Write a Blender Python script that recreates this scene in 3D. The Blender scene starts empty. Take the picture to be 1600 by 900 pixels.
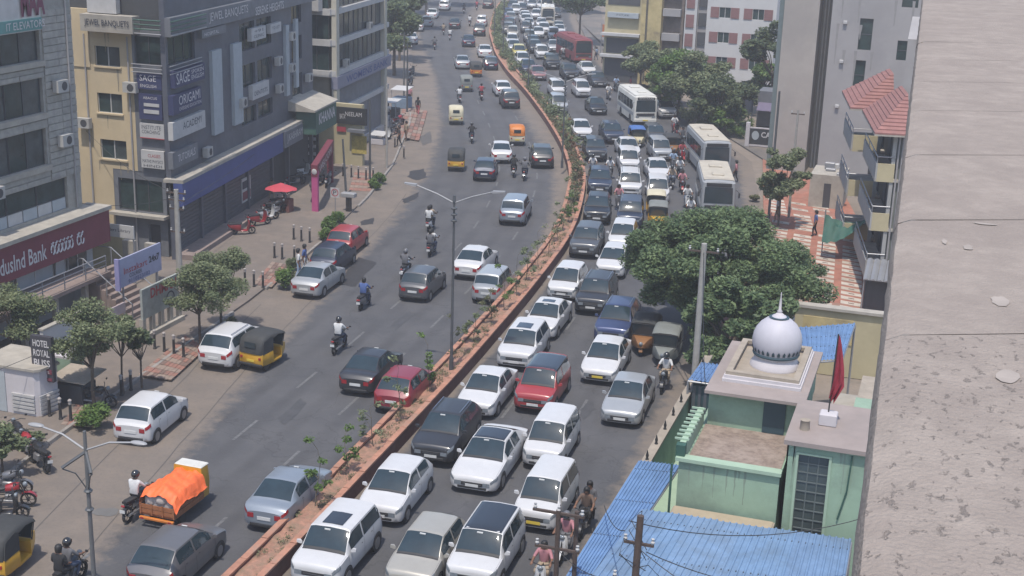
import bpy, bmesh, math, random
import numpy as np
from mathutils import Vector, Matrix
random.seed(7); rng = np.random.default_rng(7)
sc = bpy.context.scene
col = sc.collection
R = math.radians
# ---------------------------------------------------------------- camera
F_PX, TILT, YAW, ROLL, CAM_Z = 2120.0, R(16.8), R(17.9), R(1.8), 22.0
_h = np.array([-math.sin(YAW), math.cos(YAW), 0.0]); _z = np.array([0, 0, 1.0])
FWD = _h*math.cos(TILT) - _z*math.sin(TILT)
_up = _h*math.sin(TILT) + _z*math.cos(TILT); _rt = np.array([math.cos(YAW), math.sin(YAW), 0.0])
RIGHT = _rt*math.cos(ROLL) + _up*math.sin(ROLL); UP = -_rt*math.sin(ROLL) + _up*math.cos(ROLL)
cam = bpy.data.cameras.new('camera'); cam_o = bpy.data.objects.new('camera', cam); col.objects.link(cam_o)
cam.sensor_width = 36; cam.lens = 36*F_PX/1600; cam.clip_start = 0.1; cam.clip_end = 6000
cam_o.matrix_world = Matrix(((RIGHT[0], UP[0], -FWD[0], 0), (RIGHT[1], UP[1], -FWD[1], 0), (RIGHT[2], UP[2], -FWD[2], CAM_Z), (0, 0, 0, 1)))
sc.camera = cam_o
# ---------------------------------------------------------------- sky, sun, exposure
SUN_EL, SH_DIR = R(69), math.atan2(0.99, -0.08)     # shadows fall to +y and a little to +x
w = bpy.data.worlds.new('World'); sc.world = w; w.use_nodes = True
nt = w.node_tree; bgn = nt.nodes['Background']; sky = nt.nodes.new('ShaderNodeTexSky'); sky.sky_type = 'NISHITA'
sky.sun_disc = False; sky.sun_elevation = SUN_EL; sky.dust_density = 1.2; sky.air_density = 1.0
sun_dir = Vector((-math.cos(SH_DIR)*math.cos(SUN_EL), -math.sin(SH_DIR)*math.cos(SUN_EL), math.sin(SUN_EL)))
sky.sun_rotation = math.atan2(sun_dir.x, sun_dir.y)
nt.links.new(sky.outputs[0], bgn.inputs[0]); bgn.inputs[1].default_value = 0.15
sl = bpy.data.lights.new('sun', 'SUN'); sl.energy = 2.75; sl.angle = R(0.6); sl.color = (1.0, 0.94, 0.85)
so = bpy.data.objects.new('sun', sl); col.objects.link(so); so.rotation_euler = sun_dir.to_track_quat('Z', 'Y').to_euler()
sc.view_settings.view_transform = 'Standard'; sc.view_settings.look = 'None'; sc.view_settings.exposure = 0.58; sc.view_settings.gamma = 1.0
sc.view_settings.use_curve_mapping = False
sc.cycles.use_denoising = True; sc.cycles.max_bounces = 5; sc.cycles.diffuse_bounces = 3; sc.cycles.glossy_bounces = 2
sc.cycles.transmission_bounces = 2; sc.cycles.transparent_max_bounces = 6; sc.cycles.volume_bounces = 1; sc.cycles.caustics_reflective = False; sc.cycles.caustics_refractive = False

def at(x, y, z=0.0):
    d = FWD*F_PX + RIGHT*(x-800) - UP*(y-450); t = (z-CAM_Z)/d[2]
    return Vector((d[0]*t, d[1]*t, z))

# ---------------------------------------------------------------- materials
MATS = {}
def mat(name, c, rough=0.7, metal=0.0, var=0.12, scale=2.0, bump=0.0, bscale=30.0, coat=0.0, world=True, c2=None, c2amt=0.5, spec=0.5, trans=0.0):
    """procedural surface: base colour broken up by two noises, optional second colour in patches, optional fine relief"""
    if name in MATS: return MATS[name]
    m = bpy.data.materials.new(name); m.use_nodes = True; n = m.node_tree.nodes; l = m.node_tree.links
    b = n['Principled BSDF']; b.inputs['Roughness'].default_value = rough; b.inputs['Metallic'].default_value = metal
    b.inputs['Coat Weight'].default_value = coat; b.inputs['Coat Roughness'].default_value = 0.12; b.inputs['Specular IOR Level'].default_value = spec
    if world: src = n.new('ShaderNodeNewGeometry').outputs['Position']
    else: src = n.new('ShaderNodeTexCoord').outputs['Object']
    n1 = n.new('ShaderNodeTexNoise'); n1.inputs['Scale'].default_value = scale; n1.inputs['Detail'].default_value = 6; n1.inputs['Roughness'].default_value = 0.65
    l.new(src, n1.inputs['Vector'])
    mr = n.new('ShaderNodeMapRange'); mr.inputs[1].default_value = 0.25; mr.inputs[2].default_value = 0.75
    mr.inputs[3].default_value = 1-var; mr.inputs[4].default_value = 1+var; l.new(n1.outputs['Fac'], mr.inputs[0])
    mul = n.new('ShaderNodeVectorMath'); mul.operation = 'SCALE'; mul.inputs[0].default_value = c[:3]; l.new(mr.outputs[0], mul.inputs['Scale'])
    out = mul.outputs[0]
    if c2 is not None:
        n2 = n.new('ShaderNodeTexNoise'); n2.inputs['Scale'].default_value = scale*0.35; n2.inputs['Detail'].default_value = 8; n2.inputs['Roughness'].default_value = 0.7
        l.new(src, n2.inputs['Vector'])
        r2 = n.new('ShaderNodeMapRange'); r2.inputs[1].default_value = 0.62-0.25*c2amt; r2.inputs[2].default_value = 0.75-0.15*c2amt; r2.clamp = True
        l.new(n2.outputs['Fac'], r2.inputs[0])
        mx = n.new('ShaderNodeMix'); mx.data_type = 'RGBA'; mx.inputs['B'].default_value = (*c2[:3], 1) if False else (c2[0], c2[1], c2[2], 1)
        l.new(r2.outputs[0], mx.inputs['Factor']); l.new(out, mx.inputs[6]); mx.inputs[7].default_value = (c2[0], c2[1], c2[2], 1); out = mx.outputs[2]
    l.new(out, b.inputs['Base Color'])
    if bump > 0:
        n3 = n.new('ShaderNodeTexNoise'); n3.inputs['Scale'].default_value = bscale; n3.inputs['Detail'].default_value = 4; l.new(src, n3.inputs['Vector'])
        bp = n.new('ShaderNodeBump'); bp.inputs['Strength'].default_value = bump; bp.inputs['Distance'].default_value = 0.05; l.new(n3.outputs['Fac'], bp.inputs['Height']); l.new(bp.outputs[0], b.inputs['Normal'])
    MATS[name] = m
    return m

def leaf_mat(name, c, c2):
    m = bpy.data.materials.new(name); m.use_nodes = True; n = m.node_tree.nodes; l = m.node_tree.links
    b = n['Principled BSDF']; b.inputs['Roughness'].default_value = 0.55; b.inputs['Specular IOR Level'].default_value = 0.3
    g = n.new('ShaderNodeNewGeometry'); nz = n.new('ShaderNodeTexNoise'); nz.inputs['Scale'].default_value = 1.1; nz.inputs['Detail'].default_value = 5
    l.new(g.outputs['Position'], nz.inputs['Vector'])
    ad = n.new('ShaderNodeMath'); ad.operation = 'ADD'; l.new(nz.outputs['Fac'], ad.inputs[0])
    rr = n.new('ShaderNodeMapRange'); rr.inputs[3].default_value = -0.22; rr.inputs[4].default_value = 0.22; l.new(g.outputs['Random Per Island'], rr.inputs[0]); l.new(rr.outputs[0], ad.inputs[1])
    mx = n.new('ShaderNodeMix'); mx.data_type = 'RGBA'; r2 = n.new('ShaderNodeMapRange'); r2.inputs[1].default_value = 0.3; r2.inputs[2].default_value = 0.72; l.new(ad.outputs[0], r2.inputs[0])
    l.new(r2.outputs[0], mx.inputs['Factor']); mx.inputs[6].default_value = (*c, 1); mx.inputs[7].default_value = (*c2, 1)
    l.new(mx.outputs[2], b.inputs['Base Color'])
    t = n.new('ShaderNodeBsdfTranslucent'); l.new(mx.outputs[2], t.inputs['Color']); ms = n.new('ShaderNodeMixShader'); ms.inputs[0].default_value = 0.3
    l.new(b.outputs[0], ms.inputs[1]); l.new(t.outputs[0], ms.inputs[2]); l.new(ms.outputs[0], n['Material Output'].inputs['Surface'])
    return m

def glass(name, c=(0.03, 0.04, 0.045), rough=0.12, var=0.25, world=True):
    return mat(name, c, rough=rough, var=var, scale=1.5, spec=0.6, world=world)

# ---------------------------------------------------------------- mesh helpers
class MB:
    def __init__(s): s.v = []; s.f = []; s.m = []
    def add(s, vs, fs, mi=0):
        k = len(s.v); s.v += [tuple(p) for p in vs]; s.f += [tuple(i+k for i in f) for f in fs]; s.m += [mi]*len(fs); return s
    def hexa(s, p, mi=0):   # 8 corners: bottom 4 ccw, top 4 ccw
        return s.add(p, [(3,2,1,0),(4,5,6,7),(0,1,5,4),(1,2,6,5),(2,3,7,6),(3,0,4,7)], mi)
    def box(s, x0, x1, y0, y1, z0, z1, mi=0):
        return s.hexa([(x0,y0,z0),(x1,y0,z0),(x1,y1,z0),(x0,y1,z0),(x0,y0,z1),(x1,y0,z1),(x1,y1,z1),(x0,y1,z1)], mi)
    def rbox(s, x0, x1, y0, y1, z0, z1, b=0.03, mi=0):   # chamfered box
        P = []
        for z, i in ((z0, b), (z0+b, 0), (z1-b, 0), (z1, b)):
            a0, a1, c0, c1 = x0+i, x1-i, y0+i, y1-i; c = b*0.8
            P.append([(a0+c,c0,z),(a1-c,c0,z),(a1,c0+c,z),(a1,c1-c,z),(a1-c,c1,z),(a0+c,c1,z),(a0,c1-c,z),(a0,c0+c,z)])
        return s.loft(P, True, True, True, mi)
    def loft(s, rings, closed=True, cap0=True, cap1=True, mi=0):
        n = len(rings[0]); vs = [p for r in rings for p in r]; fs = []
        for i in range(len(rings)-1):
            for j in range(n if closed else n-1):
                a = i*n+j; b = i*n+(j+1) % n; fs.append((a, b, b+n, a+n))
        if cap0: fs.append(tuple(range(n-1, -1, -1)))
        if cap1: fs.append(tuple((len(rings)-1)*n+j for j in range(n)))
        return s.add(vs, fs, mi)
    def tube(s, p0, p1, r0, r1=None, n=8, mi=0, caps=True):
        r1 = r0 if r1 is None else r1; p0 = Vector(p0); p1 = Vector(p1); d = (p1-p0).normalized()
        a = d.orthogonal().normalized(); b = d.cross(a); rg = []
        for p, r in ((p0, r0), (p1, r1)):
            rg.append([p+a*(r*math.cos(2*math.pi*k/n))+b*(r*math.sin(2*math.pi*k/n)) for k in range(n)])
        return s.loft(rg, True, caps, caps, mi)
    def path(s, pts, r, n=6, mi=0):
        pts = [Vector(p) for p in pts]; rg = []
        for i, p in enumerate(pts):
            d = (pts[min(i+1, len(pts)-1)]-pts[max(i-1, 0)]).normalized(); a = Vector((0, 0, 1)).cross(d)
            a = Vector((1, 0, 0)) if a.length < 1e-3 else a.normalized(); b = d.cross(a); rr = r[i] if isinstance(r, (list, tuple)) else r
            rg.append([p+a*(rr*math.cos(2*math.pi*k/n))+b*(rr*math.sin(2*math.pi*k/n)) for k in range(n)])
        return s.loft(rg, True, True, True, mi)
    def lathe(s, prof, c=(0, 0, 0), n=20, mi=0):   # profile (r, z) bottom to top about z
        rg = [[(c[0]+r*math.cos(2*math.pi*k/n), c[1]+r*math.sin(2*math.pi*k/n), c[2]+z) for k in range(n)] for r, z in prof]
        return s.loft(rg, True, True, True, mi)
    def ball(s, c, rx, ry, rz, n=10, m=7, mi=0):
        prof = [(max(0.02, math.sin(math.pi*i/m)), -math.cos(math.pi*i/m)) for i in range(m+1)]
        rg = [[(c[0]+rx*r*math.cos(2*math.pi*k/n), c[1]+ry*r*math.sin(2*math.pi*k/n), c[2]+rz*z) for k in range(n)] for r, z in prof]
        return s.loft(rg, True, True, True, mi)
    def quad(s, a, b, c, d, mi=0): return s.add([a, b, c, d], [(0, 1, 2, 3)], mi)
    def poly(s, pts, z0, z1, mi=0):   # extruded polygon
        n = len(pts); return s.loft([[(x, y, z0) for x, y in pts], [(x, y, z1) for x, y in pts]], True, True, True, mi)
    def mesh(s, name, smooth=None, off=(0, 0, 0)):
        me = bpy.data.meshes.new(name); o = off
        me.from_pydata([(p[0]-o[0], p[1]-o[1], p[2]-o[2]) for p in s.v], [], s.f)
        if any(s.m): me.polygons.foreach_set('material_index', s.m)
        if smooth is not None:
            me.polygons.foreach_set('use_smooth', [True]*len(me.polygons))
            me.set_sharp_from_angle(angle=R(smooth))
        me.update(); return me
def setmats(me, mats):
    for m in (mats if isinstance(mats, (list, tuple)) else [mats]): me.materials.append(m)
    return me
def link(name, me, parent=None):
    o = bpy.data.objects.new(name, me); col.objects.link(o)
    if parent is not None: o.parent = parent
    return o
def root_of(o):
    while o.parent is not None: o = o.parent
    return o
def part(name, mb, mats, parent, smooth=None):
    """part whose mesh was laid out in world coordinates; parent chain has no rotation"""
    r = root_of(parent); me = setmats(mb.mesh(name, smooth, r.location), mats); return link(name, me, parent)
def tag(o, label, cat, group=None, kind=None):
    if label: o['label'] = label
    if cat: o['category'] = cat
    if group: o['group'] = group
    if kind: o['kind'] = kind
    return o
def thing(name, label, cat, loc, group=None):
    o = bpy.data.objects.new(name, None); col.objects.link(o); o.location = loc; o.empty_display_size = 0.3
    return tag(o, label, cat, group)
def struct(name, mb, mats, smooth=None, kind='structure'):
    o = link(name, setmats(mb.mesh(name, smooth), mats)); o['kind'] = kind; return o
def solo(name, mb, mats, label, cat, group=None, smooth=None):
    xs = np.array(mb.v); base = (float(xs[:, 0].mean()), float(xs[:, 1].mean()), float(xs[:, 2].min()))
    o = link(name, setmats(mb.mesh(name, smooth, base), mats)); o.location = base; return tag(o, label, cat, group)

_txt = {}
def text_mesh(s, bold=0.0):
    if (s, bold) in _txt: return _txt[(s, bold)]
    cu = bpy.data.curves.new('t', 'FONT'); cu.body = s; cu.resolution_u = 2; cu.offset = bold
    o = bpy.data.objects.new('t', cu); col.objects.link(o); dg = bpy.context.evaluated_depsgraph_get()
    me = bpy.data.meshes.new_from_object(o.evaluated_get(dg)); bpy.data.objects.remove(o)
    v = np.empty(len(me.vertices)*3); me.vertices.foreach_get('co', v); v = v.reshape(-1, 3)
    fs = [tuple(p.vertices) for p in me.polygons]; _txt[(s, bold)] = (v, fs); return v, fs

class Fr:
    """a facade frame: u runs along the wall from P0 towards P1, d is distance out of the wall, z is up"""
    def __init__(s, P0, P1, flip=False):
        s.o = np.array(P0, float); d = np.array(P1, float)-s.o; s.len = float(np.linalg.norm(d)); s.u = d/s.len
        s.n = np.array([s.u[1], -s.u[0]])*(-1 if flip else 1)
    def P(s, u, z, d=0.0):
        q = s.o+s.u*u+s.n*d; return (q[0], q[1], z)
    def box(s, mb, u0, u1, z0, z1, d0, d1, mi=0):
        P = s.P; return mb.hexa([P(u0,z0,d0),P(u1,z0,d0),P(u1,z0,d1),P(u0,z0,d1),P(u0,z1,d0),P(u1,z1,d0),P(u1,z1,d1),P(u0,z1,d1)], mi)
    def px(s, x, y):
        d = FWD*F_PX + RIGHT*(x-800) - UP*(y-450); t = (s.n@s.o)/(s.n@d[:2]); q = d*t
        return float((q[:2]-s.o)@s.u), float(q[2]+CAM_Z)
    def text(s, string, u0, u1, z0, z1, d, m, parent, name='lettering', bold=0.0, mirror=None):
        v, fs = text_mesh(string, bold); lo = v.min(0); hi = v.max(0); mb = MB()
        right = np.cross([s.n[0], s.n[1], 0], [0, 0, 1]); flip = (right[:2]@s.u) > 0     # reading direction seen from outside
        pts = []
        for p in v:
            a = (p[0]-lo[0])/(hi[0]-lo[0]+1e-9); b = (p[1]-lo[1])/(hi[1]-lo[1]+1e-9)
            uu = u1-(u1-u0)*a if flip else u0+(u1-u0)*a
            pts.append(s.P(uu, z0+(z1-z0)*b, d))
        mb.add(pts, fs); return part(name, mb, m, parent)
    def wall(s, mb, u0, u1, z0, z1, openings, depth=0.25, d=0.0, mi=0):
        """wall skin with real openings and reveals"""
        us = sorted({u0, u1, *[q for o in openings for q in o[:2]]}); zs = sorted({z0, z1, *[q for o in openings for q in o[2:4]]})
        us = [q for q in us if u0 <= q <= u1]; zs = [q for q in zs if z0 <= q <= z1]; P = s.P
        for i in range(len(us)-1):
            for j in range(len(zs)-1):
                a, b, c, e = us[i], us[i+1], zs[j], zs[j+1]; mu, mz = (a+b)/2, (c+e)/2
                if any(o[0] < mu < o[1] and o[2] < mz < o[3] for o in openings): continue
                mb.quad(P(a,c,d), P(b,c,d), P(b,e,d), P(a,e,d), mi)
        for (a, b, c, e) in [tuple(o[:4]) for o in openings]+[(u0, u1, z0, z1)]:
            a, b, c, e = max(a, u0), min(b, u1), max(c, z0), min(e, z1)
            for q in ((P(a,c,d), P(a,e,d), P(a,e,d-depth), P(a,c,d-depth)), (P(b,c,d), P(b,e,d), P(b,e,d-depth), P(b,c,d-depth)),
                      (P(a,c,d), P(b,c,d), P(b,c,d-depth), P(a,c,d-depth)), (P(a,e,d), P(b,e,d), P(b,e,d-depth), P(a,e,d-depth))): mb.quad(*q, mi)
    def window(s, root, u0, u1, z0, z1, fm, gm, d=-0.12, nu=2, nz=1, fw=0.06, sill=None, name='window'):
        mb = MB()
        for k in range(nu+1):
            u = u0+(u1-u0)*k/nu; s.box(mb, max(u0, u-fw/2), min(u1, u+fw/2), z0, z1, d-0.03, d+0.04)
        for k in range(nz+1):
            z = z0+(z1-z0)*k/nz; s.box(mb, u0+0.002, u1-0.002, max(z0, z-fw/2), min(z1, z+fw/2), d-0.025, d+0.035)
        wdw = part(name, mb, fm, root)
        for i in range(nu):
            for k in range(nz):
                g = MB(); s.box(g, u0+(u1-u0)*i/nu+fw/2, u0+(u1-u0)*(i+1)/nu-fw/2, z0+(z1-z0)*k/nz+fw/2, z0+(z1-z0)*(k+1)/nz-fw/2, d-0.012, d+0.006)
                part('pane', g, gm[(i+k) % len(gm)] if isinstance(gm, list) else gm, wdw)
        if sill:
            sb = MB(); s.box(sb, u0-0.08, u1+0.08, z0-0.09, z0-0.002, -0.1, 0.1); part('sill', sb, sill, wdw)
        return wdw
ORD = ['first','second','third','fourth','fifth','sixth','seventh','eighth','ninth','tenth','eleventh','twelfth','thirteenth','fourteenth','fifteenth','sixteenth','seventeenth','eighteenth','nineteenth','twentieth','twenty-first','twenty-second','twenty-third','twenty-fourth','twenty-fifth','twenty-sixth','twenty-seventh','twenty-eighth','twenty-ninth','thirtieth']
# ================================================================ the setting: ground, road, median, pavements
MED = [(-40,-18.9),(0,-19.1),(20,-19.4),(35,-19.6),(44.5,-20.0),(55,-20.5),(68,-21.4),(80,-22.6),(89,-24.4),(99,-26.9),(110,-30.9),(122,-36),(137,-42.8),(150,-49.2),(165,-55.9),(189,-65.2),(210,-72),(230,-78),(250,-83),(300,-96),(420,-126)]
_my = np.array([m[0] for m in MED], float); _mx = np.array([m[1] for m in MED], float)
_fy = np.arange(-40, 420, 1.0); _fx = np.interp(_fy, _my, _mx)
_k = np.ones(9)/9; _fx = np.concatenate([_fx[:4], np.convolve(_fx, _k, 'valid'), _fx[-4:]])
def med(y): return float(np.interp(y, _fy, _fx))
def tang(y): return math.atan2(4.0, med(y+2)-med(y-2))       # heading of the road, away from the camera
def off(y, d, z=0.0):                                       # point at signed distance d right of the median's middle line
    a = tang(y); return (med(y)+d*math.sin(a), y-d*math.cos(a), z)
def interp_line(pts, y): return float(np.interp(y, [p[1] for p in pts], [p[0] for p in pts]))

m_ground = mat('dry_dust_ground', (0.20, 0.165, 0.135), 0.95, var=0.2, scale=0.6, bump=0.3, bscale=8, c2=(0.13, 0.115, 0.10))
m_asphalt = mat('worn_asphalt', (0.066, 0.066, 0.070), 0.85, var=0.2, scale=0.5, bump=0.25, bscale=60, c2=(0.085, 0.082, 0.082), c2amt=0.8, spec=0.3)
m_dust = mat('dusty_shoulder', (0.155, 0.138, 0.122), 0.95, var=0.18, scale=0.45, bump=0.25, bscale=40, c2=(0.118, 0.110, 0.102), c2amt=0.9)
m_dust_r = mat('sandy_road_edge', (0.165, 0.140, 0.118), 0.95, var=0.22, scale=0.7, bump=0.3, bscale=20, c2=(0.105, 0.098, 0.092), c2amt=0.9)
m_pave = mat('grey_pavement', (0.178, 0.145, 0.120), 0.9, var=0.2, scale=1.2, bump=0.2, bscale=30, c2=(0.140, 0.118, 0.102), c2amt=.9)
m_kerb = mat('kerb_concrete', (0.24, 0.22, 0.20), 0.9, var=0.25, scale=3, bump=0.2)
m_paint = mat('worn_road_paint', (0.112, 0.112, 0.113), 0.8, var=0.5, scale=6)
m_dark_patch = mat('dark_road_patch', (0.032, 0.030, 0.031), 0.75, var=0.25, scale=2)
m_terra = mat('terracotta_paint', (0.36, 0.175, 0.115), 0.85, var=0.3, scale=2.5, bump=0.2, c2=(0.30, 0.19, 0.14))
m_soil = mat('red_soil', (0.35, 0.18, 0.125), 0.95, var=0.4, scale=5, bump=0.6, bscale=25, c2=(0.22, 0.15, 0.10), c2amt=0.9)
m_maroonw = mat('maroon_kerb_paint', (0.12, 0.050, 0.042), 0.85, var=0.3, scale=2, c2=(0.16, 0.09, 0.07))

g = MB(); g.quad((-2500, -400, -0.03), (2500, -400, -0.03), (2500, 4000, -0.03), (-2500, 4000, -0.03)); struct('ground', g, m_ground)

LEFT_ASPH = [(-22.6,10),(-23.6,24),(-24.9,33),(-27.1,43.3),(-29.3,53.7),(-31.4,65.3),(-34.6,81.7),(-38,95.9),(-44.2,114.6),(-56.8,145),(-69.6,172.6),(-83.3,203.8),(-100,250),(-112,300)]
KERB_L = [(-29.5,0),(-30.5,28),(-32.6,42),(-33.6,52),(-34.5,62),(-36.4,74),(-38.8,86),(-41.6,97),(-47.6,115),(-62.5,152),(-85,205),(-101,250),(-116,300)]
RIGHT_E = [(-9.7,0),(-10.2,39),(-10.2,44.6),(-10.4,51),(-10.7,60),(-11.2,75),(-12.6,92),(-16.5,112),(-25.5,132),(-33.4,147.3),(-39,156),(-50.6,185),(-62,219),(-72,255),(-85,300)]
yy = np.arange(-10, 300, 0.5)
jl = np.convolve(rng.normal(0, 1.3, len(yy)+8), np.ones(9)/9, 'valid')+np.convolve(rng.normal(0, 0.2, len(yy)+2), np.ones(3)/3, 'valid'); jr = np.convolve(rng.normal(0, 1.0, len(yy)+8), np.ones(9)/9, 'valid')
def road_material():
    """asphalt under a layer of blown dust; how much dust lies where is a painted mask on the road mesh, broken up by noise"""
    m = bpy.data.materials.new('dusty_asphalt'); m.use_nodes = True; n = m.node_tree.nodes; l = m.node_tree.links; b_ = n['Principled BSDF']; b_.inputs['Roughness'].default_value = .88; b_.inputs['Specular IOR Level'].default_value = .3
    g_ = n.new('ShaderNodeNewGeometry')
    def noise(s, d=8, r=.65):
        t = n.new('ShaderNodeTexNoise'); t.inputs['Scale'].default_value = s; t.inputs['Detail'].default_value = d; t.inputs['Roughness'].default_value = r; l.new(g_.outputs['Position'], t.inputs['Vector']); return t.outputs['Fac']
    def mrange(src, a0, a1, b0, b1):
        t = n.new('ShaderNodeMapRange'); t.inputs[1].default_value = a0; t.inputs[2].default_value = a1; t.inputs[3].default_value = b0; t.inputs[4].default_value = b1; l.new(src, t.inputs[0]); return t.outputs[0]
    def mix(f, c1, c2):
        t = n.new('ShaderNodeMix'); t.data_type = 'RGBA'; l.new(f, t.inputs['Factor'])
        for i, c in ((6, c1), (7, c2)):
            if isinstance(c, tuple): t.inputs[i].default_value = (*c, 1)
            else: l.new(c, t.inputs[i])
        return t.outputs[2]
    asph = mix(mrange(noise(.35), .35, .65, 0, 1), (.068, .069, .075), (.092, .091, .095)); asph = mix(mrange(noise(9, 4), .45, .75, 0, .5), asph, (.105, .103, .104))
    la_ = n.new('ShaderNodeAttribute'); la_.attribute_name = 'lane'; sn = n.new('ShaderNodeMath'); sn.operation = 'MULTIPLY'; l.new(la_.outputs['Fac'], sn.inputs[0]); sn.inputs[1].default_value = 2*math.pi/1.55; si = n.new('ShaderNodeMath'); si.operation = 'SINE'; l.new(sn.outputs[0], si.inputs[0])
    ml_ = n.new('ShaderNodeMath'); ml_.operation = 'MULTIPLY'; l.new(mrange(si.outputs[0], -.2, 1, 0, 1), ml_.inputs[0]); l.new(mrange(noise(.25, 5), .35, .7, 0, .7), ml_.inputs[1]); asph = mix(ml_.outputs[0], asph, (.052, .052, .056))
    vo = n.new('ShaderNodeTexVoronoi'); vo.feature = 'DISTANCE_TO_EDGE'; vo.inputs['Scale'].default_value = .22; vo.inputs['Randomness'].default_value = 1; dn = n.new('ShaderNodeVectorMath'); dn.operation = 'ADD'; l.new(g_.outputs['Position'], dn.inputs[0]); nv = n.new('ShaderNodeTexNoise'); nv.inputs['Scale'].default_value = .8; nv.inputs['Detail'].default_value = 6; l.new(g_.outputs['Position'], nv.inputs['Vector']); sc_ = n.new('ShaderNodeVectorMath'); sc_.operation = 'SCALE'; sc_.inputs['Scale'].default_value = 2.2; l.new(nv.outputs['Color'], sc_.inputs[0]); l.new(sc_.outputs[0], dn.inputs[1]); l.new(dn.outputs[0], vo.inputs['Vector'])
    asph = mix(mrange(vo.outputs['Distance'], .0, .010, .38, 0), asph, (.035, .035, .037))
    dust = mix(mrange(noise(.5), .35, .68, 0, 1), (.190, .157, .130), (.142, .122, .106)); dust = mix(mrange(noise(6, 5), .5, .8, 0, .6), dust, (.10, .092, .085))
    at_ = n.new('ShaderNodeAttribute'); at_.attribute_name = 'dust'
    ad = n.new('ShaderNodeMath'); ad.operation = 'ADD'; l.new(at_.outputs['Fac'], ad.inputs[0]); l.new(mrange(noise(1.1, 9, .7), .25, .75, -.38, .38), ad.inputs[1])
    l.new(mix(mrange(ad.outputs[0], .30, .72, 0, 1), asph, dust), b_.inputs['Base Color'])
    bp = n.new('ShaderNodeBump'); bp.inputs['Strength'].default_value = .25; bp.inputs['Distance'].default_value = .03; l.new(noise(45, 3), bp.inputs['Height']); l.new(bp.outputs[0], b_.inputs['Normal'])
    return m
NC = 56; ry = np.concatenate([np.arange(-10, 130, 1.0), np.arange(130, 300, 2.0)]); vs = []; dv = []; ln = []
for y in ry:
    xl, xr = interp_line(KERB_L, y)-.1, interp_line(RIGHT_E, y)+.95; la, re = interp_line(LEFT_ASPH, y), interp_line(RIGHT_E, y)-.35
    for x in np.linspace(xl, xr, NC):
        vs.append((x, y, 0.0)); mdist = (x-med(y))*math.sin(tang(y)); v = max((la+.9-x)/1.8, (x-re+.5)/1.2, 1.15-(abs(mdist)-.6)/(.5+(.035*max(0, y-60) if mdist < 0 else 0)), 0); dv.append(min(1.0, max(0.0, v))); ln.append(mdist)
fs = [(i*NC+j, i*NC+j+1, (i+1)*NC+j+1, (i+1)*NC+j) for i in range(len(ry)-1) for j in range(NC-1)]
me = bpy.data.meshes.new('road'); me.from_pydata(vs, [], fs); me.attributes.new('dust', 'FLOAT', 'POINT').data.foreach_set('value', dv); me.attributes.new('lane', 'FLOAT', 'POINT').data.foreach_set('value', ln); me.update(); me.materials.append(road_material()); road = link('road', me); road['kind'] = 'structure'
# lane dashes: worn white paint, each dash a piece of the road
def dash(y, d, L=2.2, wd=0.13):
    mb = MB(); n = 3
    for i in range(n):
        a, b = y+L*i/n, y+L*(i+1)/n
        mb.quad(off(a, d-wd/2, .008), off(a, d+wd/2, .008), off(b, d+wd/2, .008), off(b, d-wd/2, .008))
    o = link('lane_dash', setmats(mb.mesh('lane_dash'), m_paint), road); return o
for y in np.arange(24, 130, 6.2):
    dash(y, -3.05); dash(y+2.3, -6.0)
for y in np.arange(26, 100, 6.2):
    dash(y, 3.55); dash(y+1.5, 6.55, 1.8)
# dark patches and wet patches on the road
def patch(pts, z=0.012, m=m_dark_patch, name='road_patch'):
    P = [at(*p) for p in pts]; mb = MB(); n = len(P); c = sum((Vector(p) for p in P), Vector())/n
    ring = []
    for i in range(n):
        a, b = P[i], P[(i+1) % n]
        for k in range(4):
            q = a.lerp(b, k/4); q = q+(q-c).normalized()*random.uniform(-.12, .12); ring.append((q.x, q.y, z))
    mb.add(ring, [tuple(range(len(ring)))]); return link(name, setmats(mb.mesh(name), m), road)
patch([(526,445),(560,402),(590,410),(555,448)]); patch([(640,268),(662,264),(668,278),(650,282),(636,276)]); patch([(628,312),(655,300),(652,310),(632,318)])  # large dark-coloured blob beside the parked cars, then smaller dark patches
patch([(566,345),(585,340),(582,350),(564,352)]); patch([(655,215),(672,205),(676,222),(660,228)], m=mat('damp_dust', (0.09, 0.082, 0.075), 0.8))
for pts in ([(700,655),(722,640),(735,650),(712,668)], [(432,655),(470,622),(480,630),(445,664)], [(610,510),(640,486),(648,492),(618,517)], [(760,300),(775,290),(782,296),(768,306)], [(905,640),(925,625),(932,640),(912,655)]): patch(pts, z=.010, m=mat('old_asphalt_repair', (.058, .058, .062), .8, var=.2))
m_lpatch = mat('pale_concrete_patch', (0.125, 0.12, 0.115), 0.9)
patch([(140,800),(160,793),(182,797),(178,807),(150,808)], m=m_lpatch)
# cracks on the shoulder: thin dark seams along the concrete strips
m_seam = mat('dark_seam', (0.085, 0.078, 0.072), 0.9)
for da, y0, y1 in ((3.0, 28, 62), (0.6, 24, 90)):
    mb = MB(); prev = None
    for y in np.arange(y0, y1, 1.5):
        x = interp_line(LEFT_ASPH, y)-da*(1 if da > 1 else 1)+random.uniform(-.04, .04)
        if prev: mb.quad((prev[0]-.018, prev[1], .0085), (prev[0]+.018, prev[1], .0085), (x+.018, y, .0085), (x-.018, y, .0085))
        prev = (x, y)
    link('road_seam', setmats(mb.mesh('road_seam'), m_seam), road)

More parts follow.
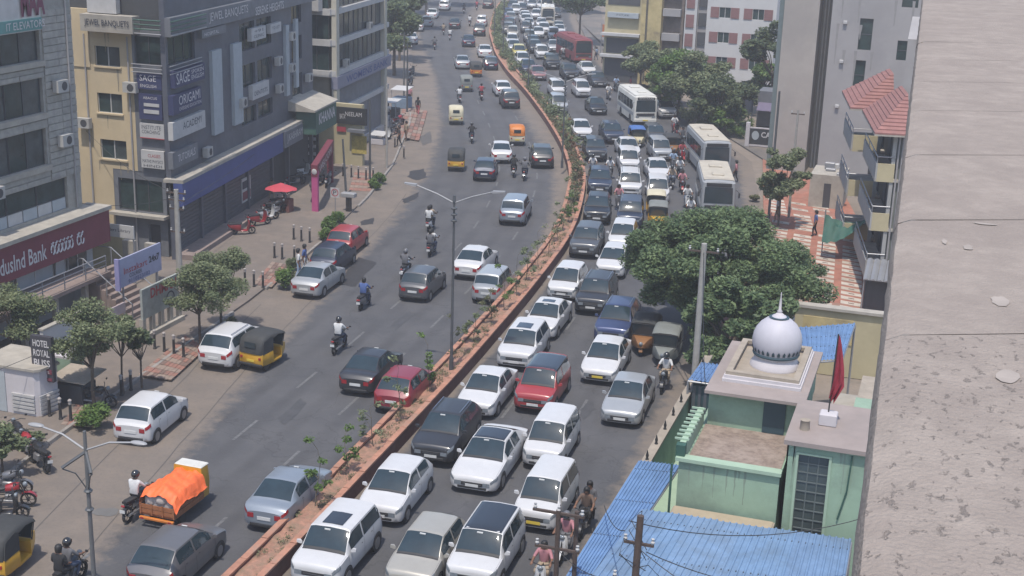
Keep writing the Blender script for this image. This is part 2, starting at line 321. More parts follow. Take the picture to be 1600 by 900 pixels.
# ---- central planter median: kerb walls, coping stones, soil
HM = 0.58
md = thing('planter_median', 'long terracotta planter median of red soil curving between the carriageways', 'median', (med(30), 30, 0))
for nm, d0, d1, m in (('kerb_wall', -0.62, -0.42, m_maroonw), ('kerb_wall', 0.42, 0.62, m_maroonw)):
    mb = MB(); rg = []
    for y in np.arange(-10, 300, 2.0): rg.append([off(y, d0, -.02), off(y, d1, -.02), off(y, d1, HM), off(y, d0, HM)])
    mb.loft(rg, True, True, True); part(nm, mb, m, md, 40)
mb = MB(); so_r = np.arange(-10, 300, 0.5); cross = [-.42, -.2, 0, .2, .42]
mb.loft([[off(y, d, HM-0.10+random.uniform(-.05, .06)) for d in cross] for y in so_r], False, False, False); part('soil_bed', mb, m_soil, md, 60)
L0 = 1.5
yv = 8.0; n_c = 0
while yv < 240:
    for sd in (-1, 1):
        mb = MB(); a, b = yv+0.02, yv+L0-0.02; z = HM+random.uniform(0.0, .02)
        lo, hi = (0.40, 0.64) if sd > 0 else (-0.64, -0.40)
        mb.hexa([off(a, lo, HM-.001), off(a, hi, HM-.001), off(b, hi, HM-.001), off(b, lo, HM-.001), off(a, lo, z+.07), off(a, hi, z+.07), off(b, hi, z+.07), off(b, lo, z+.07)])
        part('coping_stone', mb, m_terra, md); n_c += 1
    yv += L0
mb = MB()
for sd in (-1, 1):
    lo, hi = (0.40, 0.64) if sd > 0 else (-0.64, -0.40)
    mb.loft([[off(y, lo, HM-.001), off(y, hi, HM-.001), off(y, hi, HM+.075), off(y, lo, HM+.075)] for y in np.arange(yv, 300, 2)], True, True, True)
o = part('far_coping', mb, m_terra, md)

# ---- left pavement: raised slab, kerb stones, red paver strips
FAC_L = [(-43.5,0),(-43.5,58),(-43.5,66),(-47.5,92),(-48.5,96),(-52.5,118),(-70,155),(-95,205),(-125,300)]
pv = MB(); KY = np.arange(10, 300, 3.0)
for a, b in zip(KY[:-1], KY[1:]):
    pv.hexa([(interp_line(FAC_L, a)-4, a, -.02), (interp_line(KERB_L, a), a, -.02), (interp_line(KERB_L, b), b, -.02), (interp_line(FAC_L, b)-4, b, -.02),
             (interp_line(FAC_L, a)-4, a, .12), (interp_line(KERB_L, a), a, .12), (interp_line(KERB_L, b), b, .12), (interp_line(FAC_L, b)-4, b, .12)])
pave_l = struct('pavement', pv, m_pave)
y = 26.0
while y < 120:
    if not any(a < y < b for a, b in ((59, 62.5), (74.5, 83))):
        mb = MB(); a, b = y+.02, y+1.08; k0, k1 = interp_line(KERB_L, a), interp_line(KERB_L, b); z = .15+random.uniform(-.01, .015)
        mb.hexa([(k0-.02, a, -.01), (k0+.16, a, -.01), (k1+.16, b, -.01), (k1-.02, b, -.01), (k0-.02, a, z), (k0+.14, a, z), (k1+.14, b, z), (k1-.02, b, z)])
        link('kerb_stone', setmats(mb.mesh('kerb_stone'), m_kerb), pave_l)
    y += 1.1
m_pav = [mat('red_paver', (0.25, 0.125, 0.095), 0.9, var=0.3, scale=4, c2=(0.17, 0.13, 0.11)), mat('buff_paver', (0.235, 0.175, 0.14), 0.9, var=0.25, scale=4), mat('brown_paver', (0.16, 0.105, 0.085), 0.9, var=0.25, scale=4)]
def pavers(corners, nu, nv, z, parent, mats, gap=0.04, pick=None):
    """grid of separate paving stones inside a four-sided patch"""
    A, B, C, D = [Vector((c[0], c[1], 0)) for c in corners]
    def Q(s, t): return (A.lerp(B, s)).lerp(D.lerp(C, s), t)
    for i in range(nu):
        for j in range(nv):
            s0, s1, t0, t1 = (i+gap)/nu, (i+1-gap)/nu, (j+gap)/nv, (j+1-gap)/nv; h = z+random.uniform(-.006, .008)
            p = [Q(s0, t0), Q(s1, t0), Q(s1, t1), Q(s0, t1)]; mb = MB()
            mb.hexa([(q.x, q.y, z-.03) for q in p]+[(q.x, q.y, h+.012) for q in p])
            m = mats[pick(i, j)] if pick else random.choice(mats)
            link('paving_stone', setmats(mb.mesh('paving_stone'), m), parent)
pavers([at(215, 590), at(268, 598), at(322, 548), at(290, 528)], 8, 10, .13, pave_l, m_pav, pick=lambda i, j: (0 if j % 2 else 1) if random.random() < .85 else 2)
pavers([at(95, 668), at(150, 672), at(170, 640), at(120, 635)], 6, 7, .13, pave_l, m_pav)
pavers([at(395, 448), at(425, 452), at(455, 418), at(425, 412)], 5, 7, .13, pave_l, m_pav)
pavers([at(545, 300), at(580, 302), at(583, 270), at(555, 268)], 5, 8, .13, pave_l, m_pav, pick=lambda i, j: j % 2)
pavers([at(612, 215), at(655, 222), at(668, 175), at(630, 170)], 6, 10, .13, pave_l, m_pav)

# ---- right pavement with red strips and white slabs
m_redp = mat('red_pavement', (0.30, 0.125, 0.085), 0.9, var=0.3, scale=2, bump=.2, c2=(0.24, 0.15, 0.11))
m_wslab = [mat('white_slab', (0.45, 0.40, 0.34), 0.9, var=0.2, scale=4), mat('cream_slab', (0.38, 0.33, 0.27), 0.9, var=0.25, scale=4)]
WALK = [(-10.2, 62.5), (-2.2, 62.5), (-2.2, 72), (-3.4, 84), (-5.4, 94), (-7.5, 104), (-12.2, 109), (-14.8, 113), (-11.8, 93), (-10.4, 78)]
wk = MB(); wk.poly(WALK, -.02, .13); walk = struct('paved_walk', wk, m_redp)
fw = MB(); fw.poly([(-14.7, 113.05), (-12.1, 109.05), (-14, 118), (-22, 136), (-34, 150), (-34, 160), (-46, 186), (-57, 221), (-80, 300), (-84, 300), (-61, 219), (-49.6, 185), (-38, 156.5), (-32.4, 147.8), (-24.5, 132.5)], -.02, .11); struct('far_pavement', fw, m_dust_r)
def W(y, d):   # point on the walk, d metres right of its left kerb
    x0 = interp_line(RIGHT_E, y)+1.1; return Vector((x0+d, y-.25*d, 0))
for k in range(30):
    y = 70.2+k*0.95
    for j in range(4):
        if y > 88 and random.random() < .35: continue
        a, b = 0.5+j*1.62, 0.5+j*1.62+1.18; t = .56; p = [W(y, a), W(y, b), W(y+t, b), W(y+t, a)]; mb = MB(); h = .145+random.uniform(0, .008)
        if b > 8: continue
        mb.hexa([(q.x, q.y, .11) for q in p]+[(q.x, q.y, h) for q in p])
        link('paving_slab', setmats(mb.mesh('paving_slab'), random.choice(m_wslab)), walk)
        c = [p[0].lerp(p[2], .5)+(q-p[0].lerp(p[2], .5))*f for q, f in zip(p, (.28, .28, .28, .28))]; mb = MB()
        mb.hexa([(q.x, q.y, .12) for q in c]+[(q.x, q.y, h+.006) for q in c]); link('inset_stone', setmats(mb.mesh('inset_stone'), m_pav[2]), walk)
# ================================================================ buildings
m_stone = mat('grey_stone_cladding', (.335,.315,.28), .85, var=.22, scale=3, bump=.25, bscale=14, c2=(.23,.22,.21)); m_stone2 = mat('dark_stone_cladding', (.29,.275,.245), .85, var=.22, scale=3, bump=.25, bscale=14)
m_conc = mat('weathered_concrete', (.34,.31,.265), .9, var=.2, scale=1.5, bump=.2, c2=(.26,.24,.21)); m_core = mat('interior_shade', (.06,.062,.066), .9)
m_glA = glass('office_glass', (.028,.046,.045), .10, .5); m_glB = glass('office_glass_pale', (.055,.068,.070), .15, .5); m_alu = mat('aluminium_frame', (.20,.20,.205), .5, .3); m_wfr = mat('white_frame', (.42,.41,.40), .6); m_dfr = mat('dark_frame', (.05,.05,.055), .6)
m_maroon = mat('maroon_fascia', (.155,.030,.045), .6, var=.12, scale=1.5); m_wtxt = mat('white_lettering', (.52,.50,.50), .6, var=.05); m_dtxt = mat('dark_lettering', (.04,.045,.06), .7, var=.05); m_rtxt = mat('red_lettering', (.33,.04,.05), .6, var=.05)
m_yel = mat('yellow_render', (.50,.40,.255), .9, var=.10, scale=.7, bump=.12, c2=(.44,.355,.235), c2amt=.6); m_yel2 = mat('pale_yellow_render', (.40,.345,.215), .9, var=.12, scale=.8, c2=(.34,.29,.18))
m_slate = mat('slate_panel', (.080,.085,.105), .55, var=.2, scale=1.0, c2=(.11,.114,.13)); m_slate2 = mat('grey_panel', (.14,.145,.16), .6, var=.2, scale=1.2); m_shut = mat('grey_shutter', (.088,.092,.105), .6, .2, var=.15)
m_blues = mat('blue_fascia', (.050,.070,.20), .6, var=.15, scale=1); m_pale = mat('pale_light_panel', (.33,.36,.38), .6, var=.1); m_wsign = mat('white_sign', (.42,.41,.40), .7, var=.12, scale=2); m_bsign = mat('dark_blue_sign', (.035,.04,.10), .6, var=.1); m_green = mat('dark_green_sign', (.045,.10,.075), .6, var=.15)
m_teal = mat('teal_sign', (.10,.23,.22), .6); m_black = mat('black_sign', (.022,.023,.024), .6); m_steel = mat('galvanised_steel', (.30,.30,.31), .5, .5); m_step = mat('stair_stone', (.22,.17,.15), .9, var=.2); m_skin2 = mat('lobby_white_panel', (.40,.41,.41), .7)

def slabs(fr, root, u0, u1, z0, z1, hz, wu, d, mats, skip=()):
    nz = max(1, round((z1-z0)/hz)); 
    for j in range(nz):
        za, zb = z0+(z1-z0)*j/nz, z0+(z1-z0)*(j+1)/nz; nu = max(1, round((u1-u0)/wu)); sh_ = 0.0
        for i in range(nu):
            a, b = u0+(u1-u0)*i/nu, u0+(u1-u0)*(i+1)/nu; mb = MB(); dd = d+random.uniform(.0, .03)
            fr.box(mb, a+.012, b-.012, za+.018, zb-.018, 0.001, dd); part('cladding_slab', mb, random.choice(mats), root)
# ---------------------------------------------------------------- bank building on the left
b1 = thing('bank_building', 'grey stone office block with wide dark windows and a maroon bank sign', 'building', (-48, 47, 0))
A = Fr((-42, 34), (-42, 57.7)); UL = 23.7
op = []
for z0, z1 in ((12.95, 14.5), (10.42, 12.1), (7.85, 9.65)): op.append((9.0, 21.2, z0, z1))
op.append((9.0, 22.6, 5.35, 6.95)); op.append((9.0, 21.2, 15.9, 17.2))
mb = MB(); A.wall(mb, 0, UL, 4.9, 19, op, .3); wl = part('wall', mb, m_stone2, b1)
mb = MB(); mb.box(-54, -42.31, 34.05, 57.65, 0.12, 18.9); part('core', mb, m_core, b1)
mb = MB(); A.box(mb, 0, UL, 19, 19.25, -12, .25); part('roof', mb, m_conc, b1)
mb = MB(); mb.box(-54, -42.01, 57.66, 57.75, .12, 18.95); part('side_wall', mb, m_stone2, b1)
for (a, b, z0, z1) in op[:3]+op[4:]:
    for k in range(3):
        ua = 13.2+k*2.66; A.window(b1, ua, ua+2.62, z0, z1, m_dfr, [m_glA, m_glB], d=-.18, nu=2, nz=1, fw=.06)
    A.window(b1, 9.0, 13.1, z0, z1, m_dfr, m_glA, d=-.18, nu=3)
    mb = MB(); A.box(mb, 8.9, 21.35, z0-.28, z0-.02, -.1, .16); part('sill', mb, m_conc, b1)
for k in range(6):
    ua = 9.0+k*2.26; A.window(b1, ua, ua+2.22, 5.95, 6.93, m_dfr, m_glA, d=-.15, nu=1)
    for q in range(2):
        mb = MB(); A.box(mb, ua+q*1.12+.04, ua+q*1.12+1.08, 5.36, 5.92, -.2, -.1); part('spandrel_panel', mb, m_pale if q else m_wsign, b1)
slabs(A, wl, 21.36, UL, 7.0, 15.3, .34, 1.2, .05, [m_stone, m_stone, m_stone2])
for z0, z1 in ((6.97, 7.55), (9.68, 10.1), (12.13, 12.63)): slabs(A, wl, 14, 21.3, z0, z1, .29, 1.8, .05, [m_stone, m_stone2])
mb = MB(); A.box(mb, 8, 24.6, 4.98, 5.18, -.3, 1.15); part('canopy_ledge', mb, m_conc, b1)
mb = MB(); A.box(mb, 8, 24.5, 3.25, 4.97, .2, 1.0); fa = part('fascia', mb, m_maroon, b1)
mb = MB(); A.box(mb, 24.52, 24.56, 3.25, 4.97, .2, 1.0); part('fascia_end', mb, m_maroon, b1)
def pxbox(fr, *pts):
    q = [fr.px(*p) for p in pts]; us = [p[0] for p in q]; zs = [p[1] for p in q]; return min(us), max(us), min(zs), max(zs)
S1 = Fr((-41, 34), (-41, 57.7))
u0 = S1.px(-13, 412)[0]; u1 = S1.px(71, 372)[0]; S1.text('IndusInd Bank', u0, u1, 3.62, 4.42, .02, m_wtxt, fa, bold=.012)
u0 = S1.px(77, 368)[0]; u1 = S1.px(129, 348)[0]
for k, (s, wd) in enumerate(zip(['\u0c07\u0c02\u0c21', 'a', 'o', 'd', 'o', 'g'], (1, 1, 1, 1, 1, 1))):
    pass
# the second line of the sign is in Telugu script: rounded strokes
mb = MB(); n = 9
for k in range(n):
    if k == 6: continue
    uc = u0+(u1-u0)*(k+.5)/n; r = (u1-u0)/n*.42; a0 = random.uniform(0, 6)
    pts = [S1.P(uc+r*math.cos(a0+t), 3.95+.24*math.sin(a0+t)+(.0), .03) for t in np.linspace(0, 5.0, 9)]; mb.path(pts, .045, 4)
    mb.path([S1.P(uc-r*.6, 4.28, .03), S1.P(uc, 4.22, .03), S1.P(uc+r*.7, 4.34, .03)], .04, 4)
part('telugu_lettering', mb, m_wtxt, fa)
# recessed bank front
F1 = Fr((-41.6, 34), (-41.6, 57.7))
mb = MB(); mb.box(-42.3, -41.9, 42, 58.2, .12, 3.3); part('shopfront_wall', mb, m_skin2, b1)
for (a, b, gm) in ((13.6, 15.3, m_glA), (15.5, 17.0, m_skin2), (17.15, 17.6, m_glB), (17.8, 20.6, m_pale), (20.8, 21.6, m_skin2), (21.8, 23.4, m_glB), (11, 13.4, m_glA)):
    F1.window(b1, a, b, 2.25, 3.23, m_wfr, gm, d=-.1, nu=2 if b-a > 1.4 else 1, name='shop_window')
mb = MB(); A.box(mb, 8, 22.9, 2.0, 2.2, .0, 2.1); part('platform', mb, m_step, b1)
mb = MB()
for x in np.arange(9, 22.8, 2.4): A.box(mb, x, x+.25, .12, 2.0, 1.6, 1.85)
part('platform_pier', mb, m_conc, b1)
for zz, m in ((2.55, m_steel), (2.82, m_steel), (3.06, m_steel)):
    mb = MB(); mb.tube(A.P(8, zz, 2.0), A.P(22.6, zz, 2.0), .03, n=6); part('rail', mb, m, b1)
for x in np.arange(9, 22.8, 1.7): mb = MB(); mb.tube(A.P(x, 2.2, 2.0), A.P(x, 3.08, 2.0), .03, n=6); part('rail_post', mb, m_steel, b1)
# hoarding above
mb = MB(); A.box(mb, 10, 20.9, 14.45, 17.5, .2, .4); hb = part('hoarding', mb, m_wsign, b1)
mb = MB(); A.box(mb, 10, 20.9, 14.5, 15.05, .4, .44); part('hoarding_strip', mb, m_teal, hb)
H1 = Fr((-41.55, 34), (-41.55, 57.7)); H1.text('MAA', H1.px(32, 10)[0], H1.px(69, 2)[0], 15.15, 16.5, .02, mat('plum_lettering', (.14,.04,.07), .7), hb, bold=.05)
H1.text('IT ELEVATORS', H1.px(8, 30)[0], H1.px(68, 18)[0], 14.6, 14.95, .03, m_wtxt, hb)
# steps up to the platform
st = thing('entrance_stair', 'stone entrance steps with steel handrails beside the bank platform', 'stair', (-39.6, 57.6, .12))
for k in range(9):
    mb = MB(); mb.box(-40.0+.0, -38.4, 55.2+k*.0+.0, 55.2, 0, 0) if False else mb.box(-38.2-k*.28-.3, -38.2-k*.28, 55.9, 58.2, .12, .12+(k+1)*.22); part('step', mb, m_step, st)
for yy in (55.85, 58.25):
    mb = MB(); mb.path([(-38.0, yy, .9), (-40.8, yy, 3.0), (-41.6, yy, 3.0)], .03); mb.tube((-38.05, yy, .12), (-38.05, yy, .95), .03); mb.tube((-39.5, yy, 1.2), (-39.5, yy, 2.1), .03); mb.tube((-40.8, yy, 2.1), (-40.8, yy, 3.0), .03); part('handrail', mb, m_steel, st)
# ---------------------------------------------------------------- yellow and slate banquet building
b2 = thing('banquet_building', 'yellow rendered and slate panelled commercial block covered with shop signs', 'building', (-50, 75, 0))
Yf = Fr((-62, 66.6), (-42.2, 66.6)); ux = lambda X: X+62
opY = [(ux(-46.98), ux(-45.33), 11.03, 12.16), (ux(-46.98), ux(-45.33), 8.34, 9.48), (ux(-46.95), ux(-45.2), 5.65, 6.78), (ux(-51), ux(-49.4), 11.03, 12.16), (ux(-51), ux(-49.4), 8.34, 9.48)]
mb = MB(); Yf.wall(mb, 0, ux(-44.5), 5.1, 13.0, opY, .25); Yf.wall(mb, 0, ux(-46.2), .12, 5.1, [], .25); part('yellow_wall', mb, m_yel, b2)
for o in opY: Yf.window(b2, *o, m_wfr, [m_glA, m_glB], d=-.15, nu=2, sill=m_yel)
mb = MB(); Yf.box(mb, ux(-49), ux(-47.3), 10.9, 14.2, .0, .06); Yf.box(mb, 0, ux(-47.2), 13.0, 14.2, -.2, .0); part('raised_yellow_panel', mb, m_yel, b2)
mb = MB(); Yf.wall(mb, ux(-46.2), ux(-42.7), .12, 5.1, [(ux(-45.9), ux(-42.95), 2.7, 4.6), (ux(-44.0), ux(-43.2), .12, 2.0)], .25, d=-.02); Yf.wall(mb, ux(-44.5), ux(-42.4), 5.1, 13.3, [(ux(-44.35), ux(-42.6), 11.3, 12.9)], .25, d=.01); part('grey_wall', mb, m_slate2, b2)
Yf.window(b2, ux(-45.88), ux(-42.97), 2.72, 4.58, m_dfr, m_glA, d=-.15, nu=3); mb = MB(); Yf.box(mb, ux(-46.3), ux(-42.6), 2.45, 2.62, -.1, .5); part('sill_slab', mb, m_conc, b2)
Yf.window(b2, ux(-44.33), ux(-42.62), 11.32, 12.88, m_dfr, m_glA, d=-.15, nu=2)
Bf = Fr((-42.2, 66.4), (-46.0, 92.2)); Bs = Bf
mb = MB(); q = [(-62, 66.86), (-42.55, 66.86), (-46.3, 91.9), (-62, 92)]; mb.poly([q[0], q[3], q[2], q[1]], .12, 18); part('core', mb, m_core, b2)
opB = [(5.2+k*0, 0, 0, 0) for k in range(0)]
for (ua, ub) in ((11.3, 14.0), (14.4, 17.2)):
    for (za, zb) in ((10.8, 12.6), (8.4, 9.9), (6.0, 7.1)): opB.append((ua, ub, za, zb))
opB += [(21.4, 23.6, za, za+1.7) for za in (6.3, 9.0, 11.6)]
mb = MB(); Bf.wall(mb, 0, Bf.len, 4.9, 17.5, opB+[(.3, 4.1, 11.3, 12.9)], .3); part('slate_wall', mb, m_slate, b2)
for o in opB: Bf.window(b2, *o, m_dfr, m_glA, d=-.2, nu=2)
Bf.window(b2, .3, 4.1, 11.3, 12.9, m_dfr, m_glA, d=-.2, nu=3)
for (x0, y0, x1, y1) in ((326, 80, 345, 205), (359, 69, 376, 190), (442, 40, 449, 148), (457, 30, 463, 135)):
    u0, z1 = Bf.px(x0, y0); u1, z0 = Bf.px(x1, y1); mb = MB(); Bf.box(mb, u0, u1, z0, z1, 0, .22); part('light_strip', mb, m_pale, b2)
mb = MB(); Bf.box(mb, 0, Bf.len, 12.95, 14.0, .0, .35); pf = part('parapet_band', mb, m_slate2, b2)
P2 = Fr((-42.2+.36, 66.4+.05), (-46.0+.36, 92.25))
P2.text('JEWEL BANQUETS', P2.px(326, 12)[0], P2.px(387, 2)[0], 13.15, 13.8, .02, m_wtxt, pf); P2.text('SERENE HEIGHTS', P2.px(399, 22)[0], P2.px(443, 8)[0], 12.97, 13.5, .02, m_wtxt, pf, bold=.01)
# top balcony and banquet board on the yellow side
mb = MB(); Yf.box(mb, ux(-47.3), ux(-43.9), 13.05, 14.0, .02, .75); bb = part('sign_balcony', mb, m_conc, b2)
Yb = Fr((-62, 65.83), (-42.2, 65.83)); Yb.text('JEWEL BANQUETS', ux(-47.0), ux(-44.1), 13.3, 13.75, .02, m_dtxt, bb, bold=.01)
mb = MB(); Yf.box(mb, ux(-47.1), ux(-45.2), 14.05, 16, -.1, .3); part('white_tank', mb, m_wsign, b2)
for k in range(4):
    mb = MB(); mb.tube(Yf.P(ux(-43.9), 13.1+k*.25, .6), Yf.P(ux(-42.2), 13.1+k*.25, .6), .04, n=6); mb.tube(Bf.P(-.5, 13.1+k*.25, .6), Bf.P(4.5, 13.1+k*.25, .6), .04, n=6); part('balcony_rail', mb, m_green if k else m_steel, b2)
    if k < 3: mb = MB(); mb.tube(Yf.P(ux(-44.4), 10.9+k*.22, .3), Yf.P(ux(-42.4), 10.9+k*.22, .3), .03, n=6); mb.tube(Bf.P(-.2, 10.9+k*.22, .3), Bf.P(4.4, 10.9+k*.22, .3), .03, n=6); part('balcony_rail', mb, m_steel, b2)
mb = MB(); Bf.box(mb, -.4, Bf.len, 4.75, 4.95, -.3, .9); part('canopy', mb, m_conc, b2)
mb = MB(); Bf.box(mb, -.4, 16.8, 3.4, 4.74, .3, .85); bl = part('blue_fascia', mb, m_blues, b2)
mb = MB(); Bf.box(mb, 16.9, 20.8, 3.6, 4.74, .3, .95); bl2 = part('shop_fascia', mb, m_slate2, b2)
B2b = Fr((-42.2+.97, 66.4+.14), (-46.0+.97, 92.34)); B2b.text('J.KASHIRAM', 17.3, 20.6, 3.85, 4.5, .01, m_wtxt, bl2)
mb = MB(); Bf.box(mb, 20.9, 25.8, 3.9, 5.6, .4, 1.9); gs = part('green_fascia', mb, m_green, b2)
mb = MB(); mb.hexa([Bf.P(20.4, 5.6, -.2), Bf.P(26, 5.6, -.2), Bf.P(26, 5.6, 2.0), Bf.P(20.4, 5.6, 2.0), Bf.P(20.4, 6.4, -.2), Bf.P(26, 6.4, -.2), Bf.P(26, 5.72, 2.0), Bf.P(20.4, 5.72, 2.0)]); part('fascia_roof', mb, m_conc, b2)
B2c = Fr((-42.2+1.9, 66.4+.28), (-46.0+1.9, 92.48)); B2c.text('KHANNA', 21.5, 25.4, 4.55, 5.35, .01, m_wtxt, gs, bold=.02)
# shutters
for (u0, u1) in ((.2, 3.9), (4.1, 7.7), (8.0, 11.7), (12.1, 16.4)):
    mb = MB(); n = 14
    for k in range(n): z = .15+3.2*k/n; Bf.box(mb, u0, u1, z, z+3.2/n-.03, -.06, .0)
    part('shutter', mb, m_shut, b2)
for u in (0, 4.0, 7.85, 11.9, 16.6, 20.0, 25.4): mb = MB(); Bf.box(mb, u-.12, u+.12, .12, 3.9, -.1, .16); part('pier', mb, m_slate, b2)
u0, u1, z0, z1 = pxbox(Bf, (376, 278), (391, 317)); mb = MB(); Bf.box(mb, u0, u1, 1.0, 2.6, .02, .07); ps = part('poster', mb, m_wsign, b2); mb = MB(); Bf.box(mb, u0+.1, u1-.1, 1.15, 1.7, .07, .085); part('poster_print', mb, m_maroon, ps); mb = MB(); Bf.box(mb, u0+.1, u1-.3, 1.9, 2.4, .07, .085); part('poster_print', mb, m_dtxt, ps)
mb = MB(); Bf.box(mb, 16.9, 25.2, .12, 3.5, -1.6, -1.5); part('shop_back_wall', mb, m_core, b2)
mb = MB(); Bf.box(mb, 0, 17, .12, .42, .0, 1.2); part('plinth', mb, m_step, b2)
# tenant signs at the corner
def sign_on(fr, root, x0, y0, x1, y1, m, texts=(), d=.12, name='sign'):
    u0, z1 = fr.px(x0, y0); u1, z0 = fr.px(x1, y1)
    if u1 < u0: u0, u1 = u1, u0
    mb = MB(); fr.box(mb, u0, u1, z0, z1, .011, d); s = part(name, mb, m, root)
    f2 = Fr(fr.o+fr.n*d, fr.o+fr.n*d+fr.u); 
    if (f2.n@fr.n) < 0: f2.n = -f2.n
    for (t, a, b, c, e, tm) in texts: f2.text(t, u0+(u1-u0)*a, u0+(u1-u0)*b, z0+(z1-z0)*c, z0+(z1-z0)*e, .006, tm, s)
    return s
sign_on(Yf, b2, 216, 113, 256, 141, m_bsign, [('SAGE', .12, .78, .52, .9, m_wtxt), ('ENGLISH', .14, .78, .12, .32, m_wtxt)], d=.2)
sign_on(Yf, b2, 219, 145, 257, 188, m_bsign, [('ABACUS', .2, .8, .8, .9, m_wtxt)], d=.2)
for (y0, y1) in ((160, 167), (170, 178)): sign_on(Yf, b2, 228, y0, 252, y1, m_wsign, d=.23, name='sign_panel')
sign_on(Yf, b2, 221, 191, 261, 218, m_wsign, [('INSTITUTE', .08, .85, .62, .88, m_dtxt), ('COACHING', .08, .8, .32, .56, m_dtxt)], d=.2); sign_on(Yf, b2, 222, 213, 260, 218, m_rtxt, d=.22, name='sign_panel')
sign_on(Yf, b2, 223, 233, 260, 264, m_wsign, [('CLASSES', .3, .85, .62, .8, m_rtxt), ('MATHS PHYSICS', .06, .94, .3, .48, m_dtxt), ('HINDI', .1, .9, .06, .2, m_dtxt)], d=.2)
def bsign(x0, ya, x1, yb, m, texts, d=.3):
    u0, z1 = Bf.px(x0, ya); u1, z0 = Bf.px(x1, yb); mb = MB(); Bf.box(mb, u0, u1, z0, z1, 0, d); s = part('sign', mb, m, b2); f2 = Fr(Bf.o+Bf.n*d, Bf.o+Bf.n*d+Bf.u)
    for (t, a, b, c, e, tm) in texts: f2.text(t, u0+(u1-u0)*a, u0+(u1-u0)*b, z0+(z1-z0)*c, z0+(z1-z0)*e, .006, tm, s)
bsign(265, 112, 313, 122, m_bsign, [('SAGE', .05, .48, .18, .85, m_wtxt), ('SPOKEN', .54, .96, .55, .8, m_wtxt), ('ENGLISH', .54, .96, .2, .48, m_wtxt)])
bsign(262, 150, 308, 163, m_bsign, [('ORIGAMI', .2, .95, .40, .9, m_wtxt), ('OVERSEAS EDUCATION', .2, .98, .12, .3, m_wtxt)])
bsign(262, 192, 314, 198, m_wsign, [('ACADEMY', .3, .9, .4, .8, m_dtxt)]); bsign(262, 239, 302, 246, m_slate2, [('TUTORIALS', .2, .9, .3, .75, m_wtxt)])
bsign(386, 45, 409, 58, m_wsign, [('+91', .2, .8, .6, .85, m_dtxt), ('CLINIC', .15, .85, .2, .45, m_dtxt)]); bsign(416, 38, 433, 48, m_wsign, [('TO LET', .15, .85, .4, .7, m_dtxt)]); bsign(388, 134, 414, 146, m_wsign, [('DENTISTS', .1, .9, .25, .55, m_dtxt)])
bsign(308, 47, 346, 50, m_slate2, [('HOSPITAL', .1, .7, .2, .6, m_wtxt)])
# low annex between the two buildings
an = thing('annex_wall', 'pale yellow compound wall with maroon strip and white board between bank and banquet block', 'wall', (-45, 62, 0))
mb = MB(); mb.box(-48, -42.6, 61.9, 62.1, .12, 2.5); part('wall', mb, m_yel2, an); mb = MB(); mb.box(-48, -44.4, 61.85, 62.15, 2.5, 2.8); part('maroon_coping', mb, m_maroon, an)
mb = MB(); mb.box(-42.6, -41.9, 61.9, 62.2, .12, 2.3); mb.box(-41.2, -40.6, 61.9, 62.2, .12, 2.3); part('gate_pier', mb, m_conc, an)
bd = thing('library_board', 'white name board on steel post in front of the yellow block', 'sign', (-42.6, 61, .12)); mb = MB(); mb.tube((-41.4, 61.2, .12), (-41.4, 61.2, 3.4), .04); part('post', mb, m_steel, bd)
mb = MB(); mb.box(-44.2, -41.3, 61.1, 61.18, 2.7, 3.4); bp_ = part('board', mb, m_wsign, bd); f_ = Fr((-44.2, 61.1), (-41.3, 61.1)); f_.text('The Readers Library', .4, 2.7, 2.95, 3.2, .005, m_dtxt, bp_)
# ---------------------------------------------------------------- building with white bands farther on
b3 = thing('banded_building', 'cream corner building with white balcony bands and a blue bank sign', 'building', (-52, 107, 0))
Cf = Fr((-46.5, 96.5), (-49.4, 118)); Ce = Fr((-60, 96.5), (-46.5, 96.5)); CL_ = 15.2
mb = MB(); mb.poly([(-60, 96.8), (-60, 112), (-48.9, 111.7), (-46.85, 96.8)], .12, 16); part('core', mb, mat('cream_wall', (.30,.27,.22), .9, var=.15), b3)
for z0 in (.3, 3.7, 6.75, 9.15, 11.5): 
    mb = MB(); Cf.box(mb, -.1, CL_, z0-.0 if z0 > 1 else .12, z0+.42, -.3, .35); Ce.box(mb, 9.5, 13.55, z0-.05 if z0 > 1 else .1, z0+.44, -.3, .30); part('white_band', mb, m_wfr, b3)
mb = MB(); Cf.box(mb, -.1, CL_+.2, 5.75, 6.72, .0, .5); cs = part('bank_fascia', mb, mat('lilac_fascia', (.20,.20,.26), .6), b3)
c2 = Fr(Cf.o+Cf.n*.5, Cf.o+Cf.n*.5+Cf.u); c2.text('WOMENS BANK', 2.2, 14.2, 5.95, 6.5, .01, m_blues, cs, bold=.01)
for z0, z1 in ((7.2, 9.1), (9.6, 11.45), (11.95, 14)):
    for k in range(5): Cf.window(b3, .5+k*2.6, 3.0+k*2.6, z0, z1, m_dfr, [m_glA, m_glB], d=.02, nu=2)
    Ce.window(b3, 11.2, 13.3, z0, z1, m_dfr, m_glA, d=.02, nu=2)
for u in (-.05, 13.6): mb = MB(); Cf.box(mb, u, u+.7, .12, 15.5, .02, .42); part('pilaster', mb, mat('cream_pilaster', (.42,.39,.32), .9, var=.12), b3)
mb = MB(); Cf.box(mb, .8, 13.4, .4, 5.6, .0, .12); part('shopfront_panel', mb, m_slate2, b3)
mb = MB(); Ce.box(mb, 11, 12.9, 11.8, 13.2, .3, 1.0); part('roof_tank', mb, m_wfr, b3)
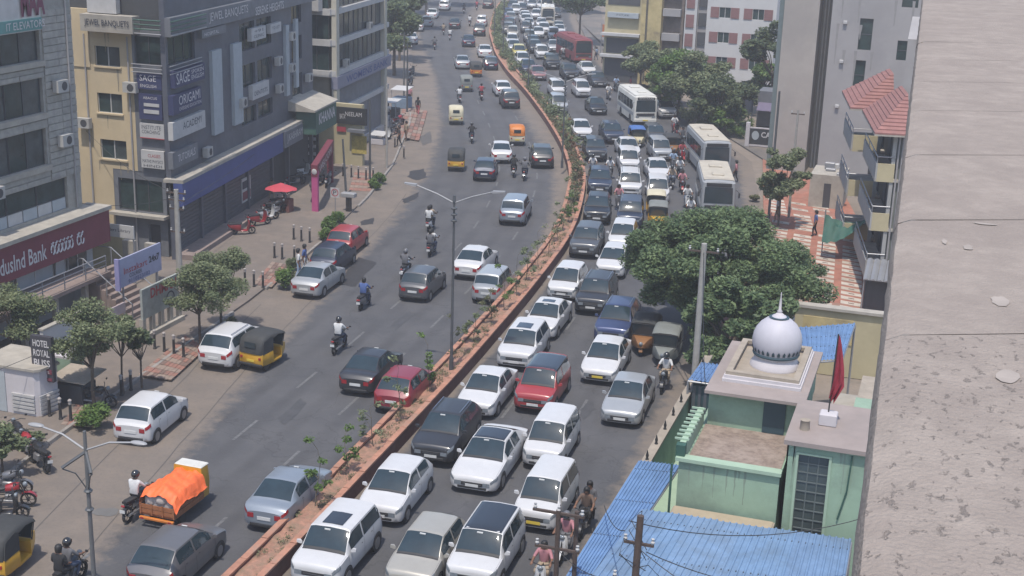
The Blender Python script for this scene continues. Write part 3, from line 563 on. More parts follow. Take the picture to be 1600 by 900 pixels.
# yellow side shop with black hoarding
b4 = thing('yellow_shop', 'small yellow shop wall with a black rounded hoarding and red notice', 'shop', (-45.4, 97, .12))
mb = MB(); mb.box(-47.6, -43.4, 95.4, 95.8, .12, 4.9); part('wall', mb, m_yel2, b4)
Df = Fr((-47.6, 95.4), (-43.4, 95.4))
s = sign_on(Df, b4, 527, 166, 574, 196, m_black, [('NEELAM', .3, .85, .5, .75, m_wtxt), ('BATA', .12, .3, .3, .6, m_wtxt)], d=.2); sign_on(Df, b4, 527, 197, 541, 206, m_rtxt, d=.1); sign_on(Df, b4, 547, 200, 574, 207, m_slate2, d=.6, name='awning'); sign_on(Df, b4, 550, 211, 573, 241, mat('ochre_poster', (.38,.30,.08), .8, var=.5, scale=3), d=.06, name='poster')
dirb = thing('directory_board', 'tall black directory board with rows of white names by the green fascia', 'sign', (-46.2, 93.8, .12)); mb = MB(); mb.box(-48.0, -46.3, 93.6, 93.75, .12, 4.6); db_ = part('board', mb, m_black, dirb)
for k in range(6): mb = MB(); mb.box(-47.8, -46.5, 93.57, 93.6, 1.0+k*.58, 1.25+k*.58); part('name_strip', mb, m_wtxt, db_)
# ---------------------------------------------------------------- right side: tall beige slab building
m_beige = mat('beige_render', (.33,.295,.265), .9, var=.10, scale=.5, bump=.12, c2=(.28,.255,.235), c2amt=.7); m_bgrey2 = mat('grey_render', (.29,.275,.27), .9, var=.10, scale=.5, c2=(.25,.24,.24))
tb = thing('beige_tower', 'tall plain beige apartment tower with a dark recessed shaft of pipes', 'building', (-6, 114, 0))
Tf = Fr((-13.6, 109), (8, 109)); tx = lambda X: X+13.6
mb = MB(); mb.box(-13.6, -10.9, 109, 124, 0, 24); part('wing', mb, m_beige, tb); mb = MB(); mb.box(-10.9, -9.9, 112, 124, 0, 24); part('shaft_back', mb, m_core, tb)
opT = [(tx(X0), tx(X1), z0, z0+h) for X0, X1, z0, h in ((-7.75, -6.75, 10.1, 2.4), (-7.85, -7.0, 7.0, 2.3), (-4.8, -3.6, 9.5, 1.5), (-2.4, -1.2, 11.0, 1.6), (-4.8, -3.6, 13.5, 1.5), (-7.75, -6.75, 14.5, 1.5))]
mb = MB(); Tf.wall(mb, tx(-9.9), tx(8), 0, 24, opT, .3); part('front_wall', mb, m_bgrey2, tb); mb = MB(); mb.box(-9.9, 8, 109.31, 124, 0, 23.9); part('core', mb, m_core, tb); mb = MB(); mb.box(-9.93, -9.9, 109, 124, 0, 24); part('side_wall', mb, m_bgrey2, tb)
for o in opT: Tf.window(tb, *o, m_wfr if o[0] > tx(-3) else m_dfr, m_glA, d=-.15, nu=1, nz=2)
for X in (-10.7, -10.45, -10.15): mb = MB(); mb.tube((X, 111.8, 0), (X, 111.8, 24), .07); part('pipe', mb, m_slate2, tb)
for X in (-13.62,): mb = MB(); mb.box(X-.35, X, 109.1, 109.5, 0, 24); part('edge_strip', mb, mat('green_grey_strip', (.12,.15,.15), .8), tb)
for z in (5.5, 9.0, 12.0): mb = MB(); mb.rbox(-9.0, -8.7, 108.8, 109, z, z+.25, .03); part('lamp_bracket', mb, m_wfr, tb)
# ---------------------------------------------------------------- balcony building with red tiled canopies
m_tile = mat('red_roof_tile', (.25,.12,.105), .8, var=.25, scale=3, c2=(.22,.10,.09)); m_balc = mat('pale_balcony_panel', (.29,.285,.27), .8, var=.15, scale=1.2)
bc = thing('balcony_building', 'four storey house with stepped balconies, yellow ends and red tiled canopies', 'building', (-2, 84, 0))
Gf = Fr((-3.72, 75.0), (-3.72-.16*16, 75.0+.987*16), flip=True)
def gpos(u, z, d): return Gf.P(u, z, d)
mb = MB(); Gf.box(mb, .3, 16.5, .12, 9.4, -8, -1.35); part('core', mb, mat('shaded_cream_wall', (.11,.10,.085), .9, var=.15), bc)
def balcony(u0, u1, z, d0, d1):
    mb = MB(); Gf.box(mb, u0, u1, z-.14, z, -1.4, d1); part('balcony_slab', mb, m_conc, bc)
    mb = MB(); Gf.box(mb, u0, u1, z+.002, z+.85, d1-.1, d1-.002); part('balcony_panel', mb, m_balc, bc)
    mb = MB(); Gf.box(mb, u0-.003, u0+.1, z-.143, z+.85, d0, d1-.102); part('balcony_end', mb, m_yel2, bc)
    for zz in (1.2, 1.5) if False else (1.22,):
        mb = MB(); mb.tube(gpos(u0+.05, z+zz, d1-.06), gpos(u1, z+zz, d1-.06), .035, n=6); mb.tube(gpos(u0+.05, z+zz, d1-.06), gpos(u0+.05, z+zz, d0), .035, n=6)
        for k in range(4): mb.tube(gpos(u0+.05+(u1-u0-.1)*k/3, z+.85, d1-.06), gpos(u0+.05+(u1-u0-.1)*k/3, z+zz, d1-.06), .025, n=6)
        part('balcony_rail', mb, m_steel, bc)
for z in (1.5, 4.2, 6.95): balcony(0, 7.6, z, -1.0, 0.0); balcony(8.4, 14.6, z+.05, -1.0, .65)
for z in (.2, 1.55, 4.25, 7.0):
    for u in (1.0, 3.2, 5.4, 9.4, 11.6):
        mb = MB(); Gf.box(mb, u, u+1.2, z+.05, z+2.0, -1.349, -1.28); part('balcony_door', mb, m_dfr, bc)
for u in (.06, 7.5, 8.45): mb = MB(); Gf.box(mb, u, u+.2, .12, 9.3, -1.0, -.8); part('corner_post', mb, m_balc, bc)
def tiled(u0, u1, d0, d1, z0, z1, name='tiled_canopy'):
    c = part(name, MB().hexa([gpos(u0, z0-.12, d0), gpos(u1, z0-.12, d0), gpos(u1, z0-.12, d1), gpos(u0, z0-.12, d1), gpos(u0, z0-.02, d0), gpos(u1, z0-.02, d0), gpos(u1, z0-.02, d1), gpos(u0, z0-.02, d1)]), m_conc, bc)
    n = 11; ua, ub = u0+2.4, u1-2.4; da = d0
    for k in range(n):
        t0, t1 = k/n, min((k+1.12)/n, 1.0); mb = MB()
        def rp(t, end, dd, dz=0):
            uu = (u0+(ua-u0)*t) if end == 0 else (u1+(ub-u1)*t); return gpos(uu, z0+(z1-z0)*t+dz, dd+(da-dd)*t)
        for (e0, dd0, e1, dd1) in ((0, d1, 1, d1), (0, d0, 0, d1), (1, d1, 1, d0)):
            mb.quad(rp(t0, e0, dd0, .07), rp(t0, e1, dd1, .07), rp(t1, e1, dd1), rp(t1, e0, dd0)); mb.quad(rp(t0, e0, dd0, .07), rp(t0, e1, dd1, .07), rp(t0, e1, dd1, -.03), rp(t0, e0, dd0, -.03))
        part('tile_course', mb, m_tile, c)
tiled(-.5, 7.4, -1.5, .3, 9.5, 11.4); tiled(8.0, 15.0, -1.6, .95, 9.5, 11.4)
mb = MB(); mb.box(-2.6, 5, 78.2, 90, 9.4, 9.6); part('flat_roof', mb, m_conc, bc)
mb = MB(); mb.box(-2.3, 4, 80.5, 88, 9.6, 13.9); part('roof_room', mb, m_yel2, bc); mb = MB(); mb.box(-2.5, 4.2, 80.2, 88.2, 13.9, 14.1); part('roof_slab', mb, m_conc, bc)
mb = MB(); mb.hexa([(-3.0, 80.4, 9.6), (-2.45, 80.4, 9.6), (-2.45, 83.5, 9.6), (-3.0, 83.5, 9.6), (-3.0, 80.4, 14.0), (-2.45, 80.4, 14.0), (-2.45, 83.5, 15.0), (-3.0, 83.5, 15.0)]); part('stair_turret', mb, m_bgrey2, bc)
for k in range(2): mb = MB(); mb.box(-1.9+k*1.9, -.3+k*1.9, 80.46, 80.5, 10.6, 13.2); part('blank_panel', mb, m_yel, bc)
for k in range(3): mb = MB(); mb.tube((-2.62+k*.2, 75.2, .1), (-2.62+k*.2, 75.2, 9.3), .05); part('drain_pipe', mb, m_bgrey2, bc)
mb = MB(); mb.box(-2.7, 5, 75.4, 76.2, .12, 9.3); part('end_wall', mb, mat('grey_green_render', (.17,.18,.165), .9, var=.15), bc)
# tin awning and dark shop below
aw = thing('tin_awning', 'small grey corrugated awning over a dark stall at the foot of the balcony house', 'awning', (-2.4, 73.6, .12))
for k in range(8):
    mb = MB(); x0 = -3.6+k*.36; mb.hexa([(x0, 72.2, 2.0), (x0+.34, 72.2, 2.0), (x0+.34, 74.8, 2.5), (x0, 74.8, 2.5), (x0, 72.2, 2.04), (x0+.17, 72.2, 2.09), (x0+.17, 74.8, 2.59), (x0, 74.8, 2.54)]); part('tin_sheet', mb, m_steel, aw)
mb = MB(); mb.box(-3.5, -.6, 72.9, 73.0, .12, 1.95); part('stall_front', mb, m_core, aw)
for x in (-3.55, -.7): mb = MB(); mb.tube((x, 72.3, .12), (x, 72.3, 2.0), .04); part('post', mb, m_steel, aw)
# ---------------------------------------------------------------- white flats with red shutters, old yellow building
wf_ = thing('white_flats', 'white apartment block with reddish brown window shutters beyond the trees', 'building', (-25, 156, 0))
m_whw = mat('white_render', (.48,.47,.46), .9, var=.08, scale=.4, c2=(.41,.40,.40)); m_rsh = mat('red_brown_shutter', (.20,.10,.095), .8, var=.15)
Wf = Fr((-27.2, 151), (-19.6, 151)); opW = []
for z in (2.6, 5.3, 8.0, 10.7, 13.4):
    for u in (1.35, 5.0): opW.append((u, u+1.25, z, z+1.15))
mb = MB(); Wf.wall(mb, 0, 7.6, 0, 16, opW, .25); part('front_wall', mb, m_whw, wf_); mb = MB(); mb.box(-27.2, -19.6, 151.26, 164, 0, 15.9); part('core', mb, m_whw, wf_)
for o in opW:
    Wf.window(wf_, *o, m_wfr, m_glA, d=-.12, nu=2)
    for du in (-.95, 1.27): mb = MB(); Wf.box(mb, o[0]+du, o[0]+du+.93, o[2], o[3], .0, .06); part('shutter', mb, m_rsh, wf_)
mb = MB(); mb.box(-28.4, -27.2, 152, 164, 0, 15.5); part('grey_wing', mb, m_bgrey2, wf_)
mb = MB(); mb.box(-29.75, -28.4, 151.5, 164, 0, 15.5); part('white_wing', mb, m_whw, wf_)
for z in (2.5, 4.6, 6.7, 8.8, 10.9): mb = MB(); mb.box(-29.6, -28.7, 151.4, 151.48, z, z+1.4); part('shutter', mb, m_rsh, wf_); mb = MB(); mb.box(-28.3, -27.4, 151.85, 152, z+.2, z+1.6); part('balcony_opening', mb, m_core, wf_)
ob = thing('old_yellow_building', 'stained old yellow building with a grey signboard and dark verandah', 'building', (-37, 156, 0))
m_oldy = mat('stained_yellow', (.43,.345,.17), .9, var=.2, scale=1.0, c2=(.20,.16,.10), c2amt=.5)
mb = MB(); mb.box(-38.9, -34.6, 151.6, 165, 0, 15); part('left_wing', mb, m_yel2, ob); mb = MB(); mb.box(-34.6, -32.3, 151, 165, 0, 15); part('tower_wall', mb, m_oldy, ob); mb = MB(); mb.box(-32.3, -29.95, 152, 165, 0, 15); part('right_wing', mb, mat('sooty_wall', (.15,.12,.10), .9, var=.4, scale=1), ob)
Of = Fr((-38.9, 151.6), (-34.6, 151.6)); o_ = sign_on(Of, ob, 951, 18, 999, 29, m_pale, [('FIITJEE', .3, .7, .3, .7, m_dtxt)], d=.5)
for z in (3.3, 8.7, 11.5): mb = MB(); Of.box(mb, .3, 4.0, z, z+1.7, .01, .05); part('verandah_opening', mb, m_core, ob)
for z in (2.9, 5.3): mb = MB(); Of.box(mb, -.2, 4.25, z, z+.3, .0, .9); part('balcony_slab', mb, m_wfr, ob)
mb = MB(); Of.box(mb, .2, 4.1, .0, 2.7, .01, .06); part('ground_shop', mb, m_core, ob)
for k in range(4): mb = MB(); mb.box(-32.2, -30.2, 151.2, 152.05, 2.4+k*2.7, 3.2+k*2.7); part('balcony', mb, m_bgrey2, ob)
for k in range(6): mb = MB(); mb.tube((-34.0+k*.12, 150.95, .5), (-34.0+k*.12, 150.95, 14), .05, n=6); part('stain_pipe', mb, m_core, ob) if k < 2 else None
# ---------------------------------------------------------------- the mosque compound
m_mint = mat('mint_render', (.255,.36,.265), .85, var=.10, scale=1.0, bump=.1, c2=(.185,.25,.19), c2amt=.7); m_mintd = mat('mint_trim', (.30,.40,.30), .85, var=.1); m_pink = mat('pinkish_plaster', (.275,.228,.208), .9, var=.12, scale=1.2, c2=(.235,.20,.185)); m_terr = mat('gritty_terrace', (.215,.165,.135), .95, var=.4, scale=6, bump=.4, bscale=30, c2=(.30,.24,.20), c2amt=.7)
m_dome = mat('lilac_white_dome', (.43,.415,.45), .6, var=.06, scale=2); m_tan = mat('tan_stone', (.30,.255,.205), .9, var=.2, scale=2, c2=(.24,.21,.17)); m_white = mat('white_plaster', (.47,.44,.45), .85, var=.08); m_dblue = mat('dark_teal', (.03,.06,.075), .6); m_gv = mat('dark_green_vent', (.03,.085,.065), .8)
mq = thing('mosque', 'mint green mosque with a white onion dome, terrace and stair tower', 'mosque', (-4.5, 44, 0))
mb = MB(); mb.box(-7.15, -3.9, 40.5, 50.2, 0, 4.0); part('hall_wall', mb, m_mint, mq)
mb = MB(); mb.box(-6.95, -3.95, 40.75, 43.9, 4.0, 4.03); part('terrace_floor', mb, m_terr, mq)
mb = MB(); mb.box(-7.15, -3.9, 40.3, 40.5, 2.35, 4.12); part('front_wall', mb, m_mint, mq); mb = MB(); mb.box(-7.25, -3.85, 40.18, 40.56, 4.12, 4.24); part('coping', mb, m_mintd, mq)
mb = MB(); mb.box(-7.22, -7.02, 40.58, 43.9, 4.0, 4.62); part('side_parapet', mb, m_mintd, mq)
for k in range(9):
    y = 40.75+k*.36; mb = MB(); mb.box(-7.26, -7.225, y, y+.2, 4.12+.22*(k % 2), 4.36+.22*(k % 2)); part('vent_block', mb, m_gv, mq)
    mb = MB(); mb.box(-7.42, -6.95, y+.03, y+.09, 4.62, 4.68); part('parapet_slat', mb, m_mintd, mq)
mb = MB(); mb.box(-7.28, -6.98, 40.32, 40.62, 4.13, 4.62); part('corner_post', mb, m_gv, mq)
mb = MB(); mb.box(-6.9, -3.75, 43.9, 48.9, 4.0, 5.32); part('dome_room', mb, m_mint, mq); mb = MB(); mb.box(-5.0, -4.25, 43.86, 43.9, 4.05, 5.25); part('door', mb, m_dblue, mq)
mb = MB(); mb.box(-7.0, -3.6, 43.45, 49.1, 5.33, 5.44); part('roof_slab', mb, m_pink, mq)
for i, (g_, z0, z1) in enumerate(((.30, 5.44, 5.55), (.38, 5.55, 5.66), (.46, 5.66, 5.78))):
    mb = MB(); x0, x1, y0, y1 = -6.75+g_*.5, -3.7-g_*.6, 44.25+g_, 49.0-g_; t = .22
    for q in ((x0, x1, y0, y0+t), (x0, x1, y1-t, y1), (x0, x0+t, y0+t, y1-t), (x1-t, x1, y0+t, y1-t)): mb.box(*q, z0, z1)
    part('stepped_cornice', mb, m_white if i < 2 else m_tan, mq)
mb = MB(); mb.box(-6.4, -4.15, 44.9, 48.4, 5.44, 5.56); part('dome_terrace', mb, m_tan, mq)
dc = (-5.05, 46.6, 0)
mb = MB(); mb.lathe([(.90, 5.56), (.90, 5.62), (.80, 5.75), (.74, 5.92), (.80, 5.96), (.80, 6.0)], (dc[0], dc[1], 0), 28); part('drum', mb, m_white, mq, 40)
mb = MB(); mb.lathe([(.82, 6.0), (.84, 6.05), (.82, 6.10)], (dc[0], dc[1], 0), 28); part('dark_ring', mb, m_dblue, mq, 40)
mb = MB(); mb.lathe([(.80, 6.10), (.84, 6.22), (.87, 6.38), (.88, 6.55), (.85, 6.75), (.77, 6.96), (.64, 7.14), (.46, 7.29), (.28, 7.38), (.22, 7.44)], (dc[0], dc[1], 0), 32); dm = part('dome', mb, m_dome, mq, 60)
for k in range(28):
    a = 2*math.pi*k/28; mb = MB(); r = .855; c, s = math.cos(a), math.sin(a); tx_, ty_ = -s, c; w_ = .05
    def lp(t, z, rr): return (dc[0]+c*rr+tx_*t, dc[1]+s*rr+ty_*t, z)
    mb.add([lp(-w_, 6.14, .835), lp(w_, 6.14, .835), lp(w_, 6.24, .868), lp(0, 6.33, .882), lp(-w_, 6.24, .868)], [(0, 1, 2, 3, 4)]); part('dark_petal', mb, m_dblue, dm)
mb = MB(); mb.lathe([(.34, 7.36), (.36, 7.385), (.33, 7.40)], (dc[0], dc[1], 0), 24); part('crown_ring', mb, m_dblue, dm, 50)
mb = MB(); mb.lathe([(.30, 7.37), (.18, 7.46), (.08, 7.55), (.10, 7.60), (.05, 7.66), (.045, 7.95), (.02, 8.15), (.03, 8.2), (.01, 8.3)], (dc[0], dc[1], 0), 12); part('finial', mb, m_white, mq, 60)
# stair tower
TF = Fr((-3.75, 40.25), (-1.1, 40.25))
mb = MB(); TF.wall(mb, 0, 2.65, 0, 5.3, [(.38, 1.32, 2.1, 5.0)], .2); mb.box(-3.75, -3.7, 40.25, 43.9, 0, 5.3); mb.box(-1.15, -1.1, 40.25, 43.9, 0, 5.3); mb.box(-3.69, -1.16, 40.46, 43.9, 0, 5.29); part('tower_wall', mb, m_mint, mq)
mb = MB(); mb.box(-3.85, -1.0, 40.08, 43.85, 5.3, 5.45); part('tower_roof', mb, m_pink, mq)
TF.window(mq, .38, 1.32, 2.1, 5.0, mat('jali_frame', (.10,.12,.12), .7), glass('green_glass', (.05,.065,.065), .3), d=-.1, nu=3, nz=9, fw=.035, name='tower_window')
mb = MB(); TF.box(mb, .30, 1.40, 5.0, 5.06, 0, .06); TF.box(mb, .30, .38, 2.1, 5.0, 0, .04); TF.box(mb, 1.32, 1.40, 2.1, 5.0, 0, .04); part('window_surround', mb, m_mintd, mq)
mb = MB(); mb.path([TF.P(2.0, 5.2, .05), TF.P(1.95, 4.0, .05), TF.P(1.75, 3.0, .05)], .03); part('drain_pipe', mb, m_gv, mq)
mb = MB(); mb.lathe([(.16, 5.45), (.15, 5.75), (.17, 5.78), (.12, 5.80)], (-3.35, 41.2, 0), 10); part('roof_pot', mb, m_tan, mq, 40)
# lower yard block in front, sandy top
mb = MB(); mb.box(-7.2, -3.9, 38.85, 40.15, 0, 2.54); part('yard_block', mb, m_tan, mq); mb = MB(); mb.box(-7.15, -3.95, 38.9, 40.12, 2.54, 2.58); part('sandy_top', mb, mat('sand', (.33,.27,.19), .95, var=.12, scale=2), mq)
mb = MB(); mb.tube((-7.35, 40.2, 0), (-7.35, 40.2, 4.0), .04); part('rain_pipe', mb, m_gv, mq)
# rear mint boxes and roofs beyond the tower
rb = thing('mint_rear_block', 'mint green boxes and concrete slabs behind the stair tower', 'building', (-2.2, 46, 0))
mb = MB(); mb.box(-3.1, -2.1, 44.2, 47.5, 0, 3.9); part('low_box', mb, m_mint, rb); mb = MB(); mb.box(-2.1, -.9, 44.1, 46.0, 0, 5.0); part('tall_box', mb, m_mint, rb); mb = MB(); mb.box(-2.1, -.9, 46.0, 49.5, 0, 4.6); part('grey_box', mb, m_tan, rb); mb = MB(); mb.box(-3.1, -2.1, 47.5, 50, 0, 3.6); part('drum_box', mb, m_conc, rb)
mb = MB(); mb.box(-3.2, -.8, 44.02, 44.1, 4.0, 4.2); part('ledge', mb, m_conc, rb)
# flag on the tower
fl = thing('red_flag', 'tall dark red flag hanging on a pole from a plastered block on the tower roof', 'flag', (-2.75, 42.2, 5.45)); mb = MB(); mb.rbox(-2.98, -2.42, 41.7, 42.2, 5.45, 5.85, .03); part('plaster_block', mb, m_white, fl); mb = MB(); mb.tube((-2.72, 42.0, 5.8), (-2.66, 42.0, 8.5), .025, n=6); part('pole', mb, m_blk_ if 'm_blk_' in globals() else m_black, fl)
rows = []
for j in range(16):
    t = j/15; z = 8.45-2.15*t; wd = .05+.42*t**.8 if t < .7 else .42-.25*(t-.7)/.3; rows.append([(-2.66+.0-.2*max(0, t-.5)+wd*(i/6), 42.0+.10*math.sin(i*2.2+t*3)*t, z+.06*math.sin(i*1.7)*t-.1*t*(i/6)) for i in range(7)])
mb = MB(); mb.loft(rows, False, False, False); part('cloth', mb, mat('dark_red_cloth', (.27,.022,.04), .8, var=.2, scale=4), fl, 80)
# compound wall with green paint and dark finials
cw = thing('compound_wall', 'mint green compound wall with small dark finials along the sandy verge', 'wall', (-9, 50, 0)); mb = MB(); mb.box(-9.05, -8.85, 42.6, 56.5, 0, 2.2); part('wall', mb, m_mint, cw); mb = MB(); mb.box(-9.12, -8.78, 42.6, 56.5, 2.2, 2.3); part('coping', mb, m_tan, cw)
for k in range(9): mb = MB(); y = 44+k*1.5; mb.lathe([(.07, 0), (.04, .08), (.06, .16), (.01, .36)], (-8.95, y, 2.3), 8); part('finial', mb, m_black, cw, 40)
mb = MB(); mb.box(-8.8, -7.2, 42.5, 43.0, 0, .1); mb.box(-8.84, -7.2, 43, 56, -.01, .15); part('alley_floor', mb, m_mintd, cw)
# ---------------------------------------------------------------- blue corrugated roofs
m_tin = [mat('blue_tin_%d' % k, c, .6, .05, var=.2, scale=1.8, c2=tuple(v*.72 for v in c), c2amt=.5) for k, c in enumerate(((.115,.205,.37), (.125,.22,.385), (.11,.195,.355)))]; m_tin2 = [mat('faded_blue_tin_%d' % k, c, .65, .05, var=.2, scale=1.8, c2=(c[0]*.85, c[1]*.78, c[2]*.72), c2amt=.6) for k, c in enumerate(((.145,.235,.365), (.16,.25,.38), (.138,.22,.345)))]; m_bolt = mat('roof_bolt', (.06,.07,.09), .6)
def tin_roof(name, label, A_, B_, C_, D_, n, ribs, m, base_z=0, group='blue tin roofs', wall=True):
    """sheets side by side from edge A-B across to D-C; each sheet has raised ribs along its length"""
    A_, B_, C_, D_ = map(Vector, (A_, B_, C_, D_)); c = (A_+B_+C_+D_)/4; t = thing(name, label, 'roof', (c.x, c.y, 0), group)
    for k in range(n):
        mb = MB(); rows = []; prof = []
        for r in range(ribs):
            for q, h in ((0, 0), (.60, 0), (.68, .035), (.92, .035)): prof.append(((k+(r+q)/ribs)/n, h))
        prof.append(((k+1.01)/n, 0)); jit = random.uniform(0, .012)
        rows = []
        for s in (-random.uniform(0, .012), .5, 1+random.uniform(0, .012)):
            rows.append([tuple((A_.lerp(B_, f)).lerp(D_.lerp(C_, f), s)+Vector((0, 0, h+jit))) for f, h in prof])
        mb.loft(rows, False, False, False); sh_ = part('tin_sheet', mb, random.choice(m), t); bl_ = MB()
        for s in (.08, .36, .64, .92):
            for f, h in prof[2::4]: q = (A_.lerp(B_, f)).lerp(D_.lerp(C_, f), s); bl_.box(q.x-.018, q.x+.018, q.y-.018, q.y+.018, q.z+.03, q.z+.062)
        part('bolts', bl_, m_bolt, sh_)
    if wall:
        mb = MB(); 
        for p, q in ((A_, B_), (B_, C_), (C_, D_), (D_, A_)): mb.tube((p.x, p.y, p.z-.06), (q.x, q.y, q.z-.06), .04, n=6)
        for p in (A_, B_, C_, D_): mb.tube((p.x, p.y, 0), (p.x, p.y, p.z-.06), .05, n=6)
        part('frame', mb, m_steel, t)
    return t
tin_roof('tin_roof', 'large pale blue corrugated roof filling the bottom right corner', (-8.6, 29.5, 2.98), (-1.3, 30.5, 2.98), (-1.45, 38.75, 3.05), (-7.9, 38.4, 3.05), 8, 4, m_tin2)
tin_roof('tin_roof', 'bright blue corrugated roof strip along the road wall', (-9.0, 33.2, 2.90), (-7.95, 33.2, 2.96), (-7.5, 42.6, 2.90), (-8.95, 42.5, 2.84), 3, 4, m_tin)
tin_roof('tin_roof', 'bright blue corrugated roof behind the dome', tuple(at(1250, 566, 4.4)), tuple(at(1316, 561, 4.4)), tuple(at(1336, 506, 4.0)), tuple(at(1236, 513, 4.0)), 4, 3, m_tin)
tin_roof('tin_roof', 'small blue corrugated roof beside the concrete pole', (-8.9, 51.0, 2.9), (-7.3, 51.0, 2.9), (-7.3, 53.8, 2.7), (-8.9, 53.8, 2.7), 3, 3, m_tin)
sw = thing('tin_shed', 'dark blue sheet metal shed wall under the small blue roof', 'shed', (-8, 52, 0)); mb = MB(); mb.box(-8.75, -7.4, 51.2, 53.6, 0, 2.65); part('sheet_wall', mb, m_dblue, sw); 
for k in range(6): mb = MB(); mb.box(-8.72+k*.23, -8.60+k*.23, 51.17, 51.2, .1, 2.6); part('wall_rib', mb, m_slate, sw)
mb = MB(); mb.box(-8.45, -1.5, 30.2, 38.0, 0, 2.7); solo('market_shed', mb, m_tan, 'low plastered market shed beneath the large blue tin roof', 'shed')
# yellow wall at the end of the walk
yw = thing('yellow_boundary_wall', 'ochre yellow boundary wall with recessed panel across the end of the paved walk', 'wall', (-3.5, 62, 0)); mb = MB(); mb.box(-6.0, -.6, 62.0, 62.3, 0, 3.2); part('wall', mb, m_yel2, yw)
mb = MB(); mb.box(-6.1, -.5, 61.85, 62.4, 3.2, 3.33); part('coping', mb, m_conc, yw); mb = MB(); mb.box(-5.6, -3.3, 61.95, 62.0, 1.6, 2.8); part('recess_panel', mb, m_oldy, yw)
# ---------------------------------------------------------------- parapet of the roof the picture is taken from
m_cop = mat('pitted_concrete_coping', (.285,.240,.208), .95, var=.16, scale=9, bump=.35, bscale=70, c2=(.24,.20,.174), c2amt=.9)
ow = thing('roof_parapet', 'pale pitted concrete parapet running up the right edge of the picture', 'parapet', (.6, 8, 0))
def pitted():
    m = m_cop.copy(); m.name = 'deeply_pitted_concrete'; n = m.node_tree.nodes; l = m.node_tree.links; b_ = n['Principled BSDF']; src = b_.inputs['Base Color'].links[0].from_socket; g_ = n.new('ShaderNodeNewGeometry')
    mp = n.new('ShaderNodeMapping'); mp.inputs['Scale'].default_value = (1, .55, 1); l.new(g_.outputs['Position'], mp.inputs['Vector'])
    ds = n.new('ShaderNodeTexNoise'); ds.inputs['Scale'].default_value = 60; ds.inputs['Detail'].default_value = 4; l.new(mp.outputs[0], ds.inputs['Vector']); sc_ = n.new('ShaderNodeVectorMath'); sc_.operation = 'SCALE'; sc_.inputs['Scale'].default_value = .03; l.new(ds.outputs['Color'], sc_.inputs[0]); ad = n.new('ShaderNodeVectorMath'); l.new(mp.outputs[0], ad.inputs[0]); l.new(sc_.outputs[0], ad.inputs[1])
    nz = n.new('ShaderNodeTexNoise'); nz.inputs['Scale'].default_value = 42; nz.inputs['Detail'].default_value = 5; nz.inputs['Roughness'].default_value = .6; l.new(ad.outputs[0], nz.inputs['Vector'])
    mr = n.new('ShaderNodeMapRange'); mr.inputs[1].default_value = .60; mr.inputs[2].default_value = .70; l.new(nz.outputs['Fac'], mr.inputs[0]); mx = n.new('ShaderNodeMix'); mx.data_type = 'RGBA'; ml = n.new('ShaderNodeMath'); ml.operation = 'MULTIPLY'; ml.inputs[1].default_value = .5; l.new(mr.outputs[0], ml.inputs[0]); l.new(ml.outputs[0], mx.inputs['Factor']); l.new(src, mx.inputs[6]); mx.inputs[7].default_value = (.17, .14, .122, 1); l.new(mx.outputs[2], b_.inputs['Base Color'])
    iv = n.new('ShaderNodeMath'); iv.operation = 'SUBTRACT'; iv.inputs[0].default_value = 1; l.new(mr.outputs[0], iv.inputs[1]); bp = n.new('ShaderNodeBump'); bp.inputs['Strength'].default_value = .8; bp.inputs['Distance'].default_value = .006; l.new(iv.outputs[0], bp.inputs['Height']); old = b_.inputs['Normal'].links[0].from_socket; l.new(old, bp.inputs['Normal']); l.new(bp.outputs[0], b_.inputs['Normal'])
    return m
m_pitted = pitted()
def lx(y): return -.040-.0305*(y-2.3)
mb = MB(); mb.hexa([(lx(-3)+.05, -3, 0), (1.5, -3, 0), (1.5, 19, 0), (lx(19)+.05, 19, 0), (lx(-3)+.05, -3, 20.62), (1.5, -3, 20.62), (1.5, 19, 20.62), (lx(19)+.05, 19, 20.62)]); part('wall', mb, m_conc, ow)
ys_ = [-1.0, .8, 2.0]+[at(1410, v, 20.8).y+.04 for v in (532, 347, 243, 173, 127, 92, 64, 40, 20)]+[17.6, 19.2]
for a, b in zip(ys_[:-1], ys_[1:]):
    mb = MB(); g0 = .004; sk = .45; rg = []; nn_ = max(3, int((b-a)/.12)); rr_ = [random.uniform(-.0022, .0022) for _ in range(nn_+1)]; r2_ = [random.uniform(-.0015, .0015) for _ in range(nn_+1)]
    for x, z in ((-.01, 20.62), (-.04, 20.74), (-.025, 20.785), (.02, 20.80), (.5, 20.803), (1.5, 20.80), (1.5, 20.62)):
        row = []
        for k in range(nn_+1):
            y = a+g0+(b-a-2*g0)*k/nn_+x*sk; e = x < .1; row.append(((lx(y) if x < 1 else 0)+x+(rr_[k] if e else 0), y, z+(r2_[k] if e and z > 20.7 else 0)))
        rg.append(row)
    mb.loft(rg, False, False, False); sl_ = part('coping_slab', mb, m_pitted if b < 4.2 else m_cop, ow, 40)
m_rim_ = mat('pale_chipped_mortar', (.31,.268,.238), .95, var=.15, scale=12)
for (x, y, rx, ry) in ((.10, 4.9, .018, .04), (.2, 4.25, .028, .06), (.21, 3.55, .03, .06), (.02, 4.95, .010, .04), (.16, 5.3, .05, .015)):
    n = 14; mb2 = MB(); mb2.add([(x+rx*random.uniform(.75, 1.1)*math.cos(2*math.pi*j/n), y+ry*random.uniform(.75, 1.1)*math.sin(2*math.pi*j/n), 20.8045) for j in range(n)], [tuple(range(n))]); part('mortar_splash', mb2, m_rim_, ow)


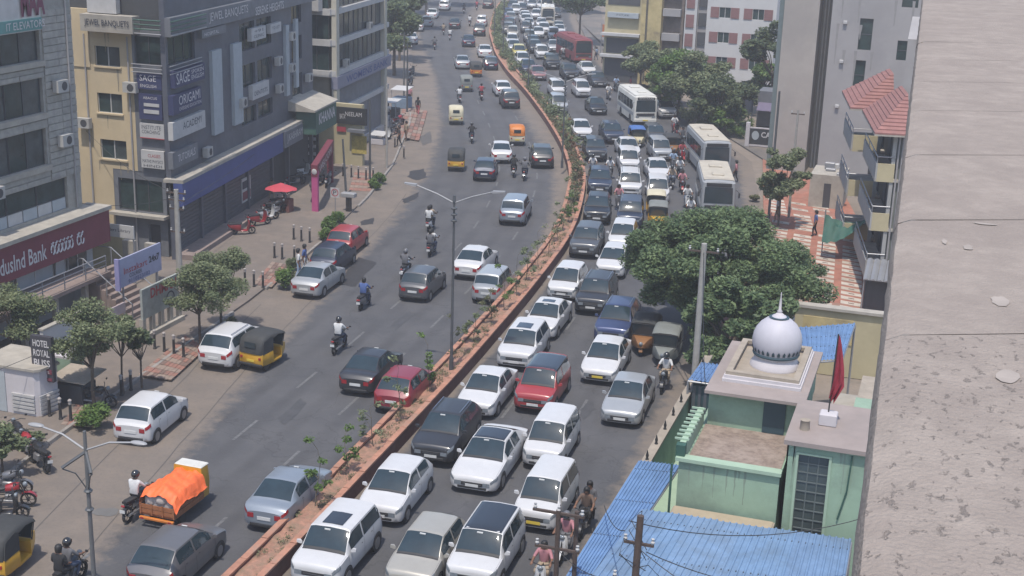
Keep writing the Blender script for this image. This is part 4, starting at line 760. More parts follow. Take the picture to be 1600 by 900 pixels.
m_ac = mat('air_conditioner_grey', (.36,.35,.33), .6, var=.12)
def ac_unit(fr, root, u, z):
    mb = MB(); fr.box(mb, u, u+.85, z, z+.58, .12, .45); a_ = part('air_conditioner', mb, m_ac, root); mb = MB(); mb.lathe([(.22, 0), (.22, .015)], (0, 0, 0), 14); c = fr.P(u+.5, z+.29, .455)
    g_ = MB(); r_ = [(c[0]+fr.u[0]*.22*math.cos(2*math.pi*k/14), c[1]+fr.u[1]*.22*math.cos(2*math.pi*k/14), c[2]+.22*math.sin(2*math.pi*k/14)) for k in range(14)]; g_.add(r_, [tuple(range(14))]); part('fan_grille', g_, m_dfr, a_)
for (u, z) in ((17.4, 9.2), (17.5, 7.3), (20.1, 8.4), (20.2, 10.6), (10.4, 7.4), (4.4, 5.3), (23.9, 7.2)): ac_unit(Bf, b2, u, z)
for (u, z) in ((21.9, 8.6), (21.8, 11.3), (16.5, 7.0)): ac_unit(A, b1, u, z)
for (X, z) in ((-48.2, 7.4), (-44.95, 9.7)): ac_unit(Yf, b2, ux(X), z)
for (u, z) in ((2.4, 6.9), (9.0, 9.2)): ac_unit(Cf, b3, u, z+.3)
for X in (-44.75, -47.6): mb = MB(); mb.tube((X, 66.52, .2), (X, 66.52, 12.8), .05, n=6); part('drain_pipe', mb, m_bgrey2, b2)
mb = MB(); mb.tube(A.P(23.2, 5.3, .1), A.P(23.2, 18.5, .1), .05, n=6); part('drain_pipe', mb, m_bgrey2, b1)

m_stain = mat('grey_water_stain', (.20,.255,.20), .9, var=.2); m_stain2 = mat('brown_wall_stain', (.26,.225,.17), .9, var=.2)
def streak(fr, root, u, z1, L_, w_, m, d=.004):
    n = 7; P0_ = [fr.P(u-w_/2*(1-k/n*.8)+random.uniform(-.015, .015), z1-L_*k/n, d) for k in range(n+1)]; P1_ = [fr.P(u+w_/2*(1-k/n*.8)+random.uniform(-.015, .015), z1-L_*k/n, d) for k in range(n+1)]
    mb = MB(); mb.loft([P0_, P1_], False, False, False); part('water_stain', mb, m, root)
fw_ = Fr((-7.15, 40.3), (-3.9, 40.3))
for k in range(7): streak(fw_, mq, random.uniform(.1, 3.1), 4.1, random.uniform(.3, 1.2), random.uniform(.04, .14), m_stain)
for k in range(6): streak(TF, mq, random.choice([random.uniform(.05, .3), random.uniform(1.5, 2.6)]), 5.28, random.uniform(.4, 1.8), random.uniform(.04, .12), m_stain)
for k in range(9): streak(Yf, b2, ux(random.uniform(-49, -44.7)), random.choice([12.9, 10.9, 8.2, 5.5]), random.uniform(.5, 1.6), random.uniform(.06, .2), m_stain2, .008)
for k in range(10): streak(Tf, tb, tx(random.uniform(-9.6, -1)), random.choice([23.9, 14, 12, 10]), random.uniform(1, 4), random.uniform(.1, .3), mat('grey_stain', (.24,.228,.222), .9), .004)
# ================================================================ vehicles
COLS = {'white': (.50,.495,.495), 'silver': (.34,.35,.36), 'steel': (.22,.25,.29), 'graphite': (.085,.088,.095), 'grey': (.13,.126,.13), 'charcoal': (.036,.037,.042), 'black': (.016,.017,.02), 'navy': (.026,.034,.060), 'blue': (.045,.062,.14),
        'red': (.30,.035,.038), 'maroon': (.20,.022,.035), 'rose': (.24,.12,.12), 'sand': (.36,.34,.30), 'yellow': (.45,.38,.10)}
PAINT = {k: mat('car_paint_'+k, v, 0.38, 0.0 if k in ('white', 'red', 'maroon', 'yellow') else 0.25, var=0.05, scale=3, coat=0.35) for k, v in COLS.items()}
M_plate = mat('white_plate', (.55,.55,.54), .5); M_cg = glass('car_glass', (0.020, 0.034, 0.042), 0.06, 0.3, world=False); M_tyre = mat('tyre_rubber', (.018,.018,.019), .8); M_rim = mat('wheel_rim', (.26,.26,.27), .4, .6)
M_blk = mat('black_plastic', (.022,.022,.024), .6); M_head = mat('headlight_lens', (.17,.19,.21), .15, var=.3, scale=8, world=False); M_tail = mat('tail_light_lens', (.28,.02,.025), .25)
M_plate = mat('white_plate', (.62,.62,.60), .5); M_yplate = mat('yellow_plate', (.60,.45,.06), .5); M_chrome = mat('chrome', (.5,.5,.52), .25, .9)
M_roofblk = mat('gloss_black_roof', (.018,.019,.022), .15, coat=.5)

CAR = { # L, W, H, ground clearance, deck line, greenhouse (ws base, ws top, roof end, rear glass base), roof half width, axles
 'hatch':  dict(L=3.85, W=1.70, H=1.50, zb=.20, deck=[(0,.64),(.006,.71),(.025,.79),(.10,.86),(.235,.96),(.5,.97),(.8,1.0),(.96,.98),(1,.84)], gh=(.235,.43,.80,.96), rw=.735, ax=(.185,.835), wr=.30),
 'sedan':  dict(L=4.25, W=1.71, H=1.47, zb=.19, deck=[(0,.60),(.006,.67),(.022,.74),(.09,.82),(.25,.94),(.5,.96),(.8,1.0),(.955,.99),(1,.80)], gh=(.25,.42,.66,.86), rw=.72, ax=(.19,.80), wr=.30),
 'lsedan': dict(L=4.95, W=1.89, H=1.46, zb=.17, deck=[(0,.58),(.006,.65),(.02,.72),(.09,.80),(.27,.92),(.5,.94),(.8,.97),(.955,.96),(1,.78)], gh=(.27,.44,.66,.88), rw=.70, ax=(.185,.795), wr=.34),
 'suv':    dict(L=4.10, W=1.79, H=1.64, zb=.26, deck=[(0,.78),(.006,.87),(.022,.95),(.09,1.0),(.225,1.06),(.5,1.07),(.8,1.10),(.965,1.06),(1,.90)], gh=(.225,.395,.84,.97), rw=.75, ax=(.195,.82), wr=.345),
 'van':    dict(L=3.66, W=1.62, H=1.66, zb=.21, deck=[(0,.70),(.006,.79),(.022,.87),(.09,.93),(.185,1.01),(.5,1.02),(.8,1.04),(.97,1.02),(1,.88)], gh=(.185,.35,.89,.978), rw=.775, ax=(.18,.84), wr=.28)}

CAR['suv2'] = dict(CAR['suv'], L=4.30, W=1.80, H=1.62, gh=(.245,.425,.80,.965), rw=.72, wr=.35, deck=[(0,.74),(.006,.84),(.022,.92),(.09,.97),(.245,1.05),(.5,1.07),(.8,1.12),(.965,1.08),(1,.88)])
CAR['suv3'] = dict(CAR['suv'], L=3.98, W=1.76, H=1.70, gh=(.215,.36,.88,.975), rw=.785, wr=.34)
CAR['hatch2'] = dict(CAR['hatch'], L=3.70, W=1.68, H=1.54, gh=(.215,.415,.84,.968), rw=.75)
CAR['sedan2'] = dict(CAR['sedan'], L=4.40, W=1.74, H=1.49, gh=(.255,.43,.68,.865), rw=.73, wr=.315)
class CarShape:
    def __init__(s, c):
        s.__dict__.update(c); s.df = [p[0] for p in s.deck]; s.dz = [p[1] for p in s.deck]
    def sec(s, f):
        L, Wd = s.L, s.W; y = L*(0.5-f)
        e = min(f, 1-f); pl = 1-0.06*max(0, (0.16-e)/0.16)**2-0.20*max(0, (0.055-e)/0.055)**2.2
        w = Wd/2*pl; zd = float(np.interp(f, s.df, s.dz)); zb = s.zb+0.09*max(0, (.05-e)/.05)
        g0, g1, g2, g3 = s.gh
        def sm(t): t = min(1, max(0, t)); return t*(1.35-.35*t) if t < 1 else 1
        rise = sm((f-g0)/(g1-g0)) if f < g1 else (1 if f < g2 else sm((g3-f)/(g3-g2)))
        arch = 1-0.9*((f-(g1+g2)/2)/((g2-g1)*1.4))**2*0.07
        hr = max(0.0, (s.H-zd)*rise*arch) if g0 < f < g3 else 0.0
        t = rise if g0 < f < g3 else 0.0
        lw = lambda a, b: a+(b-a)*t
        return [(0, y, zb), (.80*w, y, zb), (.95*w, y, zb+.05), (w, y, zb+.17), (1.0*w, y, zb+.60*(zd-zb)), (.965*w, y, zd-.015),
                (lw(.88, s.rw)*w, y, zd+hr*.90+(1-t)*.004), (lw(.62, s.rw*.80)*w, y, zd+hr*.98+(1-t)*.03), (0, y, zd+hr+(1-t)*.045+.012*t)]
    def pt(s, f, t, side=1, o=0.0):
        def raw(f, t):
            P = s.sec(f); i = min(int(t), 7); k = t-i; a, b = P[i], P[i+1]
            return Vector((side*(a[0]+(b[0]-a[0])*k), a[1], a[2]+(b[2]-a[2])*k))
        p = raw(f, t)
        if o:
            e = .004; du = raw(min(f+e, 1), t)-raw(max(f-e, 0), t); tt = min(max(t, .02), 7.98); dv = raw(f, tt+.02)-raw(f, tt-.02)
            n = du.cross(dv)
            if n.length > 1e-9:
                n.normalize(); c = Vector((0, p.y*.6, .6))
                if n.dot(p-c) < 0: n = -n
                p = p+n*o
        return p
    def patch(s, mb, f0, f1, t0, t1, side=1, nf=4, ntt=4, o=.008, mi=0, t0b=None, t1b=None):
        t0b = t0 if t0b is None else t0b; t1b = t1 if t1b is None else t1b
        rows = []
        for i in range(nf+1):
            k = i/nf; f = f0+(f1-f0)*k; a = t0+(t0b-t0)*k; b = t1+(t1b-t1)*k
            rows.append([s.pt(f, a+(b-a)*j/ntt, side, o) for j in range(ntt+1)])
        mb.loft(rows, False, False, False, mi)
    def sym(s, mb, f0, f1, t0, nf=4, ntt=6, o=.008, mi=0, t0b=None):   # patch across the centre line from t0 on one side to t0 on the other
        t0b = t0 if t0b is None else t0b; rows = []
        for i in range(nf+1):
            k = i/nf; f = f0+(f1-f0)*k; a = t0+(t0b-t0)*k
            r = [s.pt(f, a+(7.999-a)*j/ntt, -1, o) for j in range(ntt+1)]+[s.pt(f, 7.999-(7.999-a)*j/ntt, 1, o) for j in range(1, ntt+1)]
            rows.append(r)
        mb.loft(rows, False, False, False, mi)

def car_meshes(kind):
    c = CarShape(CAR[kind]); D = []   # list of (name, mesh, mats, location, children)
    g0, g1, g2, g3 = c.gh
    fs = sorted({0, .004, .010, .02, .03, .045, .08, .12, .17, g0, g0+.03, g0+.06, (g0+g1)/2, g1-.02, g1, g1+.04, .5, .55, .62, g2-.03, g2, g2+.02, (g2+g3)/2, g3-.01, min(g3+.006, .994), .87 if g3 < .86 else .90, .93 if g3 < .9 else .965, .965, .98, .99, .996, 1.0})
    mb = MB(); rings = []
    for f in fs:
        P = c.sec(f); rings.append([(-p[0], p[1], p[2]) for p in P[1:]][::-1][0:0]+[(p[0], p[1], p[2]) for p in P[:-1]]+[(0, P[-1][1], P[-1][2])]+[(-p[0], p[1], p[2]) for p in P[1:-1][::-1]])
    mb.loft(rings, True, True, True, 0)
    D.append(('body', setmats(mb.mesh('body', 32), PAINT['white']), None, 'paint'))
    b = MB(); c.sym(b, g0+.012, g1-.012, 6.10, o=.009, nf=4, ntt=4, t0b=6.16); D.append(('windshield', setmats(b.mesh('windshield', 60), M_cg), None, None))
    b = MB(); b2 = c.pt(g1-.03, 7.9, 1, .02); b.rbox(b2.x-.10, b2.x+.10, b2.y-.02, b2.y+.02, b2.z-.03, b2.z+.015, .005); D.append(('windshield_sticker', setmats(b.mesh('windshield_sticker'), M_plate), None, None))
    b = MB(); c.sym(b, g0-.012, g0+.016, 6.15, 2, 4, .007); D.append(('wiper_cowl', setmats(b.mesh('wiper_cowl', 60), M_blk), None, None))
    b = MB(); c.sym(b, g2+.016, g3-.015, 6.18, o=.009, nf=3, ntt=4, t0b=6.14); D.append(('rear_window', setmats(b.mesh('rear_window', 60), M_cg), None, None))
    ms = (g1+.02*0+ (g2-g1)*.40 if not kind.startswith('suv') else g1+(g2-g1)*.36)
    for sd in (-1, 1):
        b = MB(); c.patch(b, g0+.075, ms-.012, 5.12, 5.90, sd, 6, 2); D.append(('side_window', setmats(b.mesh('side_window', 60), M_cg), None, None))
        b = MB(); rear = min(g3-.045, g2+.035 if not kind.startswith('sedan') else g2+.07); c.patch(b, ms+.012, rear, 5.12, 5.90, sd, 6, 2); D.append(('side_window', setmats(b.mesh('side_window', 60), M_cg), None, None))
        b = MB(); c.patch(b, .003, .07, 4.35, 5.12, sd, 5, 3, .010, 0, 4.72, 5.22); D.append(('headlight', setmats(b.mesh('headlight', 60), M_head), None, None))
        hi = 5.0 if 'sedan' in kind else 5.15
        b = MB(); c.patch(b, .996, .945, 4.45, hi, sd, 4, 2, .01, 0, 4.6, hi); D.append(('tail_light', setmats(b.mesh('tail_light', 60), M_tail), None, None))
        b = MB(); mf = g0+.055; p = c.pt(mf, 5.1, sd)
        b.loft([[(p.x+sd*.02+0, p.y-.03, p.z+.02), (p.x+sd*.02, p.y+.03, p.z+.02), (p.x+sd*.02, p.y+.03, p.z+.08), (p.x+sd*.02, p.y-.03, p.z+.08)],
                [(p.x+sd*.09, p.y-.045, p.z+.03), (p.x+sd*.09, p.y+.05, p.z+.03), (p.x+sd*.09, p.y+.04, p.z+.15), (p.x+sd*.09, p.y-.04, p.z+.15)],
                [(p.x+sd*.20, p.y-.035, p.z+.045), (p.x+sd*.20, p.y+.03, p.z+.045), (p.x+sd*.20, p.y+.025, p.z+.135), (p.x+sd*.20, p.y-.03, p.z+.135)]])
        D.append(('mirror', setmats(b.mesh('mirror', 60), PAINT['white']), None, 'paint'))
    zf = c.sec(0)[5][2]; wf = c.sec(0)[4][0]; y0 = c.L/2
    b = MB(); b.rbox(-wf*.60, wf*.60, y0-.03, y0+.012, zf-.17, zf-.02, .01); b.rbox(-wf*.80, wf*.80, y0-.02, y0+.010, c.zb+.11, c.zb+.21, .01)
    D.append(('grille', setmats(b.mesh('grille'), M_blk), None, None))
    for sd in (-1, 1):
        b = MB(); xa, xb = sorted((sd*wf*.60, sd*wf*.985)); b.hexa([(xa, y0-.01, zf-.15), (xb, y0-.05, zf-.13), (xb, y0-.05, zf-.13), (xa, y0-.01, zf-.15)] if False else [(xa, y0-.03, zf-.15), (xb, y0-.03, zf-.15), (xb, y0+.014, zf-.15), (xa, y0+.014, zf-.15), (xa, y0-.06, zf-.0), (xb, y0-.06, zf-.0), (xb, y0+.006, zf-.005), (xa, y0+.006, zf-.005)])
        D.append(('headlight', setmats(b.mesh('headlight'), M_head), None, None))
        wr_ = c.sec(1)[4][0]; zr_ = c.sec(1)[5][2]; xa, xb = sorted((sd*wr_*.62, sd*wr_*.985)); b = MB(); b.box(xa, xb, -y0-.014, -y0+.03, zr_-.20, zr_-.03)
        D.append(('tail_light', setmats(b.mesh('tail_light'), M_tail), None, None))
    b = MB(); b.box(-wf*.5, wf*.5, y0+.012, y0+.02, zf-.10, zf-.08); D.append(('grille_bar', setmats(b.mesh('grille_bar'), M_chrome), None, None))
    b = MB(); b.box(-.25, .25, y0+.012, y0+.024, c.zb+.20, c.zb+.31); D.append(('number_plate', setmats(b.mesh('number_plate'), M_plate), None, 'plate'))
    wr = c.sec(1)[4][0]; zr = c.sec(1)[5][2]
    b = MB(); b.box(-.25, .25, -y0-.022, -y0-.004, zr-.26, zr-.14); D.append(('number_plate', setmats(b.mesh('number_plate'), M_plate), None, 'plate'))
    b = MB(); b.rbox(-wr*.85, wr*.85, -y0-.016, -y0+.01, c.zb+.05, c.zb+.20, .01)
    if kind.startswith('suv'):
        for sd in (-1, 1): c.patch(b, .01, .99, 1.3, 3.0, sd, 16, 2, .006)
    else:
        for sd in (-1, 1): c.patch(b, .14, .86, 1.2, 2.2, sd, 8, 1, .005)
    D.append(('lower_trim', setmats(b.mesh('lower_trim', 50), M_blk), None, None))
    # wheel arches, door seams: dark lines on the body side
    b = MB()
    for sd in (-1, 1):
        for ax in c.ax:
            y = c.L*(.5-ax); r = c.wr+.06; x = sd*(c.sec(ax)[4][0]+.006); n = 14
            ring = [(x, y+r*math.cos(math.pi*k/n), c.wr+r*math.sin(math.pi*k/n)*.98) for k in range(n+1)]+[(x, y-r, c.zb+.02), (x, y+r, c.zb+.02)]
            b.add(ring, [tuple(range(len(ring)))])
        for f in (g0+.02, ms, min(g2+.01, c.ax[1]-.07)):
            c.patch(b, f-.0016, f+.0016, 3.0, 5.1, sd, 1, 6, .005)
        c.patch(b, .006, g0+.0, 5.52, 5.58, sd, 6, 1, .004) if kind != 'x' else None
        for f in (ms-.05, ms+.16): c.patch(b, f-.012, f+.012, 4.70, 4.78, sd, 1, 1, .016)
    D.append(('wheel_arch', setmats(b.mesh('wheel_arch'), M_blk), None, None))
    t = MB(); r = c.wr
    prof = [(r*.60, -.10), (r*.93, -.10), (r, -.06), (r, .06), (r*.93, .10), (r*.60, .10)]
    n = 18; t.loft([[(x, q*math.cos(2*math.pi*k/n), q*math.sin(2*math.pi*k/n)) for k in range(n)] for q, x in prof], True, True, True)
    tm = setmats(t.mesh('tyre', 40), M_tyre)
    q = MB(); q.loft([[(x, z*math.cos(2*math.pi*k/n), z*math.sin(2*math.pi*k/n)) for k in range(n)] for z, x in ((r*.64, .092), (r*.64, .104), (r*.50, .100), (r*.2, .112))], True, False, True)
    for k in range(5):
        a = 2*math.pi*k/5; q.add([(.108, r*.22*math.cos(a-.5), r*.22*math.sin(a-.5)), (.108, r*.58*math.cos(a-.28), r*.58*math.sin(a-.28)), (.108, r*.58*math.cos(a+.28), r*.58*math.sin(a+.28)), (.108, r*.22*math.cos(a+.5), r*.22*math.sin(a+.5))], [(0, 1, 2, 3)], 1)
    rmm = setmats(q.mesh('rim', 40), [M_rim, M_rim]); q2 = MB(); q2.add([(-p[0], p[1], p[2]) for p in q.v], q.f, 0); rml = setmats(q2.mesh('rim', 40), [M_rim])
    for sd in (-1, 1):
        for ax in c.ax: D.append(('wheel', tm, (sd*(c.W/2-.085), c.L*(.5-ax), r), ('rim', rmm if sd > 0 else rml)))
    X = {}
    b = MB(); c.sym(b, g1+.03, g1+.03+(g2-g1)*.42, 7.35, 6, 2, .014); X['sunroof'] = setmats(b.mesh('sunroof', 60), M_roofblk)
    b = MB(); c.sym(b, g1-.005, g2-.02, 6.45, 12, 4, .014); X['glass_roof'] = setmats(b.mesh('glass_roof', 60), M_roofblk)
    b = MB(); c.sym(b, g1-.008, g2+.014, 6.02, 12, 6, .016); 
    for sd in (-1, 1): c.patch(b, g1, g2, 5.93, 6.05, sd, 8, 1, .012)
    X['black_roof'] = setmats(b.mesh('black_roof', 60), M_roofblk)
    X['roof_rail'] = []
    for sd in (-1, 1):
        b = MB(); pts = [c.pt(g1+.03+(g2-g1-.04)*k/6, 6.75, sd, .05) for k in range(7)]; b.path(pts, .018, 5); X['roof_rail'].append(setmats(b.mesh('roof_rail', 50), M_chrome))
    return D, X
CARM = {k: car_meshes(k) for k in CAR}
def recolor(o, m):
    o.material_slots[0].link = 'OBJECT'; o.material_slots[0].material = m
def make_car(kind, color, loc, head, label, group, near=True, extras=(), plate=None, fleet=False):
    root = thing('car', label, 'car', loc, group); root.rotation_euler = (0, 0, head-math.pi/2)
    D, X = CARM[kind]
    for nm, me, lc, sp in D:
        if not near and nm in ('grille_bar', 'wheel_arch', 'lower_trim', 'windshield_sticker'): continue
        o = link(nm, me, root)
        if sp == 'paint': recolor(o, PAINT[color])
        if sp == 'plate' and plate: recolor(o, plate)
        if nm == 'wheel':
            o.location = lc
            if near: link('rim', sp[1], o)
    for e in extras:
        for m_ in (X[e] if isinstance(X.get(e), list) else [X[e]] if e in X else []): link(e, m_, root)
    return root
TYPEW = {'hatch': 'hatchback', 'sedan': 'saloon', 'lsedan': 'long saloon', 'suv': 'SUV', 'van': 'boxy tall hatchback'}
ALT = {'suv': ['suv', 'suv2', 'suv3'], 'hatch': ['hatch', 'hatch2'], 'sedan': ['sedan', 'sedan2']}
CW = {'white': 'white', 'silver': 'silver', 'steel': 'blue-grey', 'graphite': 'dark grey', 'grey': 'mid-grey', 'charcoal': 'charcoal', 'black': 'black', 'navy': 'dark navy', 'blue': 'deep blue', 'red': 'red', 'maroon': 'maroon', 'rose': 'dusty rose', 'sand': 'beige', 'yellow': 'yellow'}
CARS_L = [(278,862,'hatch','grey'),(453,766,'sedan','steel'),(581,572,'sedan','charcoal'),(634,601,'hatch','maroon'),
(661,439,'hatch','graphite'),(744,405,'sedan','white'),(772,443,'van','silver'),(806,327,'suv','steel'),(759,262,'hatch','navy'),(783,235,'sedan','white'),
(846,243,'suv','charcoal'),(796,155,'suv','charcoal'),(784,137,'hatch','white'),(722,96,'sedan','silver'),(766,98,'hatch','navy'),(757,79,'sedan','white'),
(732,63,'sedan','navy'),(749,47,'suv','charcoal'),(753,33,'van','white'),(711,36,'sedan','charcoal'),(763,6,'suv','charcoal')]
CARS_P = [(237,645,'hatch','white',3),(366,537,'suv','white',-2),(543,373,'hatch','red',0),(521,400,'hatch','navy',0),(498,432,'sedan','silver',0),
(643,59,'sedan','white',0),(653,40,'hatch','white',0),(668,33,'hatch','silver',0),(676,21,'sedan','white',0),(695,9,'suv','white',0)]
CARS_R = [(528,852,'suv','white','sunroof'),(620,760,'hatch','white'),(669,858,'hatch','sand'),(761,857,'suv','white','glass_roof'),(855,773,'van','white','taxi'),(863,684,'van','white'),
(767,707,'lsedan','white','glass_roof'),(699,673,'suv','charcoal','roof_rail'),(763,605,'sedan','white'),(849,601,'suv','red','black_roof'),(819,538,'suv','white','sunroof'),(857,492,'sedan','white','sunroof'),
(888,438,'hatch','white'),(948,556,'sedan','white','taxi'),(983,617,'sedan','silver'),(966,500,'suv','blue'),(933,458,'suv','charcoal','roof_rail'),(960,405,'hatch','white'),
(974,367,'hatch','white'),(918,375,'suv','graphite'),(985,333,'suv','navy','roof_rail'),(934,325,'suv','black'),(984,287,'suv','white'),(937,282,'suv','navy'),
(981,250,'van','white'),(1027,296,'van','white'),(1026,263,'sedan','white'),(1030,233,'van','silver'),(980,229,'sedan','white'),(929,233,'suv','charcoal'),
(955,207,'suv','navy'),(907,200,'sedan','white'),(931,164,'sedan','black'),(1037,170,'suv','white','black_roof'),(1022,209,'hatch','graphite'),(872,162,'van','silver'),
(908,139,'van','white'),(870,138,'van','white'),(933,123,'sedan','charcoal'),(889,112,'suv','charcoal'),(839,113,'sedan','rose'),(916,106,'sedan','white'),
(862,97,'suv','black'),(811,80,'hatch','yellow'),(846,82,'van','white'),(833,66,'suv','navy'),(841,50,'sedan','white'),(801,51,'van','sand'),(865,53,'van','white'),(880,60,'van','silver'),
(796,38,'suv','navy'),(798,28,'van','silver'),(826,36,'sedan','white'),(820,26,'suv','white'),(806,15,'van','white'),(838,22,'hatch','white'),(816,12,'hatch','charcoal'),
(795,21,'hatch','blue'),(846,36,'hatch','white'),(812,4,'van','white'),(832,6,'sedan','silver'),(869,20,'hatch','charcoal'),(847,7,'hatch','white'),
(825,103,'sedan','navy'),(816,92,'hatch','white'),(803,71,'sedan','silver'),(800,62,'hatch','white'),(794,45,'van','grey'),(795,33,'sedan','red'),(802,8,'sedan','navy'),(808,0,'suv','charcoal'),(836,73,'suv','charcoal'),(827,57,'van','grey'),(823,43,'suv','grey'),(822,31,'suv','white'),(831,1,'suv','white'),(865,71,'sedan','silver'),(850,45,'suv','white'),(848,17,'sedan','white'),(874,46,'sedan','white'),(873,41,'hatch','sand'),(873,3,'suv','grey'),(875,-1,'sedan','sand')]
def lat_off(p): return (p.x-med(p.y))*math.sin(tang(p.y))
def lane_label(items, desc):
    items.sort(key=lambda q: q[0].y)
    return items
lanes = {}
for c in CARS_L:
    p = at(c[0], c[1], .72); d = -lat_off(p); k = ('L', 0 if d < 2.8 else 1); lanes.setdefault(k, []).append((p, c))
for c in CARS_R:
    p = at(c[0], c[1], .72); d = lat_off(p); k = ('R', 0 if d < 3.55 else (1 if d < 6.2 else 2)); lanes.setdefault(k, []).append((p, c))
for c in CARS_P: lanes.setdefault(('P', 0), []).append((at(c[0], c[1], .72), c))
LN = {('L', 0): 'in the departing median lane', ('L', 1): 'in the departing outer lanes', ('R', 0): 'in the oncoming median lane', ('R', 1): 'in the oncoming middle lane', ('R', 2): 'in the oncoming kerb lane', ('P', 0): 'parked along the dusty left shoulder'}
GR = {'L': 'cars driving away on the left carriageway', 'R': 'cars queueing towards the viewer', 'P': 'cars parked on the left shoulder'}
XW = {'sunroof': ' with dark sunroof', 'glass_roof': ' with black glass roof', 'black_roof': ' with black roof', 'roof_rail': ' with roof rails', 'taxi': ' with yellow plate'}
for k, it in lanes.items():
    it.sort(key=lambda q: q[0].y)
    for i, (p, c) in enumerate(it):
        ex = c[4] if len(c) > 4 and isinstance(c[4], str) else None
        lab = f"{CW[c[3]]} {TYPEW[c[2]]}{XW.get(ex, '')}, {ORD[i]} nearest {LN[k]}" if k[0] != 'P' else f"{CW[c[3]]} {TYPEW[c[2]]}, {ORD[i]} nearest of those parked on the left shoulder"
        h = tang(p.y)+(math.pi if k[0] == 'R' else 0)+random.uniform(-.02, .02)
        if len(c) > 4 and not ex: h += R(c[4])
        exs = [ex] if ex and ex != 'taxi' else []
        if c[2] == 'suv' and not exs and random.random() < .6: exs = ['roof_rail']
        kd_ = ALT.get(c[2], [c[2]]); make_car(kd_[(i*7+len(c[3])) % len(kd_)], c[3], (p.x, p.y, .006), h, lab, GR[k[0]], near=p.y < 120, extras=exs, plate=M_yplate if ex == 'taxi' else None)

